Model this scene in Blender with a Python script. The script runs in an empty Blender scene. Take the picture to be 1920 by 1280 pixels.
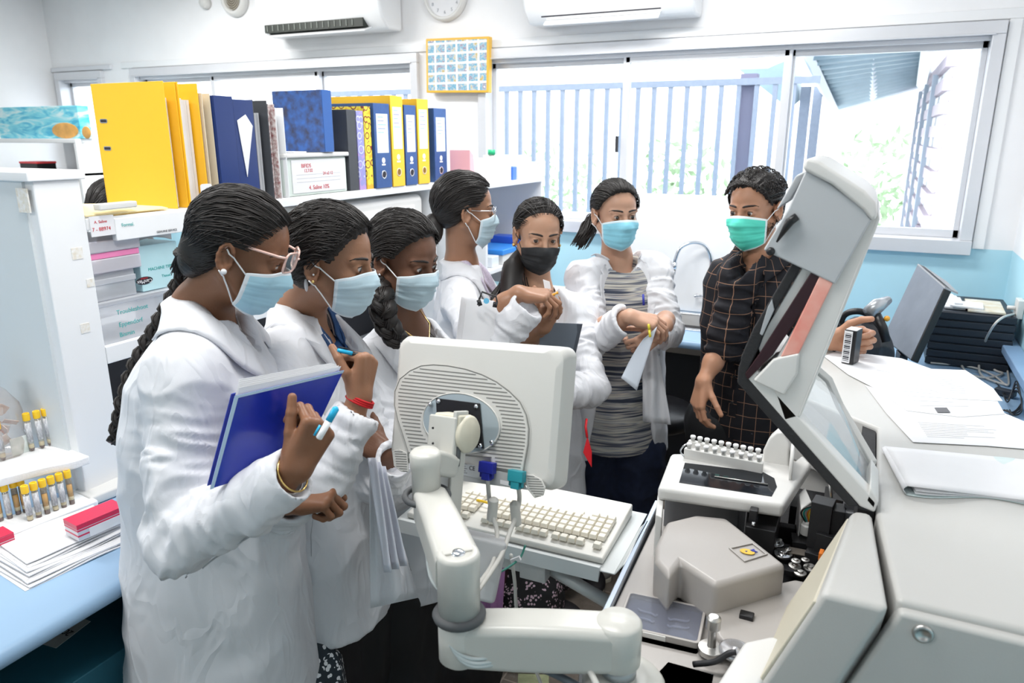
import bpy, math, random
import numpy as np
from mathutils import Vector, Matrix, Quaternion
random.seed(7); RS=np.random.RandomState(11)
SC=bpy.context.scene; COL=SC.collection
# ---------------- camera, world, lights, exposure ----------------
FPX=1380.; PITCH=math.radians(15.6); YAW=math.radians(25.7); CAMZ=1.70
cd=bpy.data.cameras.new('camera'); cam=bpy.data.objects.new('camera',cd); COL.objects.link(cam)
cam.location=(0,0,CAMZ); cam.rotation_euler=(math.pi/2-PITCH,0,YAW)
cd.sensor_width=36.; cd.lens=36.*FPX/1920.; cd.clip_start=.05; cd.clip_end=200
cd.dof.use_dof=True; cd.dof.focus_distance=1.75; cd.dof.aperture_fstop=5.6
SC.camera=cam
SC.view_settings.view_transform='Standard'; SC.view_settings.look='None'
SC.view_settings.exposure=1.02; SC.view_settings.gamma=1; SC.view_settings.use_curve_mapping=False
w=bpy.data.worlds.new('world'); SC.world=w; w.use_nodes=True
w.node_tree.nodes['Background'].inputs[0].default_value=(.93,.97,1,1)
w.node_tree.nodes['Background'].inputs[1].default_value=2.3
try:
    SC.cycles.max_bounces=8; SC.cycles.transparent_max_bounces=16; SC.cycles.sample_clamp_indirect=4
except Exception: pass
def area(name,loc,rot,sx,sy,power,col=(1,1,1)):
    l=bpy.data.lights.new(name,'AREA'); l.shape='RECTANGLE'; l.size=sx; l.size_y=sy; l.energy=power; l.color=col
    o=bpy.data.objects.new(name,l); COL.objects.link(o); o.location=loc; o.rotation_euler=rot; return o
for i,(x,y,p) in enumerate(((-.9,.9,13),(-.9,2.7,17),(-3.3,.9,15),(-3.3,2.7,20),(-2.1,-.9,13))):
    area('added_ceiling_light',(x,y,2.655),(0,0,0),1.2,.28,p,(1,.985,.96))  # unseen lamps, added for soft light over the room
fo=np.array([-math.sin(YAW)*math.cos(PITCH),math.cos(YAW)*math.cos(PITCH),-math.sin(PITCH)])
rtv=np.array([math.cos(YAW),math.sin(YAW),0.]); upv=np.cross(rtv,fo); CAMP=np.array([0,0,CAMZ])
def ray(px,py): return fo+rtv*(px-960)/FPX-upv*(py-640)/FPX
def PT(px,py,t): return CAMP+ray(px,py)*t          # a place at depth t
def PZ(px,py,z): d=ray(px,py); return CAMP+d*(z-CAMZ)/d[2]
def PY(px,py,y): d=ray(px,py); return CAMP+d*y/d[1]
def PX(px,py,x): d=ray(px,py); return CAMP+d*x/d[0]
# ---------------- materials ----------------
MATS={}
def mat(name,col,rough=.5,metal=0,spec=.5,sss=0,noise=0,nscale=20,bump=0,bscale=80,emit=0,alpha=1,trans=0,stretch=None,col2=None,coat=0,ior=1.45,coord='Object'):
    if name in MATS: return MATS[name]
    m=bpy.data.materials.new(name); m.use_nodes=True; nt=m.node_tree; b=nt.nodes['Principled BSDF']
    b.inputs['Base Color'].default_value=(*col,1); b.inputs['Roughness'].default_value=rough; b.inputs['Metallic'].default_value=metal
    b.inputs['Specular IOR Level'].default_value=spec; b.inputs['IOR'].default_value=ior
    if coat: b.inputs['Coat Weight'].default_value=coat; b.inputs['Coat Roughness'].default_value=.08
    if sss:
        b.inputs['Subsurface Weight'].default_value=sss; b.inputs['Subsurface Radius'].default_value=(.012,.005,.003); b.inputs['Subsurface Scale'].default_value=1
    if emit: b.inputs['Emission Color'].default_value=(*col,1); b.inputs['Emission Strength'].default_value=emit
    b.inputs['Alpha'].default_value=alpha; b.inputs['Transmission Weight'].default_value=trans
    tc=nt.nodes.new('ShaderNodeTexCoord'); src=tc.outputs[coord]
    if stretch:
        mp=nt.nodes.new('ShaderNodeMapping'); mp.inputs['Scale'].default_value=stretch; nt.links.new(src,mp.inputs[0]); src=mp.outputs[0]
    if noise or col2:
        n=nt.nodes.new('ShaderNodeTexNoise'); n.inputs['Scale'].default_value=nscale; n.inputs['Detail'].default_value=5; nt.links.new(src,n.inputs[0])
        r=nt.nodes.new('ShaderNodeValToRGB'); r.color_ramp.elements[0].position=.3; r.color_ramp.elements[1].position=.7
        c2=col2 or tuple(max(0,c*(1-noise)) for c in col)
        r.color_ramp.elements[0].color=(*c2,1); r.color_ramp.elements[1].color=(*col,1)
        nt.links.new(n.outputs[0],r.inputs[0]); nt.links.new(r.outputs[0],b.inputs['Base Color'])
    if bump:
        n=nt.nodes.new('ShaderNodeTexNoise'); n.inputs['Scale'].default_value=bscale; n.inputs['Detail'].default_value=4; nt.links.new(src,n.inputs[0])
        bp=nt.nodes.new('ShaderNodeBump'); bp.inputs['Strength'].default_value=bump; bp.inputs['Distance'].default_value=.004
        nt.links.new(n.outputs[0],bp.inputs['Height']); nt.links.new(bp.outputs[0],b.inputs['Normal'])
    MATS[name]=m; return m
def glassmat(name,tint=(1,1,1),fac=.08,rough=.02,body=0,bcol=(1,1,1)):
    if name in MATS: return MATS[name]
    m=bpy.data.materials.new(name); m.use_nodes=True; nt=m.node_tree; nt.nodes.clear()
    o=nt.nodes.new('ShaderNodeOutputMaterial'); t=nt.nodes.new('ShaderNodeBsdfTransparent'); t.inputs[0].default_value=(*tint,1)
    g=nt.nodes.new('ShaderNodeBsdfGlossy'); g.inputs['Roughness'].default_value=rough
    mx=nt.nodes.new('ShaderNodeMixShader'); fr=nt.nodes.new('ShaderNodeMath'); fr.operation='POWER'; lw=nt.nodes.new('ShaderNodeLayerWeight'); nt.links.new(lw.outputs['Facing'],fr.inputs[0]); fr.inputs[1].default_value=5
    mt=nt.nodes.new('ShaderNodeMath'); mt.operation='ADD'; mt.inputs[1].default_value=fac; nt.links.new(fr.outputs[0],mt.inputs[0])
    nt.links.new(mt.outputs[0],mx.inputs[0]); nt.links.new(t.outputs[0],mx.inputs[1]); nt.links.new(g.outputs[0],mx.inputs[2])
    last=mx.outputs[0]
    if body:
        d=nt.nodes.new('ShaderNodeBsdfDiffuse'); d.inputs[0].default_value=(*bcol,1)
        m2=nt.nodes.new('ShaderNodeMixShader'); m2.inputs[0].default_value=body; nt.links.new(last,m2.inputs[1]); nt.links.new(d.outputs[0],m2.inputs[2]); last=m2.outputs[0]
    nt.links.new(last,o.inputs[0]); MATS[name]=m; return m
# ---------------- mesh helpers ----------------
ORG={}
class MB:
    def __init__(s): s.v=[]; s.f=[]; s.uv=None
    def add(s,vs,fs):
        n=len(s.v); s.v+= [tuple(float(c) for c in v) for v in vs]; s.f+=[tuple(int(i)+n for i in f) for f in fs]; return s
    def box(s,c,h,R=None):      # centre, half sizes
        vs=[]
        for sx in(-1,1):
            for sy in(-1,1):
                for sz in(-1,1):
                    p=np.array([sx*h[0],sy*h[1],sz*h[2]]); 
                    if R is not None: p=np.asarray(R)@p
                    vs.append(np.asarray(c)+p)
        return s.add(vs,[(0,1,3,2),(4,6,7,5),(0,4,5,1),(2,3,7,6),(0,2,6,4),(1,5,7,3)])
    def bx(s,x0,x1,y0,y1,z0,z1): return s.box(((x0+x1)/2,(y0+y1)/2,(z0+z1)/2),(abs(x1-x0)/2,abs(y1-y0)/2,abs(z1-z0)/2))
    def tube(s,pts,r,n=8,cap=True):
        pts=[np.asarray(p,float) for p in pts]; rs=[r]*len(pts) if np.isscalar(r) else list(r)
        T=[pts[min(i+1,len(pts)-1)]-pts[max(i-1,0)] for i in range(len(pts))]; T=[t/(np.linalg.norm(t)+1e-12) for t in T]
        a=np.array([0,0,1.]) if abs(T[0][2])<.9 else np.array([1.,0,0]); u=np.cross(T[0],a); u/=np.linalg.norm(u); vs=[]
        for p,t,rr in zip(pts,T,rs):
            u=u-t*(u@t); u/=np.linalg.norm(u)+1e-12; q=np.cross(t,u)
            for k in range(n):
                an=2*math.pi*k/n; vs.append(p+rr*(math.cos(an)*u+math.sin(an)*q))
        fs=[]
        for i in range(len(pts)-1):
            for k in range(n): fs.append((i*n+k,i*n+(k+1)%n,(i+1)*n+(k+1)%n,(i+1)*n+k))
        if cap: fs+=[tuple(range(n))[::-1],tuple(range((len(pts)-1)*n,len(pts)*n))]
        return s.add(vs,fs)
    def lathe(s,base,prof,axis=(0,0,1),n=24):      # prof [(r,h)]
        ax=np.array(axis,float); ax/=np.linalg.norm(ax); a=np.array([0,0,1.]) if abs(ax[2])<.9 else np.array([1.,0,0])
        u=np.cross(ax,a); u/=np.linalg.norm(u); q=np.cross(ax,u); b=np.asarray(base,float); vs=[]
        for r,h in prof:
            for k in range(n):
                an=2*math.pi*k/n; vs.append(b+ax*h+max(r,1e-5)*(math.cos(an)*u+math.sin(an)*q))
        fs=[(i*n+k,i*n+(k+1)%n,(i+1)*n+(k+1)%n,(i+1)*n+k) for i in range(len(prof)-1) for k in range(n)]
        fs+=[tuple(range(n))[::-1],tuple(range((len(prof)-1)*n,len(prof)*n))]
        return s.add(vs,fs)
    def prism(s,poly,vec):      # polygon extruded along vec
        n=len(poly); a=[np.asarray(p,float) for p in poly]; b=[p+np.asarray(vec) for p in a]
        return s.add(a+b,[tuple(range(n))[::-1],tuple(range(n,2*n))]+[(i,(i+1)%n,n+(i+1)%n,n+i) for i in range(n)])
    def ring_prism(s,outer,inner,vec):
        n=len(outer); a=[np.asarray(p,float) for p in outer]; b=[np.asarray(p,float) for p in inner]; v=np.asarray(vec)
        vs=a+b+[p+v for p in a]+[p+v for p in b]; fs=[]
        for i in range(n):
            j=(i+1)%n; fs+=[(i,j,n+j,n+i),(2*n+i,3*n+i,3*n+j,2*n+j),(i,2*n+i,2*n+j,j),(n+i,n+j,3*n+j,3*n+i)]
        return s.add(vs,fs)
    def grid(s,P,thick=0,nrm=None):     # P[i][j] points; optional thickness
        P=np.asarray(P,float); a,b=P.shape[:2]
        fs=[(i*b+j,i*b+j+1,(i+1)*b+j+1,(i+1)*b+j) for i in range(a-1) for j in range(b-1)]
        if not thick: return s.add(P.reshape(-1,3),fs)
        du=np.gradient(P,axis=0); dv=np.gradient(P,axis=1); N=np.cross(du,dv); N/=np.linalg.norm(N,axis=2,keepdims=True)+1e-12
        if nrm is not None: N=np.broadcast_to(np.asarray(nrm,float),P.shape)
        Q=P+N*thick; n=a*b; f2=[tuple(i+n for i in f)[::-1] for f in fs]; e=[]
        bd=[(i,0) for i in range(a)]+[(a-1,j) for j in range(1,b)]+[(i,b-1) for i in range(a-2,-1,-1)]+[(0,j) for j in range(b-2,0,-1)]
        for k in range(len(bd)):
            p=bd[k][0]*b+bd[k][1]; q=bd[(k+1)%len(bd)]; q=q[0]*b+q[1]; e.append((q,p,p+n,q+n))
        return s.add(np.concatenate([P.reshape(-1,3),Q.reshape(-1,3)]),[f[::-1] for f in fs]+[f[::-1] for f in f2]+e)
    def ball(s,c,r,n=16,m=10):
        r=np.array([r]*3 if np.isscalar(r) else r,float); vs=[];
        for i in range(m+1):
            th=math.pi*i/m
            for k in range(n):
                ph=2*math.pi*k/n; vs.append(np.asarray(c)+r*np.array([max(math.sin(th),1e-4)*math.cos(ph),max(math.sin(th),1e-4)*math.sin(ph),math.cos(th)]))
        return s.add(vs,[(i*n+k,(i+1)*n+k,(i+1)*n+(k+1)%n,i*n+(k+1)%n) for i in range(m) for k in range(n)])
    def build(s,name,m,parent=None,smooth=False,bevel=0,bseg=2,sub=0,origin=None,wn=True):
        me=bpy.data.meshes.new(name); V=np.array(s.v,float)
        if parent is not None: og=ORG[parent.name]
        elif origin is not None: og=np.asarray(origin,float)
        else: lo=V.min(0); hi=V.max(0); og=np.array([(lo[0]+hi[0])/2,(lo[1]+hi[1])/2,lo[2]])
        me.from_pydata((V-og).tolist(),[],s.f); me.validate(); me.update()
        o=bpy.data.objects.new(name,me); COL.objects.link(o)
        if parent is not None: o.parent=parent
        else: o.location=og.tolist()
        ORG[o.name]=og; me.materials.append(m)
        if smooth:
            for p in me.polygons: p.use_smooth=True
        import bmesh
        bm=bmesh.new(); bm.from_mesh(me); bmesh.ops.recalc_face_normals(bm,faces=bm.faces); bm.to_mesh(me); bm.free()
        if s.uv is not None and len(s.uv)==len(me.vertices):
            l=me.uv_layers.new(name='UVMap'); idx=np.zeros(len(me.loops),int); me.loops.foreach_get('vertex_index',idx)
            l.data.foreach_set('uv',np.asarray(s.uv)[idx].astype(np.float32).ravel())
        if bevel:
            b=o.modifiers.new('bevel','BEVEL'); b.width=bevel; b.segments=bseg; b.limit_method='ANGLE'; b.angle_limit=.6; b.harden_normals=False
            for p in me.polygons: p.use_smooth=True
            if wn:
                q=o.modifiers.new('wn','WEIGHTED_NORMAL'); q.keep_sharp=True
        if sub: q=o.modifiers.new('sub','SUBSURF'); q.levels=sub; q.render_levels=sub
        return o
def tag(o,label,cat=None,group=None,kind=None):
    if label: o['label']=label
    if cat: o['category']=cat
    if group: o['group']=group
    if kind: o['kind']=kind
    return o
def thing(name,loc,label,cat,group=None):
    o=bpy.data.objects.new(name,None); COL.objects.link(o); o.empty_display_size=.05; o.location=[float(c) for c in loc]; ORG[o.name]=np.asarray(loc,float)
    return tag(o,label,cat,group)
def struct(o): o['kind']='structure'; return o
def dup(root,delta,label=None,rot=None):
    r=root.copy(); COL.objects.link(r); r.location=Vector(root.location)+Vector([float(x) for x in delta]); ORG[r.name]=ORG[root.name]+np.asarray(delta,float)
    if rot is not None: r.rotation_euler=rot
    if label: r['label']=label
    for ch in [c for c in bpy.data.objects if c.parent==root]:
        c=ch.copy(); COL.objects.link(c); c.parent=r
        for g in [q for q in bpy.data.objects if q.parent==ch]:
            d=g.copy(); COL.objects.link(d); d.parent=c
    return r
def text(s,name,loc,R,size,m,parent=None,ext=.0006):   # R columns: x dir, y dir, normal
    cu=bpy.data.curves.new(name,'FONT'); cu.body=s; cu.size=size; cu.extrude=ext; cu.align_x='CENTER'; cu.align_y='CENTER'
    t=bpy.data.objects.new('tmp',cu); COL.objects.link(t); dg=bpy.context.evaluated_depsgraph_get()
    me=bpy.data.meshes.new_from_object(t.evaluated_get(dg)); bpy.data.objects.remove(t)
    V=np.zeros(len(me.vertices)*3); me.vertices.foreach_get('co',V); V=V.reshape(-1,3)@np.asarray(R,float).T+np.asarray(loc)
    og=ORG[parent.name] if parent is not None else np.asarray(loc,float)
    me.vertices.foreach_set('co',(V-og).ravel()); me.update(); me.name=name
    o=bpy.data.objects.new(name,me); COL.objects.link(o)
    if parent is not None: o.parent=parent
    else: o.location=og.tolist()
    ORG[o.name]=og; me.materials.append(m); return o
def frame(x,y):
    x=np.array(x,float); x/=np.linalg.norm(x); y=np.array(y,float); y=y-x*(x@y); y/=np.linalg.norm(y); return np.stack([x,y,np.cross(x,y)],1)
def rz(a): c,s=math.cos(a),math.sin(a); return np.array([[c,-s,0],[s,c,0],[0,0,1.]])
def bez(pts,n=12):      # Catmull-Rom through points
    P=[np.asarray(p,float) for p in pts]; P=[2*P[0]-P[1]]+P+[2*P[-1]-P[-2]]; out=[]
    for i in range(1,len(P)-2):
        for k in range(n):
            t=k/n; out.append(.5*((2*P[i])+(-P[i-1]+P[i+1])*t+(2*P[i-1]-5*P[i]+4*P[i+1]-P[i+2])*t*t+(-P[i-1]+3*P[i]-3*P[i+1]+P[i+2])*t**3))
    return out+[P[-2]]
def rpoly(cx,cy,hx,hy,r,n=6):
    o=[]
    for sx,sy,a0 in((1,1,0),(-1,1,90),(-1,-1,180),(1,-1,270)):
        for k in range(n+1):
            a=math.radians(a0+90*k/n); o.append((cx+sx*(hx-r)+r*math.cos(a),cy+sy*(hy-r)+r*math.sin(a)))
    return o
WHITE=mat('white_paint',(.86,.87,.88),.55,noise=.03,nscale=3)
WPLA=mat('white_plastic',(.72,.715,.695),.35,noise=.03,nscale=5,bump=.05,bscale=400)
PAPER=mat('paper',(.80,.80,.82),.7,noise=.03,nscale=14)
BLACK=mat('black_plastic',(.012,.012,.014),.35)
CHROME=mat('chrome',(.75,.77,.8),.12,1)
STEEL=mat('brushed_steel',(.55,.54,.52),.35,1,bump=.1,bscale=60,stretch=(1,20,1))
BEIGE=mat('beige_machine_plastic',(.56,.555,.535),.38,noise=.03,nscale=4,bump=.08,bscale=500)
INKB=mat('blue_ink',(.02,.03,.3),.6); INKR=mat('red_ink',(.6,.03,.05),.6); INKT=mat('teal_ink',(.02,.38,.36),.6); INKK=mat('black_ink',(.02,.02,.03),.6)
# ================= ROOM =================
XL,XR,YB,YF,ZC=-5.5,.56,3.69,-2.3,2.7
def wallmat():
    m=bpy.data.materials.new('wall_paint_two_tone'); m.use_nodes=True; nt=m.node_tree; b=nt.nodes['Principled BSDF']; b.inputs['Roughness'].default_value=.5
    g=nt.nodes.new('ShaderNodeNewGeometry'); s=nt.nodes.new('ShaderNodeSeparateXYZ'); nt.links.new(g.outputs['Position'],s.inputs[0])
    c=nt.nodes.new('ShaderNodeMath'); c.operation='GREATER_THAN'; c.inputs[1].default_value=1.235; nt.links.new(s.outputs[2],c.inputs[0])
    n=nt.nodes.new('ShaderNodeTexNoise'); n.inputs['Scale'].default_value=4; n.inputs['Detail'].default_value=6; nt.links.new(g.outputs['Position'],n.inputs[0])
    def ramp(a,d):
        r=nt.nodes.new('ShaderNodeValToRGB'); r.color_ramp.elements[0].position=.35; r.color_ramp.elements[1].position=.65; r.color_ramp.elements[0].color=(*a,1); r.color_ramp.elements[1].color=(*d,1); nt.links.new(n.outputs[0],r.inputs[0]); return r
    mx=nt.nodes.new('ShaderNodeMix'); mx.data_type='RGBA'; nt.links.new(c.outputs[0],mx.inputs[0])
    nt.links.new(ramp((.47,.74,.84),(.49,.77,.87)).outputs[0],mx.inputs[6]); nt.links.new(ramp((.88,.88,.89),(.92,.92,.93)).outputs[0],mx.inputs[7])
    nt.links.new(mx.outputs[2],b.inputs['Base Color']); return m
WALL=wallmat()
def floormat():
    m=bpy.data.materials.new('worn_cement_tile'); m.use_nodes=True; nt=m.node_tree; b=nt.nodes['Principled BSDF']; b.inputs['Roughness'].default_value=.45
    g=nt.nodes.new('ShaderNodeNewGeometry'); n=nt.nodes.new('ShaderNodeTexNoise'); n.inputs['Scale'].default_value=9; n.inputs['Detail'].default_value=9; n.inputs['Roughness'].default_value=.7
    nt.links.new(g.outputs['Position'],n.inputs[0]); r=nt.nodes.new('ShaderNodeValToRGB'); e=r.color_ramp.elements
    e[0].position=.32; e[0].color=(.13,.105,.085,1); e[1].position=.62; e[1].color=(.27,.23,.195,1); x=e.new(.72); x.color=(.5,.48,.45,1)
    nt.links.new(n.outputs[0],r.inputs[0])
    k=nt.nodes.new('ShaderNodeTexBrick'); k.offset=0; k.inputs['Scale'].default_value=1; k.inputs['Brick Width'].default_value=.3; k.inputs['Row Height'].default_value=.3; k.inputs['Mortar Size'].default_value=.003
    k.inputs['Color1'].default_value=k.inputs['Color2'].default_value=(1,1,1,1); k.inputs['Mortar'].default_value=(2.2,2.2,2.2,1); nt.links.new(g.outputs['Position'],k.inputs[0])
    mx=nt.nodes.new('ShaderNodeMix'); mx.data_type='RGBA'; mx.blend_type='MULTIPLY'; mx.inputs[0].default_value=.8; nt.links.new(r.outputs[0],mx.inputs[6]); nt.links.new(k.outputs[0],mx.inputs[7]); nt.links.new(mx.outputs[2],b.inputs['Base Color'])
    return m
struct(MB().bx(XL-.15,XR+.15,YF-.15,YB+.15,-.1,0).build('floor',floormat()))
struct(MB().bx(XL-.15,XR+.15,YF-.15,YB+.15,ZC,ZC+.1).build('ceiling',WHITE))
struct(MB().bx(XL-.12,XL,YF,YB+.12,0,ZC).build('wall_left',WALL))
struct(MB().bx(XR,XR+.12,YF,YB+.12,0,ZC).build('wall_right',WALL))
struct(MB().bx(XL,XR,YF-.12,YF,0,ZC).build('wall_front',WALL))
ZT,ZB=2.10,1.27
WIN=[(-5.42,-4.98,[]),(-4.62,-2.38,[-3.95,-3.08]),(-1.93,.37,[-1.165,-.405])]
m=MB().bx(XL,XR,YB,YB+.12,0,ZB-.02).bx(XL,XR,YB,YB+.12,ZT+.02,ZC)
xs=[XL]+[v for a in WIN for v in a[:2]]+[XR]
for i in range(0,len(xs),2): m.bx(xs[i],xs[i+1],YB,YB+.12,ZB-.02,ZT+.02)
struct(m.build('wall_back',WALL))
ALU=mat('aluminium_frame',(.72,.73,.76),.3,.25,noise=.04,nscale=6)
WG=glassmat('window_glass',(.96,.98,1),.0)
DARK=mat('dark_rubber',(.03,.03,.035),.6)
for k,(a,b,mu) in enumerate(WIN):
    root=thing('window_%d'%(k+1),((a+b)/2,YB,ZB),None,None); struct(root); del_cat=root.pop('category',None)
    m=MB()
    m.bx(a-.035,b+.035,YB-.03,YB+.1,ZT-.01,ZT+.04).bx(a-.035,b+.035,YB-.045,YB+.1,ZB-.06,ZB)   # head and sill
    m.bx(a-.035,a+.012,YB-.03,YB+.1,ZB,ZT-.01).bx(b-.012,b+.035,YB-.03,YB+.1,ZB,ZT-.01)
    m.bx(a,b,YB-.038,YB-.03,ZT-.014,ZT-.006).bx(a,b,YB+.01,YB+.03,ZT-.03,ZT-.01)
    m.build('window_frame',ALU,root,bevel=.003)
    ed=[a+.012]+mu+[b-.012]
    for j in range(len(ed)-1):
        x0,x1=ed[j],ed[j+1]; yy=YB+(.02 if j%2 else .055)
        s=MB(); w_=.022
        s.bx(x0-.012*(j>0),x0+w_,yy,yy+.03,ZB,ZT-.02).bx(x1-w_,x1+.012*(j<len(ed)-2),yy,yy+.03,ZB,ZT-.02).bx(x0,x1,yy,yy+.03,ZB,ZB+.035).bx(x0,x1,yy,yy+.03,ZT-.055,ZT-.012)
        so=s.build('window_sash',ALU,root,bevel=.002)
        MB().bx(x0+w_,x1-w_,yy+.013,yy+.017,ZB+.035,ZT-.055).build('window_pane',WG,so)
    if k==2: MB().bx(-1.2,-1.188,YB+.004,YB+.02,1.62,1.70).build('sash_latch',DARK,root)
# trim boards on wall
struct(MB().bx(-4.75,XR-.01,YB-.012,YB,ZT+.045,ZT+.085).build('trim_1',WHITE,bevel=.003))
struct(MB().bx(-5.49,-4.85,YB-.02,YB,ZT+.045,ZT+.075).build('trim_2',ALU,bevel=.003))
struct(MB().bx(.41,.455,YB-.014,YB,1.235,ZT+.045).build('trim_3',WHITE,bevel=.003))
struct(MB().bx(.455,.5,YB-.016,YB,ZT+.085,ZC).build('trim_4',WHITE,bevel=.002))
for i,(x,y) in enumerate(((-.9,.9),(-.9,2.7),(-3.3,.9),(-3.3,2.7),(-2.1,-.9))): struct(MB().bx(x-.63,x+.63,y-.17,y+.17,2.66,2.7).build('trim_%d'%(6+i),WHITE,bevel=.004))  # housings invented to go above the added ceiling lamps
# ---- outside ----
FEN=mat('pale_painted_steel',(.27,.30,.37),.5,noise=.1,nscale=30)
YO=5.0
root=thing('railing',(-1.5,YO,.2),'tall pale grey-blue steel bar railing outside the wide windows','railing')
z1=PY(1300,150,YO)[2]
m=MB().bx(-4.6,-.36,YO-.02,YO+.02,z1-.04,z1); m.build('top_rail',FEN,root)
MB().bx(-4.6,-.36,YO-.02,YO+.02,.45,.5).build('bottom_rail',FEN,root)
x=-4.5; nb=0
while x<-.42:
    MB().bx(x-.014,x+.014,YO-.014,YO+.014,.5,z1-.04).build('bar',FEN,root); x+=.108
MB().bx(-.78-.05,-.78+.05,YO+.03,YO+.13,0,z1+.03).build('post',mat('grey_violet_steel',(.22,.21,.29),.5),root)
struct(MB().bx(-9,6,YB+.13,16,-.2,-.05).build('ground',mat('pale_ground',(.75,.76,.74),.8,noise=.2,nscale=2)))
# canopy
CAN=mat('corrugated_roof_sheet',(.30,.40,.46),.5,noise=.15,nscale=8); 
root=thing('canopy',(.2,6.6,0),'corrugated metal canopy roof on beams seen through the right-hand window','canopy')
A=PY(1500,95,5.2); B=PY(1760,70,5.2); C_=PY(1722,158,7.6); D_=PY(1566,203,7.6)
A=PY(1380,100,5.0); 
P=[]
n1,n2=64,4
for i in range(n1):
    u=i/(n1-1); row=[]
    for j in range(n2):
        v=j/(n2-1); p=(np.array(PY(1490,60,5.0))*(1-u)+np.array(PY(1566,203,7.8))*u)*(1-v)+(np.array(PY(1790,40,5.0))*(1-u)+np.array(PY(1722,158,7.8))*u)*v
        p=p+np.array([0,0,.018*math.sin(i*1.6)]); row.append(p)
    P.append(row)
MB().grid(P,.01).build('roof_sheet',CAN,root,smooth=True)
BM=mat('pale_beam',(.75,.79,.82),.5)
def beam(a,b,r): return MB().tube([a,b],r,4)
beam(PY(1508,90,5.4),PY(1566,203,7.6)+np.array([0,0,-.03]),.04).build('edge_beam',BM,root)
beam(PY(1640,80,5.6),PY(1636,182,7.7),.035).build('rafter',BM,root)
beam(PY(1566,203,7.8),PY(1722,158,7.8),.04).build('fascia',BM,root)
beam(PY(1752,84,5.4),PY(1735,160,7.6),.07).build('end_beam',BM,root)
for q in((1530,210,6.8),(1507,215,6.2)):
    t=PY(*q); MB().bx(t[0]-.035,t[0]+.035,t[1]-.035,t[1]+.035,-.05,t[2]+.2).build('post',FEN,root)
root=thing('walkway_roof',(-.4,6,0),'blue-grey sloping walkway roof behind the thick railing post','roof')
a=[PY(1385,130,5.6),PY(1480,205,5.6),PY(1480,110,5.6),PY(1440,128,5.6)]
MB().prism(a,(0,.8,.1)).build('roof_panel',CAN,root)
t=PY(1478,190,5.9); 
# louvred wall on the right outside
root=thing('louvre_wall',(1.2,6,0),'pinkish slatted louvre building wall outside the right-hand window','wall')
LV=mat('pinkish_slat_paint',(.42,.35,.39),.6); LV2=mat('grey_batten_paint',(.42,.46,.52),.6)  # slats pinkish, battens blue-grey
xw=PY(1800,140,4.9); 
for k in range(14):
    z=xw[2]+.12-.125*k
    c0=PY(1785,150,4.9)[0]
    m=MB().bx(c0,c0+.9,4.9,4.94,z-.075,z); m.bx(c0-.04,c0,4.9,8.4,z-.075,z-.01)
    m.build('slat',LV,root)
MB().bx(c0-.01,c0+.02,4.96,8.4,-.05,xw[2]+.1).build('backing_wall',mat('pale_wall_outside',(.85,.85,.87),.7),root)
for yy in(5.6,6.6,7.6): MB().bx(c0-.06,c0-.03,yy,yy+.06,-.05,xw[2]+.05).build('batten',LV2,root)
# foliage outside, far
LEAF=mat('sunlit_leaves',(.42,.55,.36),.7,noise=.4,nscale=6)
def leafball(name,c,r,n,label,s=.09):
    m=MB()
    for k in range(n):
        d=RS.normal(size=3); d/=np.linalg.norm(d); p=np.asarray(c)+d*r*(RS.rand()**.4)
        R=frame(RS.normal(size=3),RS.normal(size=3)); q=[p+R@np.array(v)*s for v in((-1,0,0),(0,-.45,.1),(1,0,0),(0,.45,.1))]
        m.add(q,[(0,1,2,3)])
    o=m.build(name,LEAF); return tag(o,label,'shrub','shrubs outside the windows')
leafball('shrub',PY(1640,330,11)-[0,0,.45],np.array([.7,.4,1.2]),420,'pale green leafy shrub outside the right-hand window')
leafball('shrub',PY(1290,310,10)-[0,0,.5],np.array([.7,.4,1.1]),380,'pale green leafy shrub behind the bars of the middle window')
leafball('shrub',PY(1040,310,12)-[0,0,.5],np.array([1.1,.4,.95]),400,'low pale green hedge behind the bars beside the sash latch')
# ---- back wall furniture ----
BLUE=mat('blue_laminate',(.31,.47,.66),.3,noise=.04,nscale=3)
BLUE2=mat('blue_laminate_dull',(.26,.40,.60),.35,noise=.05,nscale=3)
def counter_profile(y0,y1,z):   # bullnose at y0
    p=[(y1,z),(y1,z-.04)]
    for k in range(9):
        a=-math.pi/2-math.pi*k/8; p.append((y0+.02+.02*math.cos(a),z-.02+.02*math.sin(a)))
    return p
BC=thing('worktop',(-.9,3.4,.81),'pale blue laminate worktop with the sink along the back wall','worktop')
sx0,sx1,sy0,sy1=-.98,-.55,3.27,3.58
for (xa,xb,ya,yb) in((-1.8,sx0,3.08,3.685),(sx1,.555,3.08,3.685)):
    MB().prism([(xa,a,b) for a,b in counter_profile(ya,yb,.85)],(xb-xa,0,0)).build('board',BLUE,BC,smooth=False,bevel=.002)
MB().prism([(sx0,a,b) for a,b in counter_profile(3.08,sy0,.85)],(sx1-sx0,0,0)).build('board',BLUE,BC,bevel=.002)
MB().bx(sx0,sx1,sy1,3.685,.81,.85).build('board',BLUE,BC)
MB().bx(-1.8,.555,3.45,3.685,.02,.80).build('support_panel',mat('cavity_shade_board',(.03,.03,.035),.7),BC)  # near-black board colour stands in for shade beneath the worktop
MB().bx(.3,.33,3.15,3.44,0,.81).build('leg_panel',mat('cavity_shade_board',(.03,.03,.035),.7),BC)
pr0=[(.12,2.22),(.555,2.22),(.555,3.078),(.12,3.078)]
MB().prism([(x,y,.81) for x,y in pr0],(0,0,.04)).build('board',BLUE,BC,bevel=.002)
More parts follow.
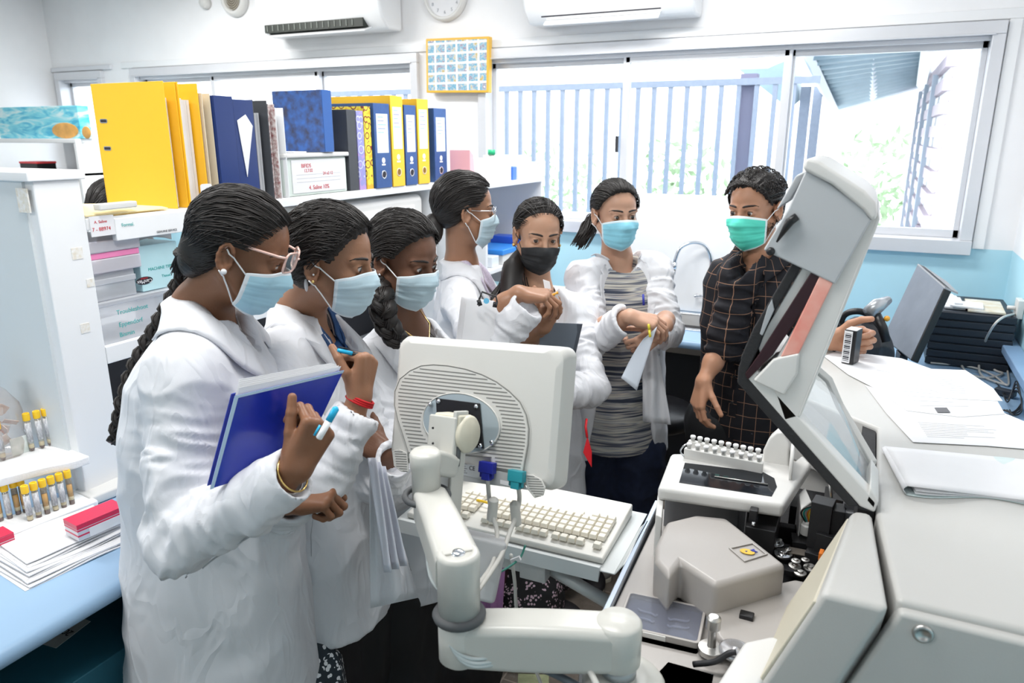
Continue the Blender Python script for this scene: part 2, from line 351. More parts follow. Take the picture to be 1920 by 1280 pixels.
MB().prism([(x,y,.81) for x,y in ((.40,1.2),(.555,1.2),(.555,2.219),(.40,2.219))],(0,0,.04)).build('board',BLUE,BC,bevel=.002)
SK=thing('sink',((sx0+sx1)/2,(sy0+sy1)/2,.7),'inset stainless steel sink basin in the blue worktop','sink')
m=MB(); 
o1=[(x,y,.856) for x,y in rpoly((sx0+sx1)/2,(sy0+sy1)/2,.235,.175,.04)]; i1=[(x,y,.856) for x,y in rpoly((sx0+sx1)/2,(sy0+sy1)/2,.2,.14,.04)]
m.ring_prism(o1,i1,(0,0,-.006)); m.build('rim',CHROME,SK,bevel=.002)
i2=[(x,y,.852) for x,y in rpoly((sx0+sx1)/2,(sy0+sy1)/2,.203,.143,.04)]; i3=[(x,y,.72) for x,y in rpoly((sx0+sx1)/2,(sy0+sy1)/2,.17,.11,.05)]; n=len(i2)
for p in ():
    pass
MB().add(i2+i3,[(k,(k+1)%n,n+(k+1)%n,n+k) for k in range(n)]+[tuple(range(n,2*n))]).build('basin',STEEL,SK,smooth=False)
b0=PY(1327,583,3.62); b0[2]=.856
top=PY(1290,463,3.6); 
TP=thing('tap',b0,'chrome gooseneck tap standing behind the sink','tap')
MB().lathe(b0,[(.022,0),(.022,.006),(.013,.012),(.012,.075),(.015,.08),(.015,.1),(.009,.11)]).build('body',CHROME,TP,smooth=True,bevel=.001)
pts=bez([b0+[0,0,.1],b0+[0,0,.2],b0+[-.005,-.003,.28],b0+[-.035,-.02,.335],b0+[-.085,-.05,.35],b0+[-.135,-.08,.325],b0+[-.155,-.09,.27],b0+[-.157,-.09,.245]],6)
MB().tube(pts,.0085,12).build('spout',CHROME,TP,smooth=True)
MB().tube([b0+[-.157,-.09,.255],b0+[-.157,-.09,.235],b0+[-.157,-.09,.195]],[.011,.012,.006],12).build('nozzle',CHROME,TP,smooth=True)
MB().tube([b0+[-.06,-.02,.085],b0+[.05,.015,.085]],.005,8).tube([b0+[-.06,-.035,.085],b0+[-.06,0,.085]],.006,8).build('handle',CHROME,TP,smooth=True)
sp=MB().bx(-1.12,-.13,3.629,3.643,.852,1.425).build('splashback_panel',mat('white_gloss_board',(.87,.88,.89),.2),bevel=.003)
tag(sp,'white splashback board on the wall behind the sink and tap','panel')
# right ledge (cable trunking)
tag(MB().bx(.50,.558,2.2,3.66,.925,.955).build('wall_ledge',BLUE2,bevel=.004),'blue ledge strip along the right wall above the worktop','ledge')
# ---- high wall things ----
AC=mat('ac_white',(.84,.85,.86),.3)
def aircon(px,py,pw,label,openv):
    c=PY(px,py,YB-.12); x0,x1=c; return
def ac_unit(x0,x1,z0,label,openv):
    r=thing('air_conditioner',((x0+x1)/2,YB,z0),label,'air conditioner')
    prof=[(0,.0),(-.13,-.0),(-.19,.05),(-.215,.13),(-.21,.27),(-.17,.3),(0,.3)]
    MB().prism([(x0,YB-.005+a,z0+b) for a,b in prof],(x1-x0,0,0)).build('casing',AC,r,bevel=.015,bseg=3)
    if openv:
        MB().bx(x0+.05,x1-.12,YB-.205,YB-.135,z0+.012,z0+.055).build('outlet',mat('dark_outlet',(.02,.025,.02),.5),r)
        f=MB().box((x0/2+x1/2-.03,YB-.185,z0+.0),(abs(x1-x0)/2-.07,.035,.003),np.array([[1,0,0],[0,.94,-.34],[0,.34,.94]])).build('louvre',AC,r,bevel=.002)
        
        for k in range(16): MB().bx(x0+.07+k*.04,x0+.074+k*.04,YB-.209,YB-.17,z0+.02,z0+.05).build('vane',mat('vane_grey',(.2,.22,.2),.5),r)
        m=MB().bx(x1-.21,x1-.15,YB-.218,YB-.214,z0+.16,z0+.20).bx(x1-.30,x1-.23,YB-.218,YB-.214,z0+.16,z0+.20); m.build('sticker',INKK,r)
    else:
        MB().bx(x0+.1,x1-.14,YB-.208,YB-.203,z0+.02,z0+.026).build('louvre_gap',INKK,r)
        f=MB().box((x0/2+x1/2-.02,YB-.17,z0+.012),(abs(x1-x0)/2-.13,.045,.004),np.array([[1,0,0],[0,.8,-.6],[0,.6,.8]])).build('louvre',AC,r,bevel=.002)
    return r
c0=PY(492,47,3.5); c1=PY(715,25,3.5)
ac_unit(PY(487,50,3.5)[0],PY(718,40,3.5)[0],PY(600,60,3.5)[2],'white split air conditioner with open dark outlet above the yellow binders',True)
ac_unit(PY(982,20,3.5)[0],PY(1300,14,3.5)[0],PY(1150,33,3.5)[2],'white split air conditioner with closed louvre above the middle window',False)
cc=PY(832,-10,3.66); R_=.115
CK=thing('wall_clock',(cc[0],YB,cc[2]),'round white wall clock cut off by the top edge, between the air conditioners','clock')
MB().lathe((cc[0],YB-.001,cc[2]),[(.13,0),(.13,.02),(.122,.035),(.108,.035),(.106,.02),(0,.02)],(0,-1,0),40).build('rim',WPLA,CK,smooth=True)
MB().lathe((cc[0],YB-.022,cc[2]),[(.106,0),(.106,.001)],(0,-1,0),40).build('dial',PAPER,CK)
for k in range(12):
    a=math.radians(90-30*k); text(str(k or 12),'numeral',(cc[0]+.085*math.cos(a),YB-.024,cc[2]+.085*math.sin(a)),frame((1,0,0),(0,0,1)),.024,mat('grey_print',(.4,.42,.45),.6),CK)
MB().bx(cc[0]-.003,cc[0]+.003,YB-.027,YB-.025,cc[2],cc[2]+.06).build('hand',INKK,CK)
cc=PY(437,-2,3.66)
VF=thing('exhaust_fan',(cc[0],YB,cc[2]),'round white ventilation fan high on the back wall','fan')
MB().lathe((cc[0],YB-.001,cc[2]),[(.1,0),(.1,.02),(.085,.045),(.07,.045),(.066,.015),(0,.015)],(0,-1,0),32).build('housing',WPLA,VF,smooth=True)
m=MB()
for k in range(1,6): 
    r_=.012*k; m.tube([(cc[0]+r_*math.cos(a),YB-.044,cc[2]+r_*math.sin(a)) for a in np.linspace(0,2*math.pi,25)],.0022,5,False)
m.build('grille',mat('grille_beige',(.5,.46,.38),.4),VF,smooth=True)
MB().lathe((cc[0],YB-.02,cc[2]),[(.064,0),(.064,.001)],(0,-1,0),24).build('backing',mat('dark_tan',(.2,.17,.13),.6),VF)
cc=PY(382,5,3.66)
tag(MB().lathe((cc[0],YB-.001,cc[2]),[(.035,0),(.035,.03),(.02,.05),(0,.05)],(0,-1,0),20).build('cable_cap',WPLA,smooth=True),'small round cream wall fitting beside the ventilation fan','fitting')
# framed collage
def PIC():
    m=bpy.data.materials.new('photo_collage_print'); m.use_nodes=True; nt=m.node_tree; b=nt.nodes['Principled BSDF']; b.inputs['Roughness'].default_value=.25
    tc=nt.nodes.new('ShaderNodeTexCoord'); mp=nt.nodes.new('ShaderNodeMapping'); nt.links.new(tc.outputs['Object'],mp.inputs[0])
    mp.inputs['Rotation'].default_value=(math.pi/2,0,0)
    k=nt.nodes.new('ShaderNodeTexBrick'); k.offset=0.0; k.inputs['Scale'].default_value=1; k.inputs['Brick Width'].default_value=.066; k.inputs['Row Height'].default_value=.05; k.inputs['Mortar Size'].default_value=.006
    k.inputs['Color1'].default_value=(0,0,0,1); k.inputs['Color2'].default_value=(0,0,0,1); k.inputs['Mortar'].default_value=(1,1,1,1)
    nt.links.new(mp.outputs[0],k.inputs[0])
    n=nt.nodes.new('ShaderNodeTexNoise'); n.inputs['Scale'].default_value=38; n.inputs['Detail'].default_value=3; nt.links.new(tc.outputs['Object'],n.inputs[0])
    r=nt.nodes.new('ShaderNodeValToRGB'); e=r.color_ramp.elements; e[0].position=.3; e[0].color=(.55,.42,.15,1); e[1].position=.72; e[1].color=(.8,.82,.8,1)
    for p,c in((.4,(.6,.62,.6,1)),(.5,(.12,.38,.55,1)),(.58,(.45,.55,.62,1)),(.64,(.25,.2,.3,1))): x=e.new(p); x.color=c
    nt.links.new(n.outputs[1] if False else n.outputs[0],r.inputs[0])
    mx=nt.nodes.new('ShaderNodeMix'); mx.data_type='RGBA'; nt.links.new(k.outputs[0],mx.inputs[0]); nt.links.new(r.outputs[0],mx.inputs[6]); mx.inputs[7].default_value=(.85,.87,.88,1)
    nt.links.new(mx.outputs[2],b.inputs['Base Color']); return m
yf=YB-.06
q=[PY(797,75,yf),PY(915,61,yf),PY(917,171,yf),PY(803,176,yf)]; cx=(q[0][0]+q[2][0])/2; cz=(q[0][2]+q[2][2])/2; hw=abs(q[1][0]-q[0][0])/2; hh=abs(q[0][2]-q[3][2])/2
tilt=.02; R=np.array([[math.cos(tilt),0,math.sin(tilt)],[0,1,0],[-math.sin(tilt),0,math.cos(tilt)]])
FR=thing('framed_collage',(cx,YB,cz-hh),'yellow framed collage of small photographs hung between the windows','picture frame')
YEL=mat('yellow_wood_frame',(.80,.47,.06),.35)
def fr(pts): return [np.array([cx,yf,cz])+R@np.array([a,0,b]) for a,b in pts]
MB().ring_prism(fr([(-hw,-hh),(hw,-hh),(hw,hh),(-hw,hh)]),fr([(-hw+.014,-hh+.014),(hw-.014,-hh+.014),(hw-.014,hh-.014),(-hw+.014,hh-.014)]),(0,.04,0)).build('frame',YEL,FR,bevel=.003)
MB().prism(fr([(-hw+.012,-hh+.012),(hw-.012,-hh+.012),(hw-.012,hh-.012),(-hw+.012,hh-.012)]),(0,.004,0)).build('collage',PIC(),FR)
bpy.context.view_layer.update()
# ================= ANALYSER =================
BG2=mat('warm_grey_cover',(.42,.395,.375),.33,noise=.03,nscale=4,bump=.06,bscale=500)
SEAL=mat('black_seal_foam',(.02,.02,.022),.7,bump=.3,bscale=200)
ALP=mat('anodised_edge',(.55,.62,.72),.2,.9)
DK=mat('dark_cast_metal',(.035,.035,.038),.45,.4)
AN=thing('laboratory_analyser',(0,1.4,0),'large off-white laboratory analyser with its hinged lid propped open','analyser')
def pr(b,z0,z1,xy): return b.prism([(x,y,z0) for x,y in xy],(0,0,z1-z0))
# right body block
top=[(.094,1.0),(.38,1.0),(.38,1.72),(.12,2.17),(-.09,2.27),(-.10,1.8),(.068,1.66),(.068,1.25)]
pr(MB(),.93,1.10,top).build('top_housing',BEIGE,AN,bevel=.008,bseg=3)
pr(MB(),.0,.93,[(-.02,1.02),(.38,1.02),(.38,1.70),(.12,2.15),(-.09,2.24),(-.10,1.84),(.06,1.7),(.06,1.27)]).build('lower_cabinet',BEIGE,AN,bevel=.004)
# front service panel with slanted side and lock
MB().prism([(.098,.985,1.09),(.38,.985,1.09),(.38,.985,.5),(-.105,.985,.5)],(0,.03,0)).build('service_panel',BEIGE,AN,bevel=.007,bseg=3)
lk=PY(1731,1191,.98); o=MB().lathe(lk+[0,.008,0],[(.013,0),(.013,.006),(.009,.009),(.008,.006),(0,.006)],(0,-1,0),24).build('lock',STEEL,AN,smooth=True); tag(o,'grey metal round lock')
# front column wedge (slanted both sides)
f=[(.002,.975,1.098),(.086,.975,1.098),(-.118,.975,.5),(-.225,.975,.5)]; b=[(.034,1.25,1.098),(.062,1.25,1.098),(.055,1.25,.5),(-.19,1.25,.5)]
MB().add(f+b,[(0,1,2,3),(7,6,5,4),(0,4,5,1),(1,5,6,2),(2,6,7,3),(3,7,4,0)]).build('front_column',BEIGE,AN,bevel=.01,bseg=3)
f=[(-.008,.982,1.078),(-.002,.982,1.078),(-.226,.982,.5),(-.234,.982,.5)]; b=[(.026,1.25,1.080),(.032,1.25,1.080),(-.19,1.25,.5),(-.205,1.25,.5)]
MB().add(f+b,[(0,1,2,3),(7,6,5,4),(0,4,5,1),(1,5,6,2),(2,6,7,3),(3,7,4,0)]).build('column_gasket',mat('yellowed_gasket',(.62,.58,.47),.5),AN,bevel=.002)
# deck
pr(MB(),.80,.86,[(-.335,.98),(-.36,1.56),(-.05,1.33),(-.02,1.15),(-.03,.98)]).build('deck',BG2,AN,bevel=.004)
pr(MB(),.0,.80,[(-.325,1.0),(-.35,1.75),(-.08,1.8),(-.06,1.0)]).build('left_cabinet',BEIGE,AN,bevel=.004)
pr(MB(),.80,.875,[(-.345,.97),(-.377,1.56),(-.366,1.56),(-.333,.97)]).build('deck_edge_rail',ALP,AN,bevel=.002)
pr(MB(),.80,.83,[(-.36,1.44),(-.36,1.8),(.06,1.8),(.06,1.24),(-.05,1.2)]).build('cavity_floor',SEAL,AN)
pr(MB(),.81,1.08,[(-.36,1.79),(.06,1.79),(.06,1.81),(-.36,1.81)]).build('cavity_back_panel',SEAL,AN) if False else None
pr(MB(),.83,1.09,[(.04,1.27),(.066,1.27),(.066,1.8),(.04,1.8)]).build('cavity_side_panel',SEAL,AN)
# warm grey covers
def on(z,l): return [tuple(PZ(x,y,z)[:2]) for x,y in l]
Zc=.945
c1=on(Zc,[(1236,1000),(1250,978),(1304,964),(1363,970),(1441,1034),(1474,1057),(1345,1093),(1281,1050),(1262,1082),(1240,1062),(1232,1030)])
c1=on(Zc,[(1228,1022),(1250,976),(1304,963),(1363,969),(1476,1058),(1342,1096),(1276,1052),(1255,1080),(1228,1048)])
o=pr(MB(),.862,Zc,c1).build('sample_cover',BG2,AN,bevel=.011,bseg=4)
c2=on(.885,[(1335,1118),(1490,1085),(1560,1100),(1450,1240),(1372,1225),(1345,1190),(1332,1150)])
pr(MB(),.862,.885,c2).build('flat_cover',BG2,AN,bevel=.006,bseg=3)
a=PZ(1400,1155,.887); MB().box(a,(.012,.009,.006)).build('cover_latch',BLACK,AN,bevel=.002)
# emblem plate on cover
q=[PZ(x,y,Zc+.0005) for x,y in((1366,1028),(1412,1018),(1440,1040),(1396,1054))]; q2=[p*.86+sum(q)/4*.14 for p in q]
MB().ring_prism(q,q2,(0,0,.0025)).build('emblem_frame',BG2,AN,bevel=.0008)
c=sum(q)/4; u=(q[1]-q[0])/np.linalg.norm(q[1]-q[0]); 
MB().prism([c+[0,0,.0012]+np.array([.0135*math.cos(t)-.002,.009*math.sin(t)-.002,0]) for t in np.linspace(0,2*math.pi,24)[:-1]],(0,0,.001)).build('emblem',mat('emblem_yellow',(.75,.48,.05),.4),AN)
MB().prism([c+np.array(v) for v in((.002,.004,.001),(.008,.012,.001),(.011,.006,.001),(.016,.004,.001),(.008,.001,.001))],(0,0,.0018)).prism([c+np.array(v) for v in((-.006,-.003,.002),(-.002,-.001,.002),(-.003,-.005,.002))],(0,0,.001)).build('emblem_mark',INKB,AN)
# clear consumable box
cb=[PZ(x,y,.872) for x,y in((1176,1112),(1322,1143),(1312,1203),(1160,1178))]
def inset(q,k): c=sum(q)/len(q); return [p+(c-p)*k for p in q]
R_=frame(cb[1]-cb[0],cb[0]-cb[3]); cc=sum(cb)/4; bw=np.linalg.norm(cb[1]-cb[0])/2; bh=np.linalg.norm(cb[0]-cb[3])/2
def loc(x,y,z): return cc+R_@np.array([x,y,0])+np.array([0,0,z])
o1=[loc(x,y,-.008) for x,y in rpoly(0,0,bw,bh,.008)]; i1=[loc(x,y,-.008) for x,y in rpoly(0,0,bw*.93,bh*.9,.006)]
MB().ring_prism(o1,i1,(0,0,.012)).build('reagent_box_rim',BG2,AN,bevel=.001)
MB().prism([loc(x,y,.001) for x,y in rpoly(0,0,bw*.93,bh*.9,.006)],(0,0,.003)).build('reagent_box_lid',glassmat('smoky_clear_plastic',(.72,.74,.80),.12,.1,.1,(.6,.62,.7)),AN)
MB().prism([loc(x,y,-.01) for x,y in rpoly(0,0,bw*.95,bh*.92,.006)],(0,0,.003)).build('reagent_box_base',mat('smoky_base',(.30,.31,.36),.3),AN)
for (x,y,s) in((-.028,.012,1),(-.030,-.008,1),(.028,.01,-1),(.03,-.010,-1)):
    pts=[loc(x+dx*s,y+dy,-.004) for dx,dy in((-.018,.004),(-.014,.0),(-.006,-.001),(.008,-.002),(.014,-.006),(.018,-.002))]
    MB().tube(bez(pts,4),.0022,6).build('clear_clip',mat('milky_plastic',(.75,.77,.82),.2),AN,smooth=True)
MB().box(loc(-.005,-bh*.98,-.002),(.02,.003,.005),R_).build('reagent_box_tab',WPLA,AN,bevel=.001)
MB().prism([loc(x,y,-.012-.02) for x,y in rpoly(0,-.008,bw*1.02,bh*1.05,.008)],(0,0,.02)).build('reagent_box_tray',BG2,AN,bevel=.003)
pr(MB(),.55,.80,on(.80,[(1200,1195),(1335,1225),(1330,1290),(1190,1290)])).build('front_recess',DK,AN)
# knobs
a=PZ(1333,1222,.866); MB().lathe(a,[(.022,0),(.022,.01),(.007,.012),(.007,.045),(.012,.047),(.0125,.066),(.008,.07),(0,.07)],n=24).build('thumb_screw',STEEL,AN,smooth=True,bevel=.001)
a=PZ(1378,1222,.888); MB().lathe(a,[(.026,0),(.026,.006),(.022,.008),(.006,.007),(.005,.009),(0,.009)],n=32).build('dial',mat('satin_disc',(.62,.62,.64),.25,.7),AN,smooth=True)
MB().tube(bez([PZ(1300,1245,.87),PZ(1340,1240,.885),PZ(1365,1225,.90),PZ(1380,1222,.905)],5),.005,8).build('lever',DK,AN,smooth=True)
c3=on(.93,[(1395,1200),(1450,1188),(1470,1200),(1420,1300),(1330,1300)])
pr(MB(),.86,.93,c3).build('corner_cover',WPLA,AN,bevel=.012,bseg=4)
c4=on(.86,[(1250,1236),(1345,1262),(1330,1340),(1160,1330)]); pr(MB(),.78,.86,c4).build('front_ledge',WPLA,AN,bevel=.005)
# autosampler
Zs=.985
s1=on(Zs,[(1258,849),(1233,917),(1472,948),(1519,866),(1500,852),(1440,855)])
s1=on(Zs,[(1258,849),(1233,914),(1470,947),(1521,868),(1505,850),(1490,862),(1445,848)])
pr(MB(),Zs-.03,Zs,s1).build('sampler_housing',WPLA,AN,bevel=.009,bseg=4)
wq=on(Zs+.001,[(1284,867),(1432,885),(1452,896),(1457,912),(1447,930),(1273,904)])
pr(MB(),Zs-.001,Zs+.0012,wq).build('sampler_window',mat('smoked_window',(.01,.012,.016),.06,spec=.35),AN,bevel=.0008)
MB().tube([PZ(1340,893,Zs+.003),PZ(1440,908,Zs+.003)],.0016,6).build('sampler_rod',STEEL,AN,smooth=True)
yS=PZ(1440,860,Zs)[1]
fin=[PY(x,y,yS-.02) for x,y in((1429,870),(1430,845),(1440,824),(1455,811),(1472,808),(1479,830),(1482,925),(1462,915))]
MB().prism(fin,(.004,.045,0)).build('sampler_fin',WPLA,AN,bevel=.006,bseg=3)
a=PZ(1484,870,Zs+.02); MB().lathe(a+[-.004,0,.0],[(.045,0),(.045,.006),(.0,.008)],(1,.1,0),28).build('sampler_wheel',WPLA,AN,smooth=True)
pr(MB(),.80,Zs-.03,on(.93,[(1232,945),(1244,947),(1240,990),(1228,985)])).build('left_pillar',WPLA,AN,bevel=.003)
pr(MB(),.80,Zs-.03,on(.93,[(1495,945),(1507,930),(1520,960),(1500,975)])).build('right_pillar',WPLA,AN,bevel=.003)
pr(MB(),.83,.94,on(.9,[(1245,955),(1385,975),(1400,945),(1260,935)])).build('inner_plate',mat('grey_plate',(.30,.31,.33),.4,.5),AN,bevel=.002)
pr(MB(),.83,.93,on(.9,[(1395,1010),(1452,1022),(1462,985),(1400,975)])).build('inner_block',DK,AN,bevel=.003)
a=PZ(1413,965,.96); MB().box(a,(.008,.01,.014)).build('catch',BLACK,AN,bevel=.002); MB().lathe(a+[0.002,-.012,-.008],[(.004,0),(.004,.01),(0,.012)],(.2,-1,-.4),12).build('catch_pin',CHROME,AN,smooth=True)
# mechanism in the cavity
def bit(name,px,py,z,m,kind,s,ax=(0,0,1)):
    a=PZ(px,py,z)
    if kind=='c': MB().lathe(a,[(s,0),(s,s*1.6),(s*.7,s*1.7),(s*.7,s*2.1),(0,s*2.15)],ax,20).build(name,m,AN,smooth=True,bevel=.0006)
    elif kind=='d': MB().lathe(a,[(s,0),(s,s*.25),(s*.5,s*.3),(s*.45,s*.6),(0,s*.6)],ax,24).build(name,m,AN,smooth=True,bevel=.0006)
    else: MB().box(a,s,rz(RS.rand()*.5-.2)).build(name,m,AN,bevel=.0015)
bit('motor',1512,1000,.90,mat('motor_white',(.75,.75,.73),.3,.3),'c',.013)
bit('motor_mount',1512,1020,.88,DK,'b',(.03,.02,.012)); bit('bracket',1500,1035,.89,mat('brown_bracket',(.16,.14,.12),.4,.5),'b',(.022,.012,.002))
for px,py,z,s in((1455,1020,.885,.016),(1468,1040,.885,.018),(1490,1062,.89,.012),(1492,1052,.9,.009),(1510,1050,.9,.008),(1478,1030,.895,.006),(1462,1012,.895,.005),(1520,1066,.885,.014),(1500,1075,.885,.012)):
    bit('pulley',px,py,z,STEEL if s<.015 else CHROME,'d',s)
for px,py,z,s in((1540,980,.95,(.02,.02,.05)),(1560,1000,.93,(.018,.02,.06)),(1550,1030,.9,(.02,.02,.04)),(1530,1050,.88,(.02,.015,.02)),(1475,1000,.87,(.03,.01,.02)),(1445,985,.88,(.015,.03,.03)),(1590,950,.95,(.03,.02,.02)),(1480,1065,.868,(.02,.02,.006)),(1570,960,.90,(.03,.06,.03)),(1525,960,.87,(.05,.05,.03))):
    bit('mechanism_block',px,py,z,DK,'b',s)
bit('connector',1610,950,.99,mat('grey_connector',(.12,.12,.13),.5),'b',(.028,.008,.008)); bit('plate',1590,970,.97,mat('grey_plate',(.30,.31,.33),.4,.5),'b',(.02,.01,.015))
bit('orange_lever',1540,1040,.93,mat('orange_plastic',(.85,.22,.02),.4),'b',(.004,.010,.008))
for (c,dx) in(((.85,.25,.02),0),((.8,.65,.05),4),((.02,.35,.3),-7),((.02,.02,.02),-12),((.5,.1,.05),8),((.4,.4,.4),-3)):
    MB().tube(bez([PZ(1516+dx/2,978,.93),PZ(1514+dx,962,.95),PZ(1522+dx,952,.965),PZ(1538+dx,948,.97),PZ(1560+dx,945,.96),PZ(1580,955,.93)],5),.0018,6).build('wire',mat('wire_%d%d%d'%tuple(int(q*9) for q in c),c,.4),AN,smooth=True)
MB().tube([PZ(1556,905,1.0),PZ(1560,945,.95),PZ(1562,965,.9)],.0035,8).build('lid_strut',STEEL,AN,smooth=True)
# ---- lid ----
yl=1.25
def L(px,py,dy=0): p=PY(px,py,yl); return p+np.array([0,dy,0])
DP=.27
low=[L(*p) for p in((1640,958),(1638,912),(1450,690),(1408,712),(1620,955))]
MB().prism([L(*p) for p in((1385,694),(1410,716),(1600,955),(1560,905),(1385,710))],(0,.05,0)) # (unused profile)
MB().prism([L(*p) for p in((1398,708),(1418,692),(1646,942),(1640,962),(1612,950))],(0,.035,0)).build('lid_near_frame',WPLA,AN,bevel=.004)
MB().prism([L(*p) for p in((1440,693),(1410,700),(1424,716),(1455,712))],(.0,DP,0)).build('lid_corner_frame',WPLA,AN,bevel=.004)
MB().prism([L(*p) for p in((1622,938),(1640,958),(1648,940),(1632,915))],(0,.13,0)).build('lid_hinge_frame',WPLA,AN,bevel=.003)
far=[np.array(p) for p in(L(1428,700,DP),L(1530,815,DP),L(1640,930,DP*.5))]
MB().tube([L(1425,700,DP),L(1536,800,DP),L(1560,850,DP*.95),L(1636,930,.14)],.009,4).build('lid_far_frame',WPLA,AN,bevel=.002)
g0=[L(1425,703,.03),L(1634,938,.03),L(1634,938,.13),L(1548,830,DP*.97),L(1536,806,DP),L(1425,703,DP)]
MB().prism(g0,(.0015,0,.0015)).build('lid_glass',glassmat('lid_glass',(.93,.96,.97),.10,.03,.06,(.75,.8,.85)),AN)
MB().prism([L(*p) for p in((1385,690),(1398,708),(1612,950),(1585,930),(1335,645),(1350,640))],(0,.05,0)) 
sl=[L(*p) for p in((1387,672),(1400,706),(1470,782),(1612,948),(1596,948),(1388,722),(1332,640),(1345,628))]
MB().prism([L(*p) for p in((1388,672),(1401,708),(1520,838),(1614,952),(1560,925),(1385,722))],(0,DP*.9,0)) 
MB().prism([L(*p) for p in((1392,668),(1402,706),(1612,950),(1590,950),(1382,718),(1384,690))],(0,.06,0)).build('lid_seal',SEAL,AN,bevel=.003)
MB().prism([L(*p,.06) for p in((1392,668),(1402,706),(1612,950),(1590,950),(1350,690),(1360,650))],(0,.02,0)).build('lid_seal_lip',SEAL,AN,bevel=.003) if False else None
# upper part (layers seen end-on)
def layer(name,poly,m,y0,dp,bv=.003): return MB().prism([L(*p,y0) for p in poly],(0,dp,0)).build(name,m,AN,bevel=bv)
layer('lid_outer_shell',((1640,392),(1646,410),(1498,782),(1470,790),(1440,700),(1462,660),(1545,520),(1622,385)),WPLA,0.0,.012,.003)
layer('lid_outer_skin',((1646,396),(1650,412),(1502,780),(1492,786),(1636,420)),WPLA,0,DP,.003)
layer('lid_top_cap',((1505,316),(1512,296),(1538,302),(1622,356),(1642,378),(1646,404),(1636,414),(1618,392),(1560,345),(1515,322)),WPLA,-.012,DP+.01,.006)
layer('lid_end_plate',((1512,318),(1560,346),(1622,392),(1634,412),(1566,532),(1432,468),(1478,392)),mat('grey_end_plate',(.50,.52,.54),.4),-.006,.01,.003)
layer('lid_inner_panel',((1516,318),(1480,378),(1452,396),(1490,330)),mat('grey_inner',(.42,.44,.46),.4),.02,.12,.003)
layer('lid_seal_upper',((1492,482),(1508,492),(1440,606),(1424,650),(1398,706),(1388,672),(1412,616)),SEAL,.0,DP*.6,.003)
layer('lid_white_strip',((1508,494),(1530,506),(1424,664),(1420,650),(1442,606)),WPLA,.005,.1,.002)
layer('lid_dark_strip',((1524,505),(1548,518),(1450,664),(1402,712),(1397,700),(1424,662)),mat('maroon_black',(.03,.008,.012),.4),-.003,.1,.002)
red=layer('warning_strip',((1538,514),(1562,530),(1498,662),(1464,668)),mat('translucent_red_label',(.85,.30,.24),.3,col2=(.9,.5,.42),noise=.3,nscale=30),-.004,.09,.002)
layer('lid_foot',((1462,668),(1500,660),(1496,700),(1470,740),(1412,712),(1450,672)),WPLA,-.006,.05,.004)
MB().tube([L(1496,404,-.012),L(1482,414,-.012),L(1458,452,-.012)],[.006,.007,.0015],8).ball(L(1486,411,-.013),.006).build('lid_latch_hook',BLACK,AN,smooth=True)
MB().ball(L(1446,470,-.008),.007).build('lid_stop',BLACK,AN,smooth=True)
layer('lid_light_panel',((1448,560),(1440,575),(1425,625),(1430,628),(1452,580)),mat('grey_inner',(.42,.44,.46),.4),-.004,.01,.001)
# vial racks and vials
VC=mat('vial_cap_white',(.82,.82,.82),.35); VG=mat('vial_milky',(.70,.71,.70),.25)
k=0
rows=[((1299,826),(1421,851),10,1.012),((1292,840),(1423,865),9,1.010)]
vp=None
for ri,(a,b,n,z) in enumerate(rows):
    A=PZ(*a,z); B=PZ(*b,z); d=(B-A)/np.linalg.norm(B-A); ln=np.linalg.norm(B-A)
    R_=frame(d,np.cross((0,0,1),d)); c=(A+B)/2
    rk=MB().box((c[0],c[1],z-.0135),(ln/2+.010,.0068,.0135),R_).build('vial_rack',WPLA,bevel=.002)
    tag(rk,['rear white rack of tiny vials on the analyser sampler','front white rack of tiny vials, nearest the dark window'][ri],'rack','vial racks on the sampler')
    for i in range(n):
        p=A+(B-A)*(i/(n-1))
        if vp is None:
            vp=thing('sample_vial',p+[0,0,.0005],'tiny white capped vial in the rear rack on the analyser','vial','capped vials in the rear rack'); MB().lathe(p+[0,0,.0005],[(.0045,0),(.0045,.006),(.0055,.006),(.0055,.007)],n=12).build('body',VG,vp,smooth=True)
            MB().lathe(p+[0,0,.0075],[(.0062,0),(.0064,.004),(.0055,.0055),(.003,.0055),(.0028,.005),(0,.005)],n=14).build('cap',VC,vp,smooth=True); v=vp; p0=p
        else: v=dup(vp,p-p0)
        v['label']='tiny white capped vial, %s from the left in the %s vial rack'%(['first','second','third','fourth','fifth','sixth','seventh','eighth','ninth','tenth'][i],['rear','front'][ri])
        v['group']=['capped vials in the rear rack','capped vials in the front rack'][ri]
MB().tube(bez([PZ(1282,856,.99),PZ(1276,845,1.0),PZ(1284,834,1.015),PZ(1296,832,1.015)],5),.002,6).build('sampler_wire_guard',CHROME,AN,smooth=True)
# ================= MONITOR + ARM =================
MTL,MTR,MBR,MBL=PT(726,628,1.50),PT(1044,650,1.29),PT(1052,926,1.27),PT(742,866,1.47)
Ru=frame((MTR-MTL)+(MBR-MBL),(MTL-MBL)+(MTR-MBR)); MC=(MTL+MTR+MBR+MBL)/4   # x right, y up, z toward camera
mw=(np.linalg.norm(MTR-MTL)+np.linalg.norm(MBR-MBL))/4; mh=(np.linalg.norm(MTL-MBL)+np.linalg.norm(MTR-MBR))/4
def onm(px,py,h=0):   # point on monitor back plane, offset h
    o=MC+Ru[:,2]*h; d=ray(px,py); t=((o-CAMP)@Ru[:,2])/(d@Ru[:,2]); return CAMP+d*t
MO=thing('monitor',MC-Ru[:,1]*mh,'off-white flat monitor seen from behind on a swing arm, with a curved vent grille','monitor')
MP=mat('off_white_monitor_plastic',(.62,.615,.585),.35,noise=.03,nscale=5,bump=.05,bscale=600)
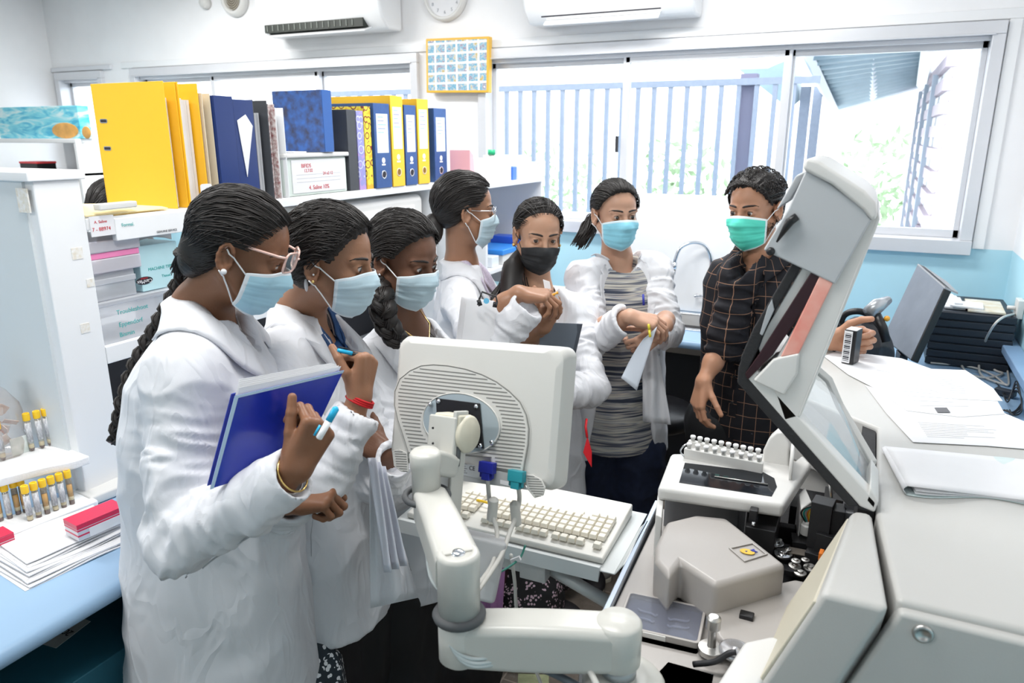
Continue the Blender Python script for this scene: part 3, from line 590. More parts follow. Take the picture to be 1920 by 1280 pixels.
def mpoly(hx,hy,r,h): return [MC+Ru@np.array([x,y,h]) for x,y in rpoly(0,0,hx,hy,r)]
a=mpoly(mw,mh,.02,-.05); b=mpoly(mw,mh,.02,-.022); c=mpoly(mw-.004,mh-.004,.024,-.008); d=mpoly(mw-.014,mh-.014,.03,0.0); n=len(a)
fs=[tuple(range(n))[::-1]]
for k in range(3): fs+=[(k*n+i,k*n+(i+1)%n,(k+1)*n+(i+1)%n,(k+1)*n+i) for i in range(n)]
MB().add(a+b+c+d,fs+[tuple(range(3*n,4*n))]).build('back_shell',MP,MO,smooth=True,bevel=.003,bseg=3)
MB().prism(mpoly(mw-.012,mh-.012,.01,-.052),Ru[:,2]*.003).build('screen',mat('screen_dark',(.02,.02,.03),.1),MO)
out=[(766,850),(757,812),(744,770),(740,735),(744,710),(760,694),(785,686),(815,682),(850,683),(885,690),(918,703),(948,722),(970,745),(984,770),(991,800),(990,840),(983,884),(922,875),(924,848),(930,835)]
zo=lambda x,y:(640+x/3,600+y/3)
outer=[zo(*p) for p in((378,745),(352,660),(318,560),(300,480),(302,400),(330,330),(385,285),(450,256),(520,250),(600,256),(700,275),(790,305),(870,345),(945,400),(1005,460),(1040,530),(1056,610),(1052,700),(1035,790),(1025,852),(850,826),(845,770),(520,745))]
MB().prism([onm(*p,.0005) for p in outer],Ru[:,2]*.004).build('grille_panel',MP,MO,bevel=.0015)
def inside(x,y,pl):
    c=False;n=len(pl);j=n-1
    for i in range(n):
        if ((pl[i][1]>y)!=(pl[j][1]>y)) and (x<(pl[j][0]-pl[i][0])*(y-pl[i][1])/(pl[j][1]-pl[i][1])+pl[i][0]): c=not c
        j=i
    return c
m=MB(); oc=zo(675,580)
def inov(x,y,k=1.0):
    dx=(x-oc[0])/(77*k); dy=(y-oc[1])/(60*k); return dx*dx+dy*dy<1
for r in range(28):
    y0=686+r*6.9; run=None
    for x in range(738,998):
        y=y0+(x-740)*.105; ok=inside(x,y,outer) and inside(x+6,y,outer) and inside(x-6,y,outer) and not inov(x,y) and inside(x,y-4,outer) and inside(x,y+4,outer)
        if ok and run is None: run=x
        if not ok and run is not None:
            if x-run>10:
                p,q=onm(run,y0+(run-740)*.105,.0046),onm(x-1,y0+(x-741)*.105,.0046); dv=Ru[:,1]*.0009
                m.prism([p-dv,q-dv,q+dv,p+dv],Ru[:,2]*.0004)
            run=None
m.build('grille_slots',mat('slot_grey',(.20,.20,.19),.7),MO)
MB().tube([onm(*p,.0045) for p in outer]+[onm(*outer[0],.0045)],.0009,5,False).build('grille_seam',mat('slot_grey',(.20,.20,.19),.7),MO)
GB=mat('blue_grey_plate',(.42,.50,.54),.35,.3)
ov=[(oc[0]+72*math.cos(t),oc[1]+56*math.sin(t)+ .12*72*math.cos(t)) for t in np.linspace(0,2*math.pi,40)[:-1]]
MB().prism([onm(*p,.005) for p in ov],Ru[:,2]*.0015).build('mount_plate',GB,MO,bevel=.0005)
MB().tube([onm(*p,.006) for p in ov]+[onm(*ov[0],.006)],.0016,6,False).build('mount_rim',MP,MO,smooth=True)
bk=[zo(*p) for p in((538,438),(782,468),(806,722),(548,690))]
MB().prism([onm(*p,.0065) for p in bk],Ru[:,2]*.004).build('mounting_plate',BLACK,MO,bevel=.001)
for p in((550,456),(760,486),(783,706),(848,688),(502,472)): MB().lathe(onm(*zo(*p),.0095),[(.0048,0),(.0045,.003),(.002,.0045),(0,.0045)],Ru[:,2],14).build('bolt',CHROME,MO,smooth=True)
for pl in([(290,735),(330,725),(375,745),(382,855),(340,852),(300,820)],[(1032,865),(1080,868),(1130,895),(1152,940),(1140,985),(1090,1000),(1050,950)]):
    m=MB().prism([onm(*zo(*p),.0005) for p in pl],Ru[:,2]*.003); m.build('corner_vent',MP,MO,bevel=.001)
    ys=[p[1] for p in pl]; m=MB(); zp=[zo(*p) for p in pl]
    for y in np.arange(min(ys)/3+604,max(ys)/3+598,4.6):
        xx=[x for x in range(735,1030) if inside(x,y,zp) and inside(x+3,y,zp) and inside(x-3,y,zp)]
        if len(xx)>4: 
            p,q=onm(xx[0],y,.0036),onm(xx[-1],y+1,.0036); dv=Ru[:,1]*.0007; m.prism([p-dv,q-dv,q+dv,p+dv],Ru[:,2]*.0004)
    m.build('corner_vent_slots',mat('slot_grey',(.20,.20,.19),.7),MO)
# connector bay below grille
MB().prism([onm(*p,.002) for p in((857,866),(985,893),(983,906),(990,918),(860,900))],Ru[:,2]*.002).build('connector_bay',mat('bay_grey',(.45,.46,.46),.4),MO)
MB().prism([onm(*p,.0042) for p in((860,866),(905,875),(905,898),(860,889))],Ru[:,2]*.0005).build('rating_label',mat('label_grey',(.55,.57,.58),.4),MO)
Rt=np.stack([Ru[:,0],Ru[:,1],Ru[:,2]],1)
text('CE','label_text',onm(885,878,.005),Rt,.011,INKK,MO,.0002)
for k in range(5):
    a,b_=onm(862,868+k*4.2,.0048),onm(876-(k%2)*3,870+k*4.2,.0048); MB().tube([a,b_],.0004,4).build('label_line',INKK,MO)
MB().prism([onm(*p,.0042) for p in((938,899),(968,906),(967,914),(938,907))],Ru[:,2]*.0005).build('barcode_label',PAPER,MO)
for (px,py,c,nm) in((914,876,(.02,.03,.35),'blue_connector'),(969,892,(.02,.28,.34),'teal_connector')):
    mm=mat(nm,c,.35); p0=onm(px,py,.012)
    h=MB().box(p0+Ru@np.array([0,.0,0]),(.0155,.010,.007),Ru); h.box(p0+Ru@np.array([0,-.014,0]),(.0085,.009,.006),Ru)
    for s in(-1,1): h.box(p0+Ru@np.array([s*.0125,-.012,0]),(.0022,.007,.0025),Ru)
    h.build(nm,mm,MO,bevel=.001)
CB=mat('cable_cream',(.66,.65,.61),.45)
def cable(name,pts,r,label,m=CB,n=8,parent=None):
    o=MB().tube(bez(pts,8),r,n).build(name,m,parent,smooth=True)
    if parent is None: tag(o,label,'cable')
    return o
p1,p2=onm(914,893,.012),onm(971,907,.012)
cable('video_cable',[p1,PT(917,930,1.36),PT(922,960,1.35),PT(932,1000,1.34),PT(926,1050,1.30),PT(905,1085,1.25),PT(880,1112,1.20),PT(850,1150,1.17)],.0042,'cream video cable hanging from the blue connector under the monitor')
cable('video_cable',[p2,PT(974,935,1.36),PT(968,965,1.35),PT(955,1000,1.33),PT(940,1040,1.30),PT(915,1080,1.26),PT(885,1122,1.20),PT(855,1165,1.165)],.0042,'cream video cable hanging from the teal connector under the monitor')
for q,r in((PT(921,953,1.35),0),(PT(969,962,1.35),1)):
    tag(MB().lathe(q+[0,0,-.026],[(.004,0),(.0095,.004),(.0095,.045),(.004,.05)],(-.1 if r else .12,0,1),14).build('ferrite_core',CB,smooth=True,bevel=.001),['grey ferrite core on the blue-connector cable','grey ferrite core on the teal-connector cable'][r],'ferrite core')
# arm
ARM=mat('cream_enamel',(.60,.595,.555),.3,noise=.02,nscale=8); RUB=mat('grey_rubber',(.09,.095,.10),.6)
AR=thing('swing_arm',PT(1165,1270,1.1),'cream jointed swing arm holding the monitor, bolted to a round base','swing arm')
def armseg(A,B,w0,w1,h,name,dz=0):   # tapered rounded beam between A and B, z up
    d=B-A; L_=np.linalg.norm(d[:2]); R=frame(d,np.cross((0,0,1),d)); ln=np.linalg.norm(d); P=[]
    for u in np.linspace(0,1,14):
        ww=w0+(w1-w0)*u; hh=h*(1+.1*math.sin(math.pi*u)); row=[]
        for x,y in rpoly(0,0,ww,hh,min(ww,hh)*.45,4): row.append(A+R@np.array([ln*u,x,y]))
        P.append(row)
    n=len(P[0]); V=[p for r in P for p in r]
    fs=[(i*n+k,i*n+(k+1)%n,(i+1)*n+(k+1)%n,(i+1)*n+k) for i in range(13) for k in range(n)]+[tuple(range(n))[::-1],tuple(range(13*n,14*n))]
    return MB().add(V,fs).build(name,ARM,AR,smooth=True,bevel=.002)
E1=PT(862,1196,1.10); E2=PT(1158,1200,1.09); E2[2]=E1[2]
armseg(E1,E2,.030,.033,.036,'lower_arm')
MB().lathe(E1+[0,0,-.036],[(.026,0),(.032,.006),(.032,.07),(.026,.074)],n=28).build('elbow_hub',ARM,AR,smooth=True)
MB().lathe(E2+[0,0,-.036],[(.028,0),(.035,.006),(.035,.07),(.03,.076)],n=28).build('base_hub',ARM,AR,smooth=True)
MB().lathe(E2+[0.004,0,-.052],[(.026,0),(.026,.016),(0,.016)],n=28).build('base_collar',mat('hub_grey',(.42,.44,.45),.3,.4),AR,smooth=True)
MB().lathe(E2+[.012,0,-.115],[(.055,0),(.062,.012),(.062,.05),(.055,.06),(.03,.064),(0,.064)],n=36).build('round_base',ARM,AR,smooth=True)
MB().lathe(E2+[.012,0,-.30],[(.05,0),(.05,.186)],n=24).build('base_post',ARM,AR,smooth=True)
zt=E1[2]
MB().lathe(E1+[0,0,.038],[(.038,0),(.040,.006),(.036,.012),(.0,.012)],n=28).build('elbow_ring',RUB,AR,smooth=True)
MB().lathe(E1+[0,0,.05],[(.031,0),(.032,.09),(.030,.096),(.022,.098),(.021,.094),(0,.094)],n=28).build('elbow_post',ARM,AR,smooth=True)
MB().ball(E1+[0,0,.143],(.012,.012,.006)).build('elbow_pin',CHROME,AR,smooth=True)
U1=E1+[0,0,.115]; U2=PT(806,945,1.225)
armseg(U1,U2,.034,.028,.032,'upper_arm')
MB().tube([PT(800,928,1.225)+np.array([.036*math.cos(t),.036*math.sin(t),0]) for t in np.linspace(0,2*math.pi,25)],.0055,8,False).build('rubber_ring',RUB,AR,smooth=True)
W=PT(800,925,1.225)
MB().lathe(W,[(.024,-.012),(.024,.045),(.026,.05),(.026,.072),(.022,.077),(0,.078)],n=24).build('wrist_post',ARM,AR,smooth=True)
K=PT(838,872,1.27); R_=Ru
armseg(W+[0,0,.062],K+[0.004,0,.0],.016,.020,.019,'wrist_link')
MB().box(PT(836,849,1.275),(.029,.02,.005),R_).build('rubber_pad',RUB,AR,bevel=.002)
P1,P2=PT(836,800,1.27),PT(836,830,1.27)
MB().box(PT(829,815,1.268)+0*R_[:,0],(.029,.033,.004),R_).build('clevis_plate',ARM,AR,bevel=.003)
for dx,dy in((-17,-13),(9,-9),(-17,16),(9,20)):
    MB().lathe(PT(829+dx,815+dy,1.262),[(.0022,0),(.0018,.0015),(0,.0015)],Ru[:,2],8).build('screw',BLACK,AR)
MB().box(PT(855,895,1.268),(.004,.115,.018),R_).build('upright_strip',ARM,AR,bevel=.002)
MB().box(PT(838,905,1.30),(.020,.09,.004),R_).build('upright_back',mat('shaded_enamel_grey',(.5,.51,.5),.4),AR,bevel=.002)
h0=PT(843,815,1.268); h1=onm(875,810,.010)
a=PT(830,790,1.275); 
MB().lathe(PT(866,812,1.285)-Ru[:,0]*.035,[(.030,0),(.033,.004),(.033,.05),(.029,.054)],Ru[:,0],28).build('tilt_hinge',mat('aged_cream',(.68,.64,.52),.35),AR,smooth=True)
MB().box(PT(850,790,1.285),(.028,.014,.02),Ru).build('hinge_block',mat('aged_cream',(.68,.64,.52),.35),AR,bevel=.004)
MB().tube([PT(862,812,1.295),onm(868,812,.011)],.02,16).build('mount_neck',BLACK,AR,smooth=True)
# cables around the arm
LG=mat('cable_pale_grey',(.55,.60,.60),.45)
for k,(o_,r) in enumerate((((0,0),.0035),((4,6),.003),((-5,-8),.0028))):
    dx,dy=o_
    cable('arm_cable',[PT(803+dx,1010,1.18),PT(812+dx,1080,1.13),PT(838+dx,1130+dy,1.10),PT(838+dx,1180+dy,1.08),PT(855+dx,1225+dy,1.07),PT(890,1243+dy,1.07),PT(935,1236+dy,1.08),PT(960,1226,1.09)],r,['pale grey cable looping under the elbow of the swing arm','thin pale cable, outermost of the loops round the arm elbow','thin pale cable, innermost of the loops round the arm elbow'][k],LG)
cable('power_cable',[PT(955,1228,1.12),PT(1000,1245,1.12),PT(1050,1268,1.1),PT(1090,1290,1.08)],.006,'thick dark grey cable running from under the swing arm to the floor edge',mat('cable_dark_grey',(.10,.12,.14),.5))
cable('base_cable',[PT(1080,1236,1.10),PT(1100,1250,1.08),PT(1115,1275,1.06),PT(1125,1300,1.05)],.005,'cream cable beside the round arm base',CB)
cable('floor_cable',[PT(958,1040,1.5),PT(965,1090,1.55),PT(970,1150,1.6),PT(990,1220,1.7),PT(1010,1270,1.72),PT(1025,1310,1.72)],.004,'long cream cable dropping past the floral trousers to the floor',CB)
cable('earth_wire',[PT(985,1022,1.42),PT(975,1045,1.40),PT(950,1065,1.36),PT(915,1082,1.30),PT(880,1092,1.22)],.0022,'thin green-grey earth wire slung under the keyboard tray',mat('wire_green',(.03,.22,.17),.4))
tag(MB().box(PT(967,1049,1.39),(.010,.003,.004),frame((1,.2,.6),(0,1,0))).build('wire_tag',PAPER),'small white tag clipped on the green earth wire','tag')
# ================= KEYBOARD =================
KZ=.885
RF,RB,LF=PZ(1131,1036,KZ),PZ(1192,945,KZ),PZ(762,950,KZ)
KR=frame(RF-LF,RB-RF); ku,kv=KR[:,0],KR[:,1]; kl=np.linalg.norm(RF-LF); kd=abs((RB-RF)@kv)
def K_(u,v,z=0): return RF-ku*u+kv*v+np.array([0,0,z])     # u leftwards from the near right corner
KB=thing('keyboard',K_(kl/2,kd/2,-.03),'old cream keyboard with chunky keycaps on the metal tray','keyboard')
KW=mat('keyboard_cream',(.78,.77,.72),.4,noise=.04,nscale=9); KC=mat('keycap_cream',(.80,.76,.66),.45,noise=.05,nscale=30); 
MB().prism([K_(0,0,-.028),K_(0,kd,-.028),K_(0,kd,.0),K_(0,kd*.9,-.002),K_(0,.03,-.012),K_(0,.0,-.014)],-ku*kl).build('case',KW,KB,bevel=.004,bseg=3)
kp=None; n_k=0; pit=.0185
v0=.030
for row in range(6):
    v=v0+row*pit*(1.0)+(.012 if row else 0); u=.022
    if row==0: us=[.022]+[.022+pit*(2+i+(i//4)*.5) for i in range(12)]+[.022+pit*(17+i-.3) for i in range(3)]
    else: us=[.022+pit*i for i in range(15)]+[.022+pit*(16.6+i) for i in range(3)]+([.022+pit*(20.8+i) for i in range(2)] if row<5 else [])
    if row==5: us=[u for i,u in enumerate(us) if i not in(4,5,6,7,8,9,14)]
    for u in us:
        if u>kl-.022: continue
        if n_k>=99: continue
        c=K_(u,v,-.010+v*.06)
        if kp is None:
            kp=MB(); a=.0089; b_=.0070
            vs=[KR@np.array([x*a,y*a,0]) for x,y in((-1,-1),(1,-1),(1,1),(-1,1))]+[KR@np.array([x*b_,y*b_+.0008,.0095]) for x,y in((-1,-1),(1,-1),(1,1),(-1,1))]
            kp.add([c+v_ for v_ in vs],[(0,1,2,3),(4,7,6,5),(0,4,5,1),(1,5,6,2),(2,6,7,3),(3,7,4,0)]); kp=kp.build('key',KC,KB,bevel=.0012); kc0=c
        else:
            q=kp.copy(); COL.objects.link(q); q.parent=KB; q.location=[float(z) for z in (c-kc0)]
        n_k+=1
sp=K_(.022+pit*6.5,v0+5*pit+.012,0)
MB().box(sp+[0,0,-.001],(pit*3,.0078,.005),KR).build('space_bar',KC,KB,bevel=.002)
tag(MB().tube(bez([K_(.33,.085,.006),K_(.31,.080,.009),K_(.29,.082,.006),K_(.275,.078,.006)],5),.003,6).build('yellow_tape',mat('yellow_tape',(.85,.55,.03),.5),smooth=True),'strip of yellow-orange tape lying on the keyboard keys','tape')
TR=thing('keyboard_tray',K_(kl/2,0,-.06),'pale grey metal tray holding the keyboard out from the analyser','tray')
GM=mat('pale_grey_sheet_metal',(.62,.65,.65),.35,.1)
MB().prism([K_(-.03,-.02,-.032),K_(-.03,kd+.02,-.032),K_(-.03,kd+.02,-.029),K_(-.03,-.02,-.029)],-ku*(kl+.05)).build('plate',GM,TR,bevel=.001)
MB().prism([K_(-.0,-.022,-.022),K_(-.0,-.012,-.022),K_(-.0,-.012,-.03),K_(-.0,-.026,-.052),K_(-.0,-.030,-.050)],-ku*(kl+.01)).build('front_lip',GM,TR,bevel=.001)
MB().prism([K_(-.03,-.02,-.03),K_(-.03,kd*.8,-.03),K_(-.045,kd*.8,-.01),K_(-.045,-.01,-.01)],ku*.002).build('side_lip',GM,TR)
MB().box(K_(.16,.06,-.075),(.03,.05,.04),KR).build('bracket',GM,TR,bevel=.002)
MB().box(K_(.22,.02,-.075),(.06,.004,.03),KR).build('bracket',GM,TR,bevel=.001)
MB().tube([K_(.16,.06,-.1),K_(-.02,.02,-.13)],.014,8).build('support_arm',GM,TR,smooth=True)
MB().tube([K_(-.02,.02,-.13),(-.34,1.25,K_(0,0,-.13)[2])],.014,8).build('support_arm',GM,TR,smooth=True)
q=PT(900,1060,1.33); pb=MB().box(q,(.040,.028,.055),frame((1,.35,-.2),(0,1,-.4))).build('power_box',mat('pale_grey_box',(.5,.51,.52),.4),bevel=.008,bseg=3)
tag(pb,'pale grey power brick hanging beside the swing arm under the keyboard','power brick')
bpy.context.view_layer.update()
# ================= LEFT SIDE =================
MEL=mat('white_melamine',(.85,.86,.87),.35,noise=.03,nscale=2)
MELSHADE=mat('shaded_white_melamine',(.70,.74,.76),.4,noise=.04,nscale=2)  # white melamine greyed to paint in the side panel's shade
xs_=-1.72; zs=1.505
SH=thing('shelf_unit',(-1.9,1.9,.82),'long white shelf unit standing on the left bench, loaded with binders','shelf unit')
MB().bx(-2.32,xs_,1.065,1.178,.82,1.60).build('end_column',MEL,SH,bevel=.003)
MB().bx(-2.34,xs_+.008,1.05,1.19,1.60,1.622).build('column_cap',MEL,SH,bevel=.003)
MB().bx(-2.315,xs_-.03,1.058,1.065,.82,1.6).build('side_panel',MELSHADE,SH)
MB().bx(-2.02,xs_,1.178,2.80,zs-.028,zs).build('top_shelf',MEL,SH,bevel=.002)
MB().bx(-2.02,xs_,1.178,2.80,1.155,1.178).build('lower_shelf',MEL,SH,bevel=.002)
MB().bx(xs_-.02,xs_+.001,1.178,2.80,1.135,1.18).build('shelf_edge_strip',MEL,SH,bevel=.002)
MB().bx(-2.02,xs_,2.77,2.80,.82,zs-.028).build('far_upright',MEL,SH,bevel=.002)
MB().bx(-2.06,-2.03,1.178,2.8,.82,1.15).build('dark_back',mat('cavity_shade_board',(.03,.03,.035),.7),SH)  # near-black sheet paints the shade below the lower shelf
MB().bx(xs_-.012,xs_+.006,1.25,1.56,zs-.062,zs-.006).build('label_rail',MEL,SH,bevel=.002)
o=MB().bx(xs_+.001,xs_+.004,1.185,1.25,zs-.045,zs+.004).build('paper_label',PAPER,SH)
RX=np.array([[0,0,1],[1,0,0],[0,1,0]],float)   # text facing +x, running along +y
def tx(s,y,z,size,m,par,x=xs_+.0075): text(s,'handwriting',(x,y,z),RX,size,m,par,.0002)
tx('A. Saline',1.213,zs-.010,.010,INKR,SH,xs_+.0045); tx('7 - 88974',1.213,zs-.028,.013,INKR,SH,xs_+.0045); tx('Formal.',1.285,zs-.024,.012,INKT,SH)
tx('UREA',1.50,zs-.018,.010,INKB,SH); tx('GENUINE SERVICE',1.40,zs-.053,.008,INKK,SH)
b=PX(67,320,xs_+.002); 
MB().bx(xs_-.05,xs_-.01,1.054,1.0575,1.53,1.585).build('old_sticker',mat('peeling_sticker',(.72,.66,.55),.7,col2=(.85,.85,.84),noise=.4,nscale=120),SH)
for px,py,s in((145,475,.014),(170,530,.01),(160,615,.012)):
    p=PX(px,py,xs_+.0008); MB().bx(xs_,xs_+.0012,p[1]-s,p[1]+s,p[2]-s,p[2]+s).build('tape_residue',mat('peeling_sticker',(.72,.66,.55),.7),SH)
# second unit (far)
SH2=thing('wall_shelf',(-1.6,3.2,.9),'white open shelf rack beyond the long unit, next to the window','shelf')
xc=-1.5
MB().bx(-1.85,xc,2.86,3.5,1.48,1.50).build('top_shelf',MEL,SH2,bevel=.002)
MB().prism([(xc-.002,3.46,1.48),(xc-.002,3.46,.95),(-1.84,3.46,.95),(-1.84,3.46,1.48)],(0,.018,0)).build('end_panel',MEL,SH2,bevel=.002)
MB().bx(-1.85,xc,2.86,3.46,1.10,1.12).build('lower_shelf',MEL,SH2,bevel=.002)
MB().bx(-1.85,-1.83,2.86,3.46,.86,1.48).build('back_panel',MEL,SH2)
MB().bx(-1.85,xc,2.85,2.87,.86,1.48).build('end_panel',MEL,SH2)
NAVY=mat('navy_binder_cloth',(.035,.10,.30),.45,noise=.15,nscale=40,bump=.1,bscale=300); NAVY2=mat('dark_navy_vinyl',(.012,.035,.16),.3)
YELB=mat('yellow_binder_card',(.95,.55,.03),.4); GRB=mat('dark_grey_board',(.06,.065,.075),.5); TAN=mat('tan_card',(.72,.62,.46),.6)
FILM=mat('milky_sleeve',(.72,.73,.76),.15)
def pages(par,x0,x1,y0,y1,z0,z1,m=PAPER,n=5):
    b=MB(); d=(y1-y0)/n
    for k in range(n): b.bx(x0,x1-.004*RS.rand()-.002*k,y0+d*k,y0+d*(k+.86),z0,z1-.004*RS.rand())
    b.build('papers',m,par)
def binder_open(y0,y1,xf,z0,h,m,label,depth=.28,inner=PAPER,rings=False,lean=0,group='folders on the top shelf',cat='binder'):   # open edge toward the room
    t=thing('ring_binder',(xf-depth/2,(y0+y1)/2,z0),label,cat,group)
    MB().bx(xf-depth,xf,y0,y0+.003,z0,z0+h).build('front_cover',m,t,bevel=.0008)
    MB().bx(xf-depth,xf,y1-.003,y1,z0,z0+h).build('back_cover',m,t,bevel=.0008)
    MB().bx(xf-depth-.003,xf-depth,y0,y1,z0,z0+h).build('spine',m,t)
    pages(t,xf-depth+.02,xf-.02,y0+.008,y1-.008,z0+.002,z0+h*.88,inner)
    if rings:
        for dz in(.19,.265):
            p=[(xf-depth+.03+.018*s-.0,y0-.0005,z0+dz*h/.34-.035+q) for s,q in((-1,-.003),(1,-.003),(1,.003),(-1,.003))]
            cx_=xf-depth+.032; cz_=z0+dz-.03
            R1=[(cx_+a,y0-.001,cz_+b) for a,b in rpoly(0,0,.016,.006,.0055,4)]; R2=[(cx_+a,y0-.001,cz_+b) for a,b in rpoly(0,0,.013,.0035,.003,4)]
            MB().ring_prism(R1,R2,(0,.001,0)).build('slot_rim',CHROME,t); MB().prism(R2,(0,.0009,0)).build('slot',INKK,t)
    t.rotation_euler=(0,0,0); return t
def Yat(px,py,x=xs_): return PX(px,py,x)[1]
def ZTat(px,py,x=xs_): return PX(px,py,x)[2]
z0=zs+.0005
YEL_=binder_open(Yat(322,260),Yat(345,260),xs_-.01,z0,.335,YELB,'large yellow lever arch binder nearest the shelf end, its cover facing out',.285,rings=True)
binder_open(Yat(346,260),Yat(385,260)-.004,xs_-.005,z0,.335,YELB,'yellow binder stuffed with papers standing second on the shelf',.28)
binder_open(Yat(386,260),Yat(402,260),xs_+.0,z0,.31,TAN,'thin tan card folder between the yellow and navy binders',.26)
def binder_spine(y0,y1,xf,z0,h,m,label,depth=.28,lab=None,ring=False,logo=False,rivets=False,group='folders on the top shelf',pocket=False):
    t=thing('ring_binder',(xf-depth/2,(y0+y1)/2,z0),label,'binder',group)
    MB().bx(xf-.003,xf,y0,y1,z0,z0+h).build('spine',m,t,bevel=.0012)
    MB().bx(xf-depth,xf-.003,y0,y0+.003,z0,z0+h).build('front_cover',m,t,bevel=.0008)
    MB().bx(xf-depth,xf-.003,y1-.003,y1,z0,z0+h).build('back_cover',m,t,bevel=.0008)
    pages(t,xf-depth+.01,xf-.02,y0+.006,y1-.006,z0+.004,z0+h*.93)
    yc=(y0+y1)/2; wd=(y1-y0)
    if lab is not None:
        MB().bx(xf,xf+.0008,yc-wd*.36,yc+wd*.36,z0+h*.42,z0+h*.88).build('spine_label',lab,t)
        for k in range(5):
            MB().bx(xf+.0008,xf+.0012,yc-wd*.28,yc+wd*(.05+.2*RS.rand()),z0+h*(.84-.045*k),z0+h*(.845-.045*k)).build('handwriting',INKB if k%2 else INKT,t)
    if ring:
        MB().lathe((xf,yc,z0+h*.16),[(.0165,0),(.0165,.0012),(.0125,.0016),(.012,.0003)],(1,0,0),24).build('finger_ring',CHROME if m is not YELB else TAN,t,smooth=True)
        MB().lathe((xf,yc,z0+h*.16),[(.0125,0),(.0125,.0006),(0,.0006)],(1,0,0),24).build('finger_hole',INKK if m is not YELB else mat('brown_hole',(.25,.12,.01),.7),t)
    if logo:
        MB().lathe((xf,yc,z0+h*.33),[(.011,0),(.011,.0006),(.008,.0006),(.008,.0003),(0,.0003)],(1,0,0),20).build('round_emblem',PAPER,t)
        MB().bx(xf,xf+.0007,yc-.012,yc+.012,z0+h*.27,z0+h*.29).build('emblem_bar',PAPER,t)
    if rivets:
        for q in(.42,.66): MB().lathe((xf-depth*.18,y0,z0+h*q),[(.006,0),(.005,.002),(0,.002)],(0,-1,0),12).build('rivet',CHROME,t,smooth=True)
    if pocket:
        MB().add([(xf+.001,yc-.01,z0+h*.25),(xf+.001,yc+.03,z0+h*.75),(xf+.001,yc+.005,z0+h*.86),(xf+.001,yc-.03,z0+h*.80),(xf+.0025,yc-.01,z0+h*.25),(xf+.0025,yc+.03,z0+h*.75),(xf+.0025,yc+.005,z0+h*.86),(xf+.0025,yc-.03,z0+h*.80)],[(0,1,2,3),(4,5,6,7),(0,1,5,4),(1,2,6,5),(2,3,7,6),(3,0,4,7)]).build('tucked_paper',PAPER,t)
    return t
binder_spine(Yat(403,260),Yat(438,260),xs_+.01,z0,.305,NAVY2,'dark navy binder standing beside the yellow ones, plain spine',.27)
binder_spine(Yat(440,260),Yat(477,260),xs_+.005,z0,.298,NAVY2,'dark navy binder with a folded white paper tucked on its spine',.27,pocket=True)
binder_open(Yat(479,260),Yat(506,260),xs_,z0,.30,GRB,'clear-sleeved folder with dark grey covers standing on the shelf',.25,inner=FILM)
o=binder_open(Yat(507,260),Yat(519,260),xs_,z0,.29,mat('speckled_red_black',(.25,.05,.05),.5,col2=(.85,.85,.83),nscale=90),'thin folder with a speckled red and black edge on the shelf',.22)
binder_open(Yat(520,260),Yat(535,260),xs_,z0,.28,MEL,'thin white folder at the end of the first row on the shelf',.22)
# curled number tag near yellow binder
p=PX(395,365,xs_+.02); tag(MB().prism([(xs_+.004,p[1]+a,p[2]+b) for a,b in rpoly(0,0,.02,.03,.008)],(.003,0,0)).build('name_card',PAPER),'small rounded white card leaning between tan folder and navy binder','card')
# manila envelope and white ruler-like strip
e=[PZ(155,343,zs+.012),PZ(308,385,zs+.012),PZ(295,392,zs+.003),PZ(157,392,zs+.003)]
P=[[np.array([-1.80,1.185,zs+.03]),np.array([-1.80,1.30,zs+.022]),np.array([-1.76,1.43,zs+.006])],[np.array([-1.73,1.185,zs+.004]),np.array([-1.725,1.30,zs+.004]),np.array([-1.722,1.42,zs+.004])]]
tag(MB().grid(P,.003).build('envelope',mat('manila',(.93,.80,.47),.6)),'manila envelope lying on the shelf in front of the yellow binder','envelope')
tag(MB().box(PX(215,385,xs_)+[.004,0,.0],(.012,.055,.008),rz(.05)).build('plastic_strip',WPLA,bevel=.003),'flat white plastic strip lying on the manila envelope','strip')
# box and blue marbled binder
yb0,yb1=Yat(540,340),Yat(655,340)
BX=thing('storage_box',(-1.85,(yb0+yb1)/2,zs),'pale green-grey plastic box with taped paper notes on the shelf','box')
MB().bx(-1.98,xs_-.01,yb0,yb1,zs+.0005,zs+.125).build('body',mat('pale_green_plastic',(.66,.74,.69),.35),BX,bevel=.006)
MB().bx(-1.99,xs_,yb0-.008,yb1+.008,zs+.125,zs+.140).build('lid',WPLA,BX,bevel=.004)
MB().bx(xs_-.01,xs_-.007,yb0+.03,yb1-.01,zs+.01,zs+.118).build('taped_note',PAPER,BX,bevel=.001)
for k,(s,dy,dz,sz,c) in enumerate((('BIFIDS',.07,.098,.018,INKR),('12.7.02',.08,.082,.015,INKR),('24 x2 12',.18,.07,.015,INKR),('4. Saline 10%',.13,.025,.02,INKR))): tx(s,yb0+.03+dy,zs+dz,sz,c,BX,xs_-.0065)
for k in range(3): MB().bx(xs_-.007,xs_-.0066,yb0+.05,yb1-.04,zs+.045+.012*k,zs+.0458+.012*k).build('ruled_line',mat('grey_print',(.4,.42,.45),.6),BX)
def marble():
    return mat('blue_marbled_cover',(.05,.16,.52),.45,col2=(.05,.055,.10),noise=.5,nscale=34,bump=.05)
yc=PX(560,243,-2.0)[1]
t=thing('ring_binder',(-1.86,yb0+.1,zs+.141),'blue marbled binder standing on the plastic box','binder','folders on the top shelf')
y_=PY(607,240,2.2)
MB().bx(-1.93,xs_+.005,yb0+.185,yb0+.189,zs+.1415,zs+.345).build('front_cover',marble(),t,bevel=.001)
MB().bx(-1.93,xs_+.005,yb0+.235,yb0+.239,zs+.1415,zs+.345).build('back_cover',marble(),t,bevel=.001)
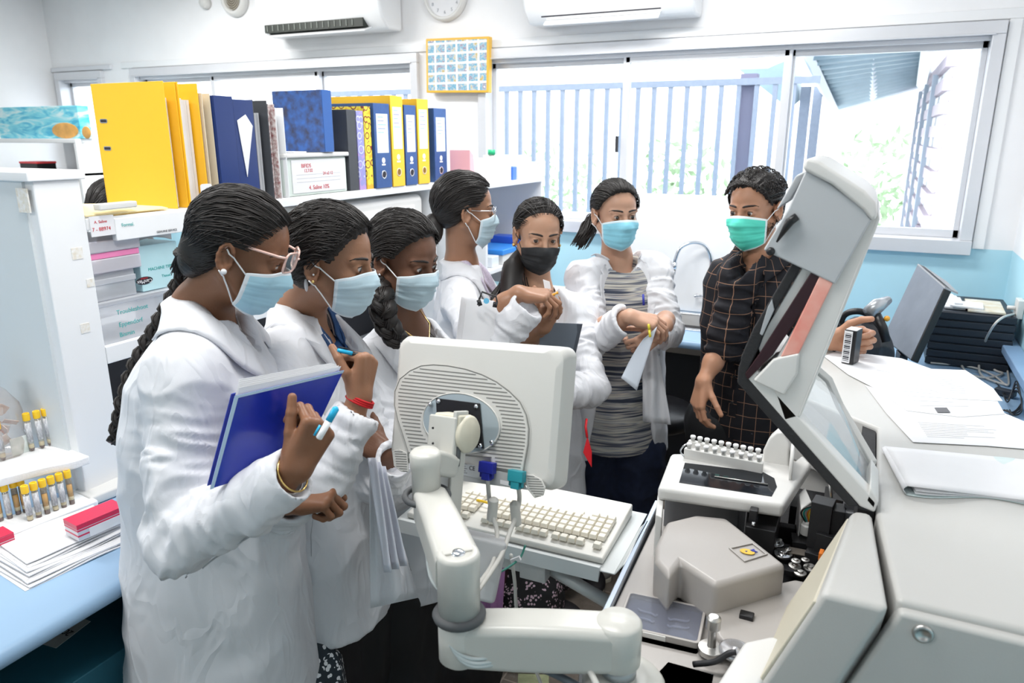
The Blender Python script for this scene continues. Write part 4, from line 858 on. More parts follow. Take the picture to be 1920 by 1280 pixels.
MB().bx(xs_+.001,xs_+.006,yb0+.189,yb0+.235,zs+.1415,zs+.345).build('spine',mat('blue_spine',(.03,.12,.40),.4),t,bevel=.001)
pages(t,-1.92,xs_-.01,yb0+.192,yb0+.232,zs+.142,zs+.33)
tag(MB().bx(-1.95,xs_-.01,yb0+.05,yb0+.11,zs+.1405,zs+.145).build('papers',PAPER),'thin papers lying on the plastic box before the marbled binder','papers')
# right group
xg=xs_+.005
LABW=mat('pale_blue_label',(.70,.80,.88),.4)
def flower(name,c1,c2,c3):
    m=bpy.data.materials.new(name); m.use_nodes=True; nt=m.node_tree; b=nt.nodes['Principled BSDF']; b.inputs['Roughness'].default_value=.5
    tc=nt.nodes.new('ShaderNodeTexCoord'); v=nt.nodes.new('ShaderNodeTexVoronoi'); v.inputs['Scale'].default_value=32; nt.links.new(tc.outputs['Object'],v.inputs[0])
    r=nt.nodes.new('ShaderNodeValToRGB'); r.color_ramp.interpolation='CONSTANT'; e=r.color_ramp.elements; e[0].color=(*c3,1); e[1].position=.18; e[1].color=(*c1,1); x=e.new(.38); x.color=(*c2,1); x=e.new(.5); x.color=(*c1,1); x=e.new(.72); x.color=(*c3,1)
    nt.links.new(v.outputs['Distance'],r.inputs[0]); nt.links.new(r.outputs[0],b.inputs['Base Color']); return m
bz=[(657,674,206,GRB,'black-grey folder with a feathered edge right of the marbled binder',{}),
 (675,688,208,flower('purple_print',(.30,.30,.62),(.6,.6,.8),(.45,.30,.62)),'thin folder covered in purple patterned paper',{}),
 (689,702,200,flower('yellow_print',(.85,.70,.05),(.25,.04,.02),(.80,.45,.03)),'folder covered in yellow and maroon patterned paper',{}),
 (703,733,195,NAVY,'navy lever arch binder with pale label and ring, left of the pair with labels',dict(lab=LABW,ring=True,logo=True)),
 (735,758,181,YELB,'yellow lever arch binder with white label between two navy binders',dict(lab=PAPER,ring=True,logo=True)),
 (760,782,198,NAVY,'thinner navy lever arch binder between two yellow ones',dict(lab=PAPER,ring=True,logo=True)),
 (784,805,187,YELB,'yellow lever arch binder, rightmost of the yellow ones on the shelf',dict(lab=PAPER,ring=True,logo=True)),
 (815,838,204,NAVY,'navy lever arch binder with chrome rivets, last on the shelf behind the ponytail',dict(lab=LABW,ring=True,logo=True,rivets=True))]
for a,b,tp,m_,l_,kw in bz:
    y0,y1=Yat(a,280,xg),Yat(b,280,xg); h=ZTat(b,tp,xg)-z0
    binder_spine(y0+.001,y1-.001,xg if a>700 else xg-.01,z0,min(h,.345),m_,l_,.29,group='folders on the top shelf',**kw)
tag(MB().prism([(-1.60,2.9,1.502),(-1.60,2.9,1.64),(-1.60,2.93,1.62),(-1.60,2.95,1.502)],(-.1,0,0)).build('pink_folder',mat('pink_card',(.85,.45,.50),.5)),'small pink folder just right of the last navy binder','folder')
b0=np.array([-1.56,3.03,1.5005]); t=thing('reagent_bottle',b0,'white bottle with a small green cap on the far shelf','bottle')
MB().lathe(b0,[(.03,0),(.032,.003),(.032,.09),(.02,.105),(.014,.11),(.014,.118)],n=20).build('body',WPLA,t,smooth=True); MB().lathe(b0+[0,0,.118],[(.017,0),(.017,.022),(0,.022)],n=20).build('cap',mat('green_cap',(.02,.45,.20),.4),t,smooth=True)
for k,(y0,y1,h,m_,l_) in enumerate(((3.09,3.17,.10,MEL,'white carton beside the green-capped bottle'),(3.19,3.23,.06,mat('blue_carton',(.08,.22,.70),.4),'small blue carton on the far shelf'),(3.25,3.36,.11,MEL,'larger white carton, second from the far shelf end'),(3.38,3.47,.075,MEL,'low white carton at the far shelf end'))):
    tag(MB().bx(-1.72,-1.53,y0,y1,1.5005,1.5005+h).build('carton',m_,bevel=.002),l_,'carton','cartons on the far shelf')
t=thing('lidded_box',(-1.6,3.15,1.12),'white box with a bright blue lid on the lower far shelf','box')
MB().bx(-1.75,-1.515,3.05,3.24,1.1205,1.165).build('body',WPLA,t,bevel=.003); MB().bx(-1.76,-1.51,3.04,3.25,1.165,1.19).build('lid',mat('bright_blue_lid',(.03,.25,.75),.35),t,bevel=.004)
tag(MB().bx(-1.7,-1.52,3.28,3.37,1.1205,1.22).build('tub',mat('blue_tub',(.03,.12,.65),.35),bevel=.004),'deep blue plastic tub beside the blue-lidded box','tub')
tag(MB().bx(-1.72,-1.52,2.95,3.02,1.1205,1.17).build('tub',mat('pale_tub',(.75,.80,.85),.3),bevel=.004),'pale plastic tub left of the blue-lidded box','tub')
t=thing('orange_crate',(-1.4,3.16,.86),'orange plastic basket of packets on the blue worktop end','basket')
MB().bx(-1.55,-1.30,3.12,3.4,.851,.95).build('body',mat('orange_plastic',(.95,.42,.05),.4),t,bevel=.004)
MB().bx(-1.53,-1.32,3.14,3.38,.95,.975).build('contents',mat('mixed_packets',(.9,.6,.2),.5,col2=(.8,.8,.8),nscale=30),t,bevel=.004)
# appliance under top shelf
t=thing('analyser_module',(-1.87,2.4,1.18),'white rounded appliance front under the binder shelf','appliance')
MB().bx(-2.0,xs_-.02,1.98,2.74,1.181,1.462).build('casing',WPLA,t,bevel=.03,bseg=5)
MB().bx(xs_-.021,xs_-.016,2.08,2.66,1.22,1.42).build('front_panel',MEL,t,bevel=.002)
# boxes on lower shelf
ZL=1.1785
PC=glassmat('frosted_plastic',(.9,.88,.92),.05,.25,.55,(.82,.80,.86)); PCB=glassmat('frosted_plastic_clear',(.93,.94,.96),.05,.2,.4,(.80,.82,.86)); PINK=mat('pink_strip',(.85,.25,.48),.4)
ya,yb_=1.19,1.325
t=thing('plastic_box',(-1.82,1.25,ZL),'large frosted storage box with teal handwriting at the bottom of the stack','box','frosted boxes on the lower shelf')
MB().bx(-1.95,xs_-.015,1.182,1.40,ZL,ZL+.10).build('body',PCB,t,bevel=.004); MB().bx(-1.955,xs_-.01,1.18,1.405,ZL+.1,ZL+.113).build('lid',PCB,t,bevel=.003)
for s,dy,dz in(('Troubleshoot',.09,.078),('Eppendorf',.08,.045),('Bismin',.065,.018)): tx(s,1.19+dy,ZL+dz,.017,INKT,t,xs_-.0145)
t=thing('plastic_box',(-1.82,1.25,ZL+.114),'small plain frosted box in the middle of the stack','box','frosted boxes on the lower shelf')
MB().bx(-1.93,xs_-.02,1.187,1.305,ZL+.1135,ZL+.185).build('body',PCB,t,bevel=.004); MB().bx(-1.932,xs_-.018,1.185,1.307,ZL+.155,ZL+.17).build('lid_band',PCB,t,bevel=.002)
t=thing('plastic_box',(-1.82,1.25,ZL+.186),'frosted box with a pink band, topmost of the stack','box','frosted boxes on the lower shelf')
MB().bx(-1.93,xs_-.012,1.184,1.325,ZL+.1855,ZL+.222).build('body',PC,t,bevel=.004); MB().bx(-1.925,xs_-.014,1.186,1.323,ZL+.2225,ZL+.237).build('pink_band',PINK,t,bevel=.001); MB().bx(-1.932,xs_-.010,1.182,1.327,ZL+.2375,ZL+.268).build('lid',PC,t,bevel=.004)
t=thing('glove_box',(-1.82,1.38,ZL+.114),'pale teal carton with an oval black and red logo on the lower shelf','box')
GL=mat('pale_teal_card',(.50,.74,.79),.5,noise=.06,nscale=14); MB().bx(-1.90,xs_-.025,1.327,1.452,ZL+.115,ZL+.238).build('carton',GL,t,bevel=.002)
yo,zo_=1.335,ZL+.145; 
MB().prism([(xs_-.0248,yo+.026*math.cos(a),zo_+.0105*math.sin(a)) for a in np.linspace(0,2*math.pi,28)[:-1]],(.0006,0,0)).build('oval_logo',INKK,t)
text('CanMax','logo_text',(xs_-.0238,yo,zo_-.002),RX@np.diag([-1,-1,1.]),.014,PAPER,t,.0002); text('medical','logo_text',(xs_-.0238,yo,zo_+.006),RX@np.diag([-1,-1,1.]),.007,INKR,t,.0002)
tx('MACHINE TIPS',1.39,ZL+.172,.012,INKT,t,xs_-.0245); tx('Tissue',1.405,ZL+.148,.011,INKT,t,xs_-.0245)
t=thing('divided_box',(-1.8,1.47,ZL),'clear compartment box beside the handwritten storage box','box')
MB().bx(-1.9,xs_-.02,1.408,1.52,ZL,ZL+.10).build('body',PCB,t,bevel=.003)
for k in range(3): MB().bx(xs_-.0195,xs_-.0185,1.415+k*.034,1.44+k*.034,ZL+.065,ZL+.09).build('compartment',mat('slate_tint',(.45,.50,.62),.3),t)
P=[[np.array([-1.78,1.36+.09*u,ZL+.24+.05*v])+np.array([.04*(u-.5),0,.012*math.sin(3*u+2*v)]) for v in np.linspace(0,1,5)] for u in np.linspace(0,1,6)]
tag(MB().grid(P,.002).build('paper_packet',PAPER,smooth=True),'crumpled white paper packet standing on the pale teal carton','packet')
tag(MB().bx(-1.82,-1.74,1.46,1.50,ZL+.101,ZL+.21).build('white_packet',PAPER,bevel=.008),'white rounded packet right of the pale teal carton','packet')
# ---------------- left bench ----------------
LD=thing('bench',(-1.8,1.0,0),'pale blue laminate bench top along the left, running out of frame','bench')
prof=[(-2.4,.8),(-2.4,.76)]+[(-1.34+.02*math.cos(a),.78+.02*math.sin(a)) for a in np.linspace(-math.pi/2,math.pi/2,9)]
MB().prism([(x,-.3,z) for x,z in prof],(0,3.1,0)).build('worktop',BLUE,LD,bevel=.002)
MB().bx(-2.4,-2.37,-.3,2.8,0,.76).build('back_panel',mat('cavity_shade_board',(.03,.03,.035),.7),LD)  # boards under the bench coloured near-black to paint its shade
MB().bx(-2.37,-1.42,1.62,1.65,0,.76).build('leg_panel',mat('cavity_shade_board',(.03,.03,.035),.7),LD)
MB().bx(-2.37,-1.42,-.3,-.27,0,.76).build('leg_panel',mat('cavity_shade_board',(.03,.03,.035),.7),LD)
MB().bx(-2.36,-1.40,1.2,2.8,.7605,.8).build('shelf_plinth',MEL,LD) if False else None
struct(MB().bx(-2.4,-1.72,1.06,2.8,.8005,.8195).build('trim_5',MEL))
t=thing('archive_box',(-1.5,.9,.4),'dark teal box file with an upside-down 2024 label on the shelf under the left bench','box')
pA=PZ(180,1130,.62); 
MB().bx(-1.75,-1.36,.62,1.05,.44,.62).build('body',mat('dark_teal_card',(.02,.12,.17),.5),t,bevel=.003)
q=[PZ(x,y,.6205) for x,y in((70,1205),(105,1215),(170,1165),(135,1150))]
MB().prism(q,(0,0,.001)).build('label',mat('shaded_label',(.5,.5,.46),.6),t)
Rl=frame(q[0]-q[3],q[2]-q[3]); text('2024','label_text',sum(q)/4+[0,0,.0015],frame(q[0]-q[3] if False else q[3]-q[2] if False else (q[0]-q[3]),(0,0,1)) if False else frame((q[3]-q[2])*-1*-1,np.cross((0,0,1),(q[3]-q[2]))),.025,INKK,t,.0003)
MB().bx(-2.36,-1.36,-.2,1.61,.42,.4395).build('under_shelf',mat('cavity_shade_board',(.03,.03,.035),.7),LD)
# tube racks
FOAM=mat('styrofoam',(.90,.91,.92),.6,bump=.3,bscale=250)
TB=glassmat('tube_plastic',(.93,.92,.88),.10,.04,.12,(.8,.78,.7)); YCAP=mat('yellow_tube_cap',(.98,.62,.03),.35); BLOOD=mat('dark_clot',(.07,.008,.012),.3); SERUM=mat('amber_serum',(.80,.42,.05),.2); GEL=mat('gel_cream',(.78,.68,.45),.4)
TLAB=mat('printed_tube_label',(.85,.86,.88),.5,col2=(.35,.36,.40),nscale=260,stretch=(1,1,.35))
A=PZ(59,983,.812); B=PZ(137,952,.812); d=(B-A)/np.linalg.norm(B-A); nrm=np.cross((0,0,1),d); RR=frame(d,nrm); ctr=(A+B)/2
o=MB().box(ctr-d*.06+nrm*.018+[0,0,.0],(.155,.05,.0115),RR).build('foam_rack',FOAM,bevel=.005); tag(o,'white foam rack base lying on the left bench under the dark-bottomed tubes','rack','foam racks')
zl=.812+.104
def tube_at(p,zb,label,grp,ser,blood,yaw=0,cap=YCAP):
    t=thing('blood_tube',(p[0],p[1],zb),label,'blood tube',grp)
    b=np.array([p[0],p[1],zb])
    MB().lathe(b,[(.002,0),(.0055,.003),(.0065,.007),(.0065,.088)],n=16).build('glass',TB,t,smooth=True)
    MB().lathe(b+[0,0,.0005],[(.0018,0),(.005,.003),(.0058,.007),(.0058,blood)],n=14).build('clot',BLOOD,t,smooth=True)
    MB().lathe(b+[0,0,blood+.001],[(.0058,0),(.0058,.009)],n=14).build('gel',GEL,t,smooth=True)
    if ser: MB().lathe(b+[0,0,blood+.011],[(.0058,0),(.0058,.03)],n=14).build('serum',SERUM,t,smooth=True)
    MB().lathe(b+[0,0,.026],[(.0068,0),(.0068,.05)],n=16).build('label',TLAB,t,smooth=True) if not ser else MB().add([b+[.0069*math.cos(a),.0069*math.sin(a),z] for z in(.026,.076) for a in np.linspace(1.2,4.2,9)],[(k,k+1,k+10,k+9) for k in range(8)]).build('label',TLAB,t,smooth=True)
    MB().lathe(b+[0,0,.082],[(.0078,0),(.0084,.002),(.0084,.017),(.0075,.019),(.0055,.019),(.005,.016),(0,.016)],n=20).build('cap',cap,t,smooth=True,bevel=.0004)
    return t
nm=['leftmost','second','third','fourth','fifth','rightmost']
for i in range(6):
    p=A+(B-A)*i/5; tube_at(p,.8125,'yellow-capped blood tube in the front row of the low rack, %s of six'%nm[i],'front row of yellow-capped tubes',i in(2,5),.012+.01*((i*7)%3)/2)
for i,(px,py) in enumerate(((5,985),(22,980),(38,972),(52,968))):
    p=PZ(px,py,.812)+nrm*.004; tube_at(p,.8125,'yellow-capped blood tube in the back row of the low rack, %s of four'%nm[i].replace('fourth','last'),'back row of yellow-capped tubes',i in(0,2,3),.02)
sl=MB(); zt_=.8125+.1015
q=[PZ(168,853,zt_+.022),PZ(106,831,zt_+.022),PZ(-60,862,zt_+.022),PZ(-10,899,zt_+.022)]
P=[[None]*9 for _ in range(13)]
for i in range(13):
    for j in range(9):
        u,v=i/12,j/8; p=(q[3]*(1-u)+q[0]*u)*(1-v)+(q[2]*(1-u)+q[1]*u)*v
        P[i][j]=p+np.array([0,0,-.006*math.exp(-((u-.8)**2+(v-.1)**2)*30)-.004*math.exp(-((u-.35)**2+(v-.4)**2)*60)])
sl.grid(P,-.022,(0,0,1)); o=sl.build('foam_rack',FOAM,bevel=.004); tag(o,'white foam block rack resting on the yellow caps, with tubes standing in it','rack','foam racks')
for i,(px,py) in enumerate(((57,838),(76,833),(91,828),(3,856))):
    p=PZ(px+4,py+7,zt_+.022); tube_at(p,zt_+.0222-.0,'yellow-capped tube standing in the upper foam block, %s'%['leftmost of the close three','middle of the close three','rightmost of the close three','alone at the left picture edge'][i],'tubes in the upper foam block',False,.008,0)
p=PZ(40,850,zt_+.0222); tag(MB().box(p+[0,0,.022],(.02,.0015,.022),frame(d,nrm)).build('strip_packet',mat('foil_packet',(.62,.70,.66),.35,col2=(.8,.84,.82),nscale=60),bevel=.0005),'small silver-green blister packet leaning behind the tubes on the foam block','packet')
# bottle bag
b0=PZ(18,880,.8005); b0=np.array([-1.98,1.0,.8005]); b0=PT(22,848,1.86); b0[2]=.8005
b0=np.array([-1.888,.972,zt_+.0225])
t=thing('water_bottle',b0,'large clear plastic bottle with a white cap on the back of the upper foam block','bottle')
PB=glassmat('clear_pet',(.95,.92,.90),.10,.05,.12,(.85,.74,.68))
m=MB(); prof=[(.058,0),(.062,.008),(.062,.04),(.058,.05),(.062,.06),(.062,.10),(.058,.125),(.042,.155),(.024,.175),(.019,.18),(.019,.19)]
m.lathe(b0,prof,n=28)
V=[]; 
for (x,y,z) in m.v:
    a=math.atan2(y-b0[1],x-b0[0]); r=math.hypot(x-b0[0],y-b0[1]); k=1+.06*math.sin(a*7+z*60)*(r>.03); V.append((b0[0]+r*k*math.cos(a),b0[1]+r*k*math.sin(a),z))
m.v=V; m.build('body',PB,t,smooth=True)
MB().lathe(b0+[0,0,.183],[(.026,0),(.026,.006),(.022,.008),(.022,.035),(.02,.04),(0,.04)],n=24).build('cap',WPLA,t,smooth=True,bevel=.001)
m=MB()
for k in range(26):
    a=RS.rand()*6.28; r=.035*RS.rand()**.5; z=.02+.10*RS.rand(); c=b0+[r*math.cos(a),r*math.sin(a),z]; R=frame(RS.normal(size=3),RS.normal(size=3)); m.box(c,(.016,.010,.0008),R)
m.build('crumpled_wrappers',mat('pinkish_wrapper',(.80,.60,.52),.4,col2=(.85,.82,.8),nscale=60),t)['kind']='stuff'
# papers stack on bench
m=None
q=[PZ(2,1050,.803),PZ(70,1100,.803),PZ(212,1040,.803),PZ(212,975,.803),PZ(90,990,.803)]
for k in range(9):
    z=.8015+.0032*k; a=.04*math.sin(k*2.1); c=sum(q)/5; Rz=rz(a); off=np.array([.006*math.cos(k*1.7),.006*math.sin(k*2.3),0])
    w_,h_=.105,.074
    base=PZ(112+(k%3)*4,1042-k*3.2,.803); pl=[]
    R_=frame(d,nrm)@rz(a)
    P=[[base+R_@np.array([w_*u,h_*v,0])+np.array([0,0,z-.803+.004*(u*u)*((k%3)-1)*.5+.002*math.sin(3*u+k)]) for v in np.linspace(-1,1,5)] for u in np.linspace(-1,1,9)]
    o=MB().grid(P,.0022,(0,0,1)).build('paper_sheet',PAPER,smooth=False)
    tag(o,'white lab form in the stack on the left bench, %s'%['at the very bottom','second from the bottom','third from the bottom','fourth from the bottom','in the middle','fourth from the top','third from the top','just under the topmost','topmost, half under the red carton'][k],'paper','stack of lab forms on the left bench')
REDC=mat('crimson_card',(.62,.02,.08),.3); SILV=mat('silver_card',(.62,.62,.66),.3,.3)
def redbox(c,R,hx,hy,hz,label):
    t=thing('glove_carton',c-np.array([0,0,hz]),label,'carton','red cartons on the left bench'); c=np.asarray(c)
    MB().box(c,(hx,hy,hz),R).build('carton',SILV,t,bevel=.001)
    MB().box(c+[0,0,hz+.0005],(hx*1.01,hy*1.01,.001),R).build('top_panel',REDC,t)
    for dz in(.72,.3,-.35): MB().box(c+[0,0,hz*dz],(hx*1.005,hy*1.005,hz*(.24 if dz>.5 else .1)),R).build('red_band',REDC,t)
    MB().box(c+R@np.array([hx*.15,-hy*1.01,-hz*.35]),(hx*.7,.0006,hz*.55),R).build('white_panel',PAPER,t)
    return t
c=PZ(180,975,.835+.02); redbox(c,frame(d,nrm),.055,.028,.019,'crimson and silver carton lying on top of the lab forms')
c=PZ(-8,1015,.83); c[2]=.8235; redbox(c,frame(d,nrm),.028,.025,.0225,'crimson and silver carton cut off by the left picture edge')
c=PZ(200,912,.815); tag(MB().box(np.array([c[0],c[1],.814]),(.07,.05,.013),frame(d,nrm)).build('white_tray',WPLA,bevel=.006),'flat white plastic tray on the bench behind the low rack','tray')
# far-left background shelf
t=thing('display_shelf',(-3.9,3.3,0),'white shelf in the far left background carrying a sea-picture banner','shelf')
a=PY(0,258,3.0); b=PY(172,268,3.0)
MB().bx(-5.1,b[0],2.9,3.3,a[2]-.03,a[2]-.005).build('top_board',MEL,t,bevel=.003); MB().bx(-5.1,b[0],2.9,3.3,a[2]-.22,a[2]-.20).build('lower_board',MEL,t,bevel=.003)
MB().bx(-4.9,b[0],3.28,3.3,0,a[2]-.03).build('back_panel',MEL,t); MB().bx(b[0]-.02,b[0],2.9,3.3,0,a[2]-.03).build('upright',MEL,t)
def BANNER():
    m=bpy.data.materials.new('sea_banner_print'); m.use_nodes=True; nt=m.node_tree; b=nt.nodes['Principled BSDF']; tc=nt.nodes.new('ShaderNodeTexCoord')
    n=nt.nodes.new('ShaderNodeTexNoise'); n.inputs['Scale'].default_value=5; n.inputs['Distortion'].default_value=1.5; mp=nt.nodes.new('ShaderNodeMapping'); mp.inputs['Scale'].default_value=(1,1,4); nt.links.new(tc.outputs['Object'],mp.inputs[0]); nt.links.new(mp.outputs[0],n.inputs[0])
    r=nt.nodes.new('ShaderNodeValToRGB'); e=r.color_ramp.elements; e[0].position=.35; e[0].color=(.05,.45,.68,1); e[1].position=.65; e[1].color=(.65,.85,.88,1); x=e.new(.5); x.color=(.20,.68,.80,1); nt.links.new(n.outputs[0],r.inputs[0]); nt.links.new(r.outputs[0],b.inputs['Base Color']); b.inputs['Roughness'].default_value=.3; return m
q0,q1=PY(-10,195,3.0),PY(166,205,3.0)
bn=MB().bx(-4.98,q1[0],2.93,3.0,a[2]-.0045,q1[2]+.02).build('picture_banner',BANNER(),bevel=.003); tag(bn,'turquoise sea-picture box standing on the far left shelf, orange figure at its end','box')
MB().ball((PY(120,248,2.92)[0],2.928,PY(120,248,2.92)[2]+.01),(.12,.004,.045)).ball((PY(160,250,2.92)[0],2.928,a[2]+.03),(.04,.004,.035)).build('orange_figure',mat('orange_print',(.85,.45,.12),.5,noise=.3,nscale=20),bn)
t=thing('document_box',PY(60,300,2.6),'small black box with a red lid behind the shelf end, far left','box')
c=PY(60,295,2.95); MB().box((c[0],2.98,a[2]-.175),(.085,.06,.022)).build('body',BLACK,t,bevel=.002); MB().box((c[0],2.98,a[2]-.148),(.088,.063,.006)).build('lid',mat('red_lid',(.75,.06,.07),.4),t,bevel=.002)
t.location=(c[0],2.98,a[2]-.197); 
for ch in [o for o in bpy.data.objects if o.parent==t]:
    for v in ch.data.vertices: v.co-=Vector((np.array([c[0],2.98,a[2]-.197])-ORG[t.name]).tolist())
bpy.context.view_layer.update()
# ================= FIGURE TOOLS =================
f32=np.float32
NT=np.random.RandomState(3).rand(32,32,32)
def vnoise(p):
    p=np.asarray(p,float); i=np.floor(p).astype(int); f=p-i; f=f*f*(3-2*f); i&=31; j=(i+1)&31; r=0
    for a in(0,1):
        for b in(0,1):
            for c in(0,1):
                w_=(f[:,0] if a else 1-f[:,0])*(f[:,1] if b else 1-f[:,1])*(f[:,2] if c else 1-f[:,2])
                r=r+w_*NT[(j if a else i)[:,0],(j if b else i)[:,1],(j if c else i)[:,2]]
    return r
def fbm(p,o=3): return sum(vnoise(p*2**k+7*k)/2**k for k in range(o))/(2-2**(1-o))
def smin(a,b,k):
    if k<=0: return np.minimum(a,b)
    h=np.maximum(k-np.abs(a-b),0)/k; return np.minimum(a,b)-h*h*k*.25
class Shape:
    def __init__(s): s.p=[]
    def _a(s,fn,lo,hi,k,op): s.p.append((fn,np.asarray(lo,float),np.asarray(hi,float),k,op)); return s
    def cone(s,a,b,r1,r2=None,k=.01,op='u'):
        a=np.asarray(a,float); b=np.asarray(b,float); r2=r1 if r2 is None else r2; ba=b-a; L=max(ba@ba,1e-9)
        def fn(P):
            pa=P-a; h=np.clip((pa@ba)/L,0,1)[:,None]; return np.linalg.norm(pa-ba*h,axis=1)-(r1+(r2-r1)*h[:,0])
        m=max(r1,r2); return s._a(fn,np.minimum(a,b)-m,np.maximum(a,b)+m,k,op)
    def chain(s,pts,rs,k=.01):
        for i in range(len(pts)-1): s.cone(pts[i],pts[i+1],rs[i],rs[i+1],k)
        return s
    def ell(s,c,r,R=None,k=.01,op='u'):
        c=np.asarray(c,float); r=np.asarray(r,float); R=np.eye(3) if R is None else np.asarray(R)
        def fn(P):
            q=(P-c)@R; k0=np.linalg.norm(q/r,axis=1); k1=np.linalg.norm(q/(r*r),axis=1)+1e-9; return k0*(k0-1)/k1
        m=np.abs(R)@r; return s._a(fn,c-m,c+m,k,op)
    def loft(s,lv,fwd,zcut=None,k=.02,hollow=False):   # lv: (x,y,z,rf,rs) from the top down
        lv=sorted(lv,key=lambda q:q[2]); A=np.array(lv,float); fw_=np.asarray(fwd,float)[:2]; fw_=fw_/np.linalg.norm(fw_); sd=np.array([-fw_[1],fw_[0]])
        z0,z1=A[0,2],A[-1,2]
        def fn(P):
            z=P[:,2]; I=lambda c: np.interp(z,A[:,2],A[:,c]); dx=P[:,0]-I(0); dy=P[:,1]-I(1); a=dx*fw_[0]+dy*fw_[1]; b=dx*sd[0]+dy*sd[1]; rf,rs=I(3),I(4)
            k0=np.sqrt((a/rf)**2+(b/rs)**2); d=(k0-1)*k0*0+ (k0-1)*np.minimum(rf,rs)*(.6+.4*np.maximum(rf,rs)/np.minimum(rf,rs))
            return np.maximum(np.maximum(d,z-z1),z0-z)
        m=A[:,3:].max(); return s._a(fn,[A[:,0].min()-m,A[:,1].min()-m,z0],[A[:,0].max()+m,A[:,1].max()+m,z1],k,'u')
    def half(s,pt,n,k=.01):     # cut away the side n points to
        pt=np.asarray(pt,float); n=np.asarray(n,float)/np.linalg.norm(n)
        s.p.append((lambda P:(P-pt)@n,None,None,k,'i')); return s
    def ev(s,P):
        P=np.asarray(P,float); F=np.full(len(P),.3)
        for fn,lo,hi,k,op in s.p:
            d=fn(P)
            F=smin(F,d,k) if op=='u' else (-smin(-F,d,k) if op=='s' else -smin(-F,-d,k))
        return F
    def mesh(s,res,pad=.012):
        L=[q for q in s.p if q[1] is not None and q[4]=='u']; lo=np.min([q[1] for q in L],0)-pad; hi=np.max([q[2] for q in L],0)+pad
        n=np.ceil((hi-lo)/res).astype(int)+1; ax=[lo[i]+res*np.arange(n[i]) for i in range(3)]; F=np.full(n,.3,f32)
        for fn,l,h,k,op in s.p:
            if l is None: w=[slice(0,n[i]) for i in range(3)]
            else:
                m=k+2.5*res; w=[slice(max(0,int((l[i]-m-lo[i])/res)),min(n[i],int((h[i]+m-lo[i])/res)+2)) for i in range(3)]
            g=np.stack(np.meshgrid(ax[0][w[0]],ax[1][w[1]],ax[2][w[2]],indexing='ij'),-1); sh=g.shape[:3]
            if 0 in sh: continue
            d=fn(g.reshape(-1,3)).reshape(sh).astype(f32); W=tuple(w); a=F[W]
            F[W]=smin(a,d,k) if op=='u' else (-smin(-a,d,k) if op=='s' else -smin(-a,-d,k))
        return nets(F,lo,res)
    def grad(s,P,e=.003):
        g=np.stack([s.ev(P+np.eye(3)[i]*e)-s.ev(P-np.eye(3)[i]*e) for i in range(3)],1); return g/(np.linalg.norm(g,axis=1,keepdims=True)+1e-9)
    def push(s,P,off,it=5,only_out=False):    # move points onto the surface + off
        P=np.array(P,float); sh=P.shape; P=P.reshape(-1,3)
        for _ in range(it):
            d=s.ev(P)-off
            if only_out: d=np.minimum(d,0)
            P=P-s.grad(P)*d[:,None]*.9
        return P.reshape(sh)
def nets(F,lo,h):
    S=F<0; n=np.array(F.shape); c=[(a,b,d) for a in(0,1) for b in(0,1) for d in(0,1)]
    cs=sum(S[a:n[0]-1+a,b:n[1]-1+b,d:n[2]-1+d].astype(np.int8) for a,b,d in c); act=(cs>0)&(cs<8); I=np.argwhere(act)
    idx=np.full(act.shape,-1,np.int64); idx[act]=np.arange(len(I)); acc=np.zeros((len(I),3)); cnt=np.zeros(len(I))
    val={q:F[I[:,0]+q[0],I[:,1]+q[1],I[:,2]+q[2]].astype(float) for q in c}
    for q in c:
        for ax in range(3):
            if q[ax]: continue
            r=list(q); r[ax]=1; r=tuple(r); a,b=val[q],val[r]; m=(a<0)!=(b<0); t=np.where(m,a/(a-b+1e-12*(a==b)),0); p=np.array(q,float)[None]+np.zeros((len(I),3)); p[:,ax]+=t; acc[m]+=p[m]; cnt[m]+=1
    V=lo+(I+acc/cnt[:,None])*h; Q=[]
    for ax in range(3):
        sl0=[slice(None)]*3; sl1=[slice(None)]*3; sl0[ax]=slice(0,-1); sl1[ax]=slice(1,None); A,B=S[tuple(sl0)],S[tuple(sl1)]; E=np.argwhere(A!=B); u,v=[k for k in range(3) if k!=ax]
        E=E[(E[:,u]>0)&(E[:,v]>0)&(E[:,u]<n[u]-1)&(E[:,v]<n[v]-1)]
        def ci(du,dv): q=E.copy(); q[:,u]+=du; q[:,v]+=dv; return idx[q[:,0],q[:,1],q[:,2]]
        q=np.stack([ci(-1,-1),ci(0,-1),ci(0,0),ci(-1,0)],1); s_=A[E[:,0],E[:,1],E[:,2]]; fl=s_ if ax!=1 else ~s_
        q[~fl]=q[~fl][:,::-1]; Q.append(q)
    return V,np.concatenate(Q)
def vnormals(V,Q):
    N=np.cross(V[Q[:,2]]-V[Q[:,0]],V[Q[:,3]]-V[Q[:,1]]); o=np.zeros_like(V)
    for k in range(4): np.add.at(o,Q[:,k],N)
    return o/(np.linalg.norm(o,axis=1,keepdims=True)+1e-12)
def lap(V,Q,it=1,f=.5):
    for _ in range(it):
        a=np.zeros_like(V); c=np.zeros(len(V))
        for k in range(4):
            for m in(1,3): np.add.at(a,Q[:,k],V[Q[:,(k+m)%4]]); np.add.at(c,Q[:,k],1)
        V=V*(1-f)+f*a/np.maximum(c,1)[:,None]
    return V
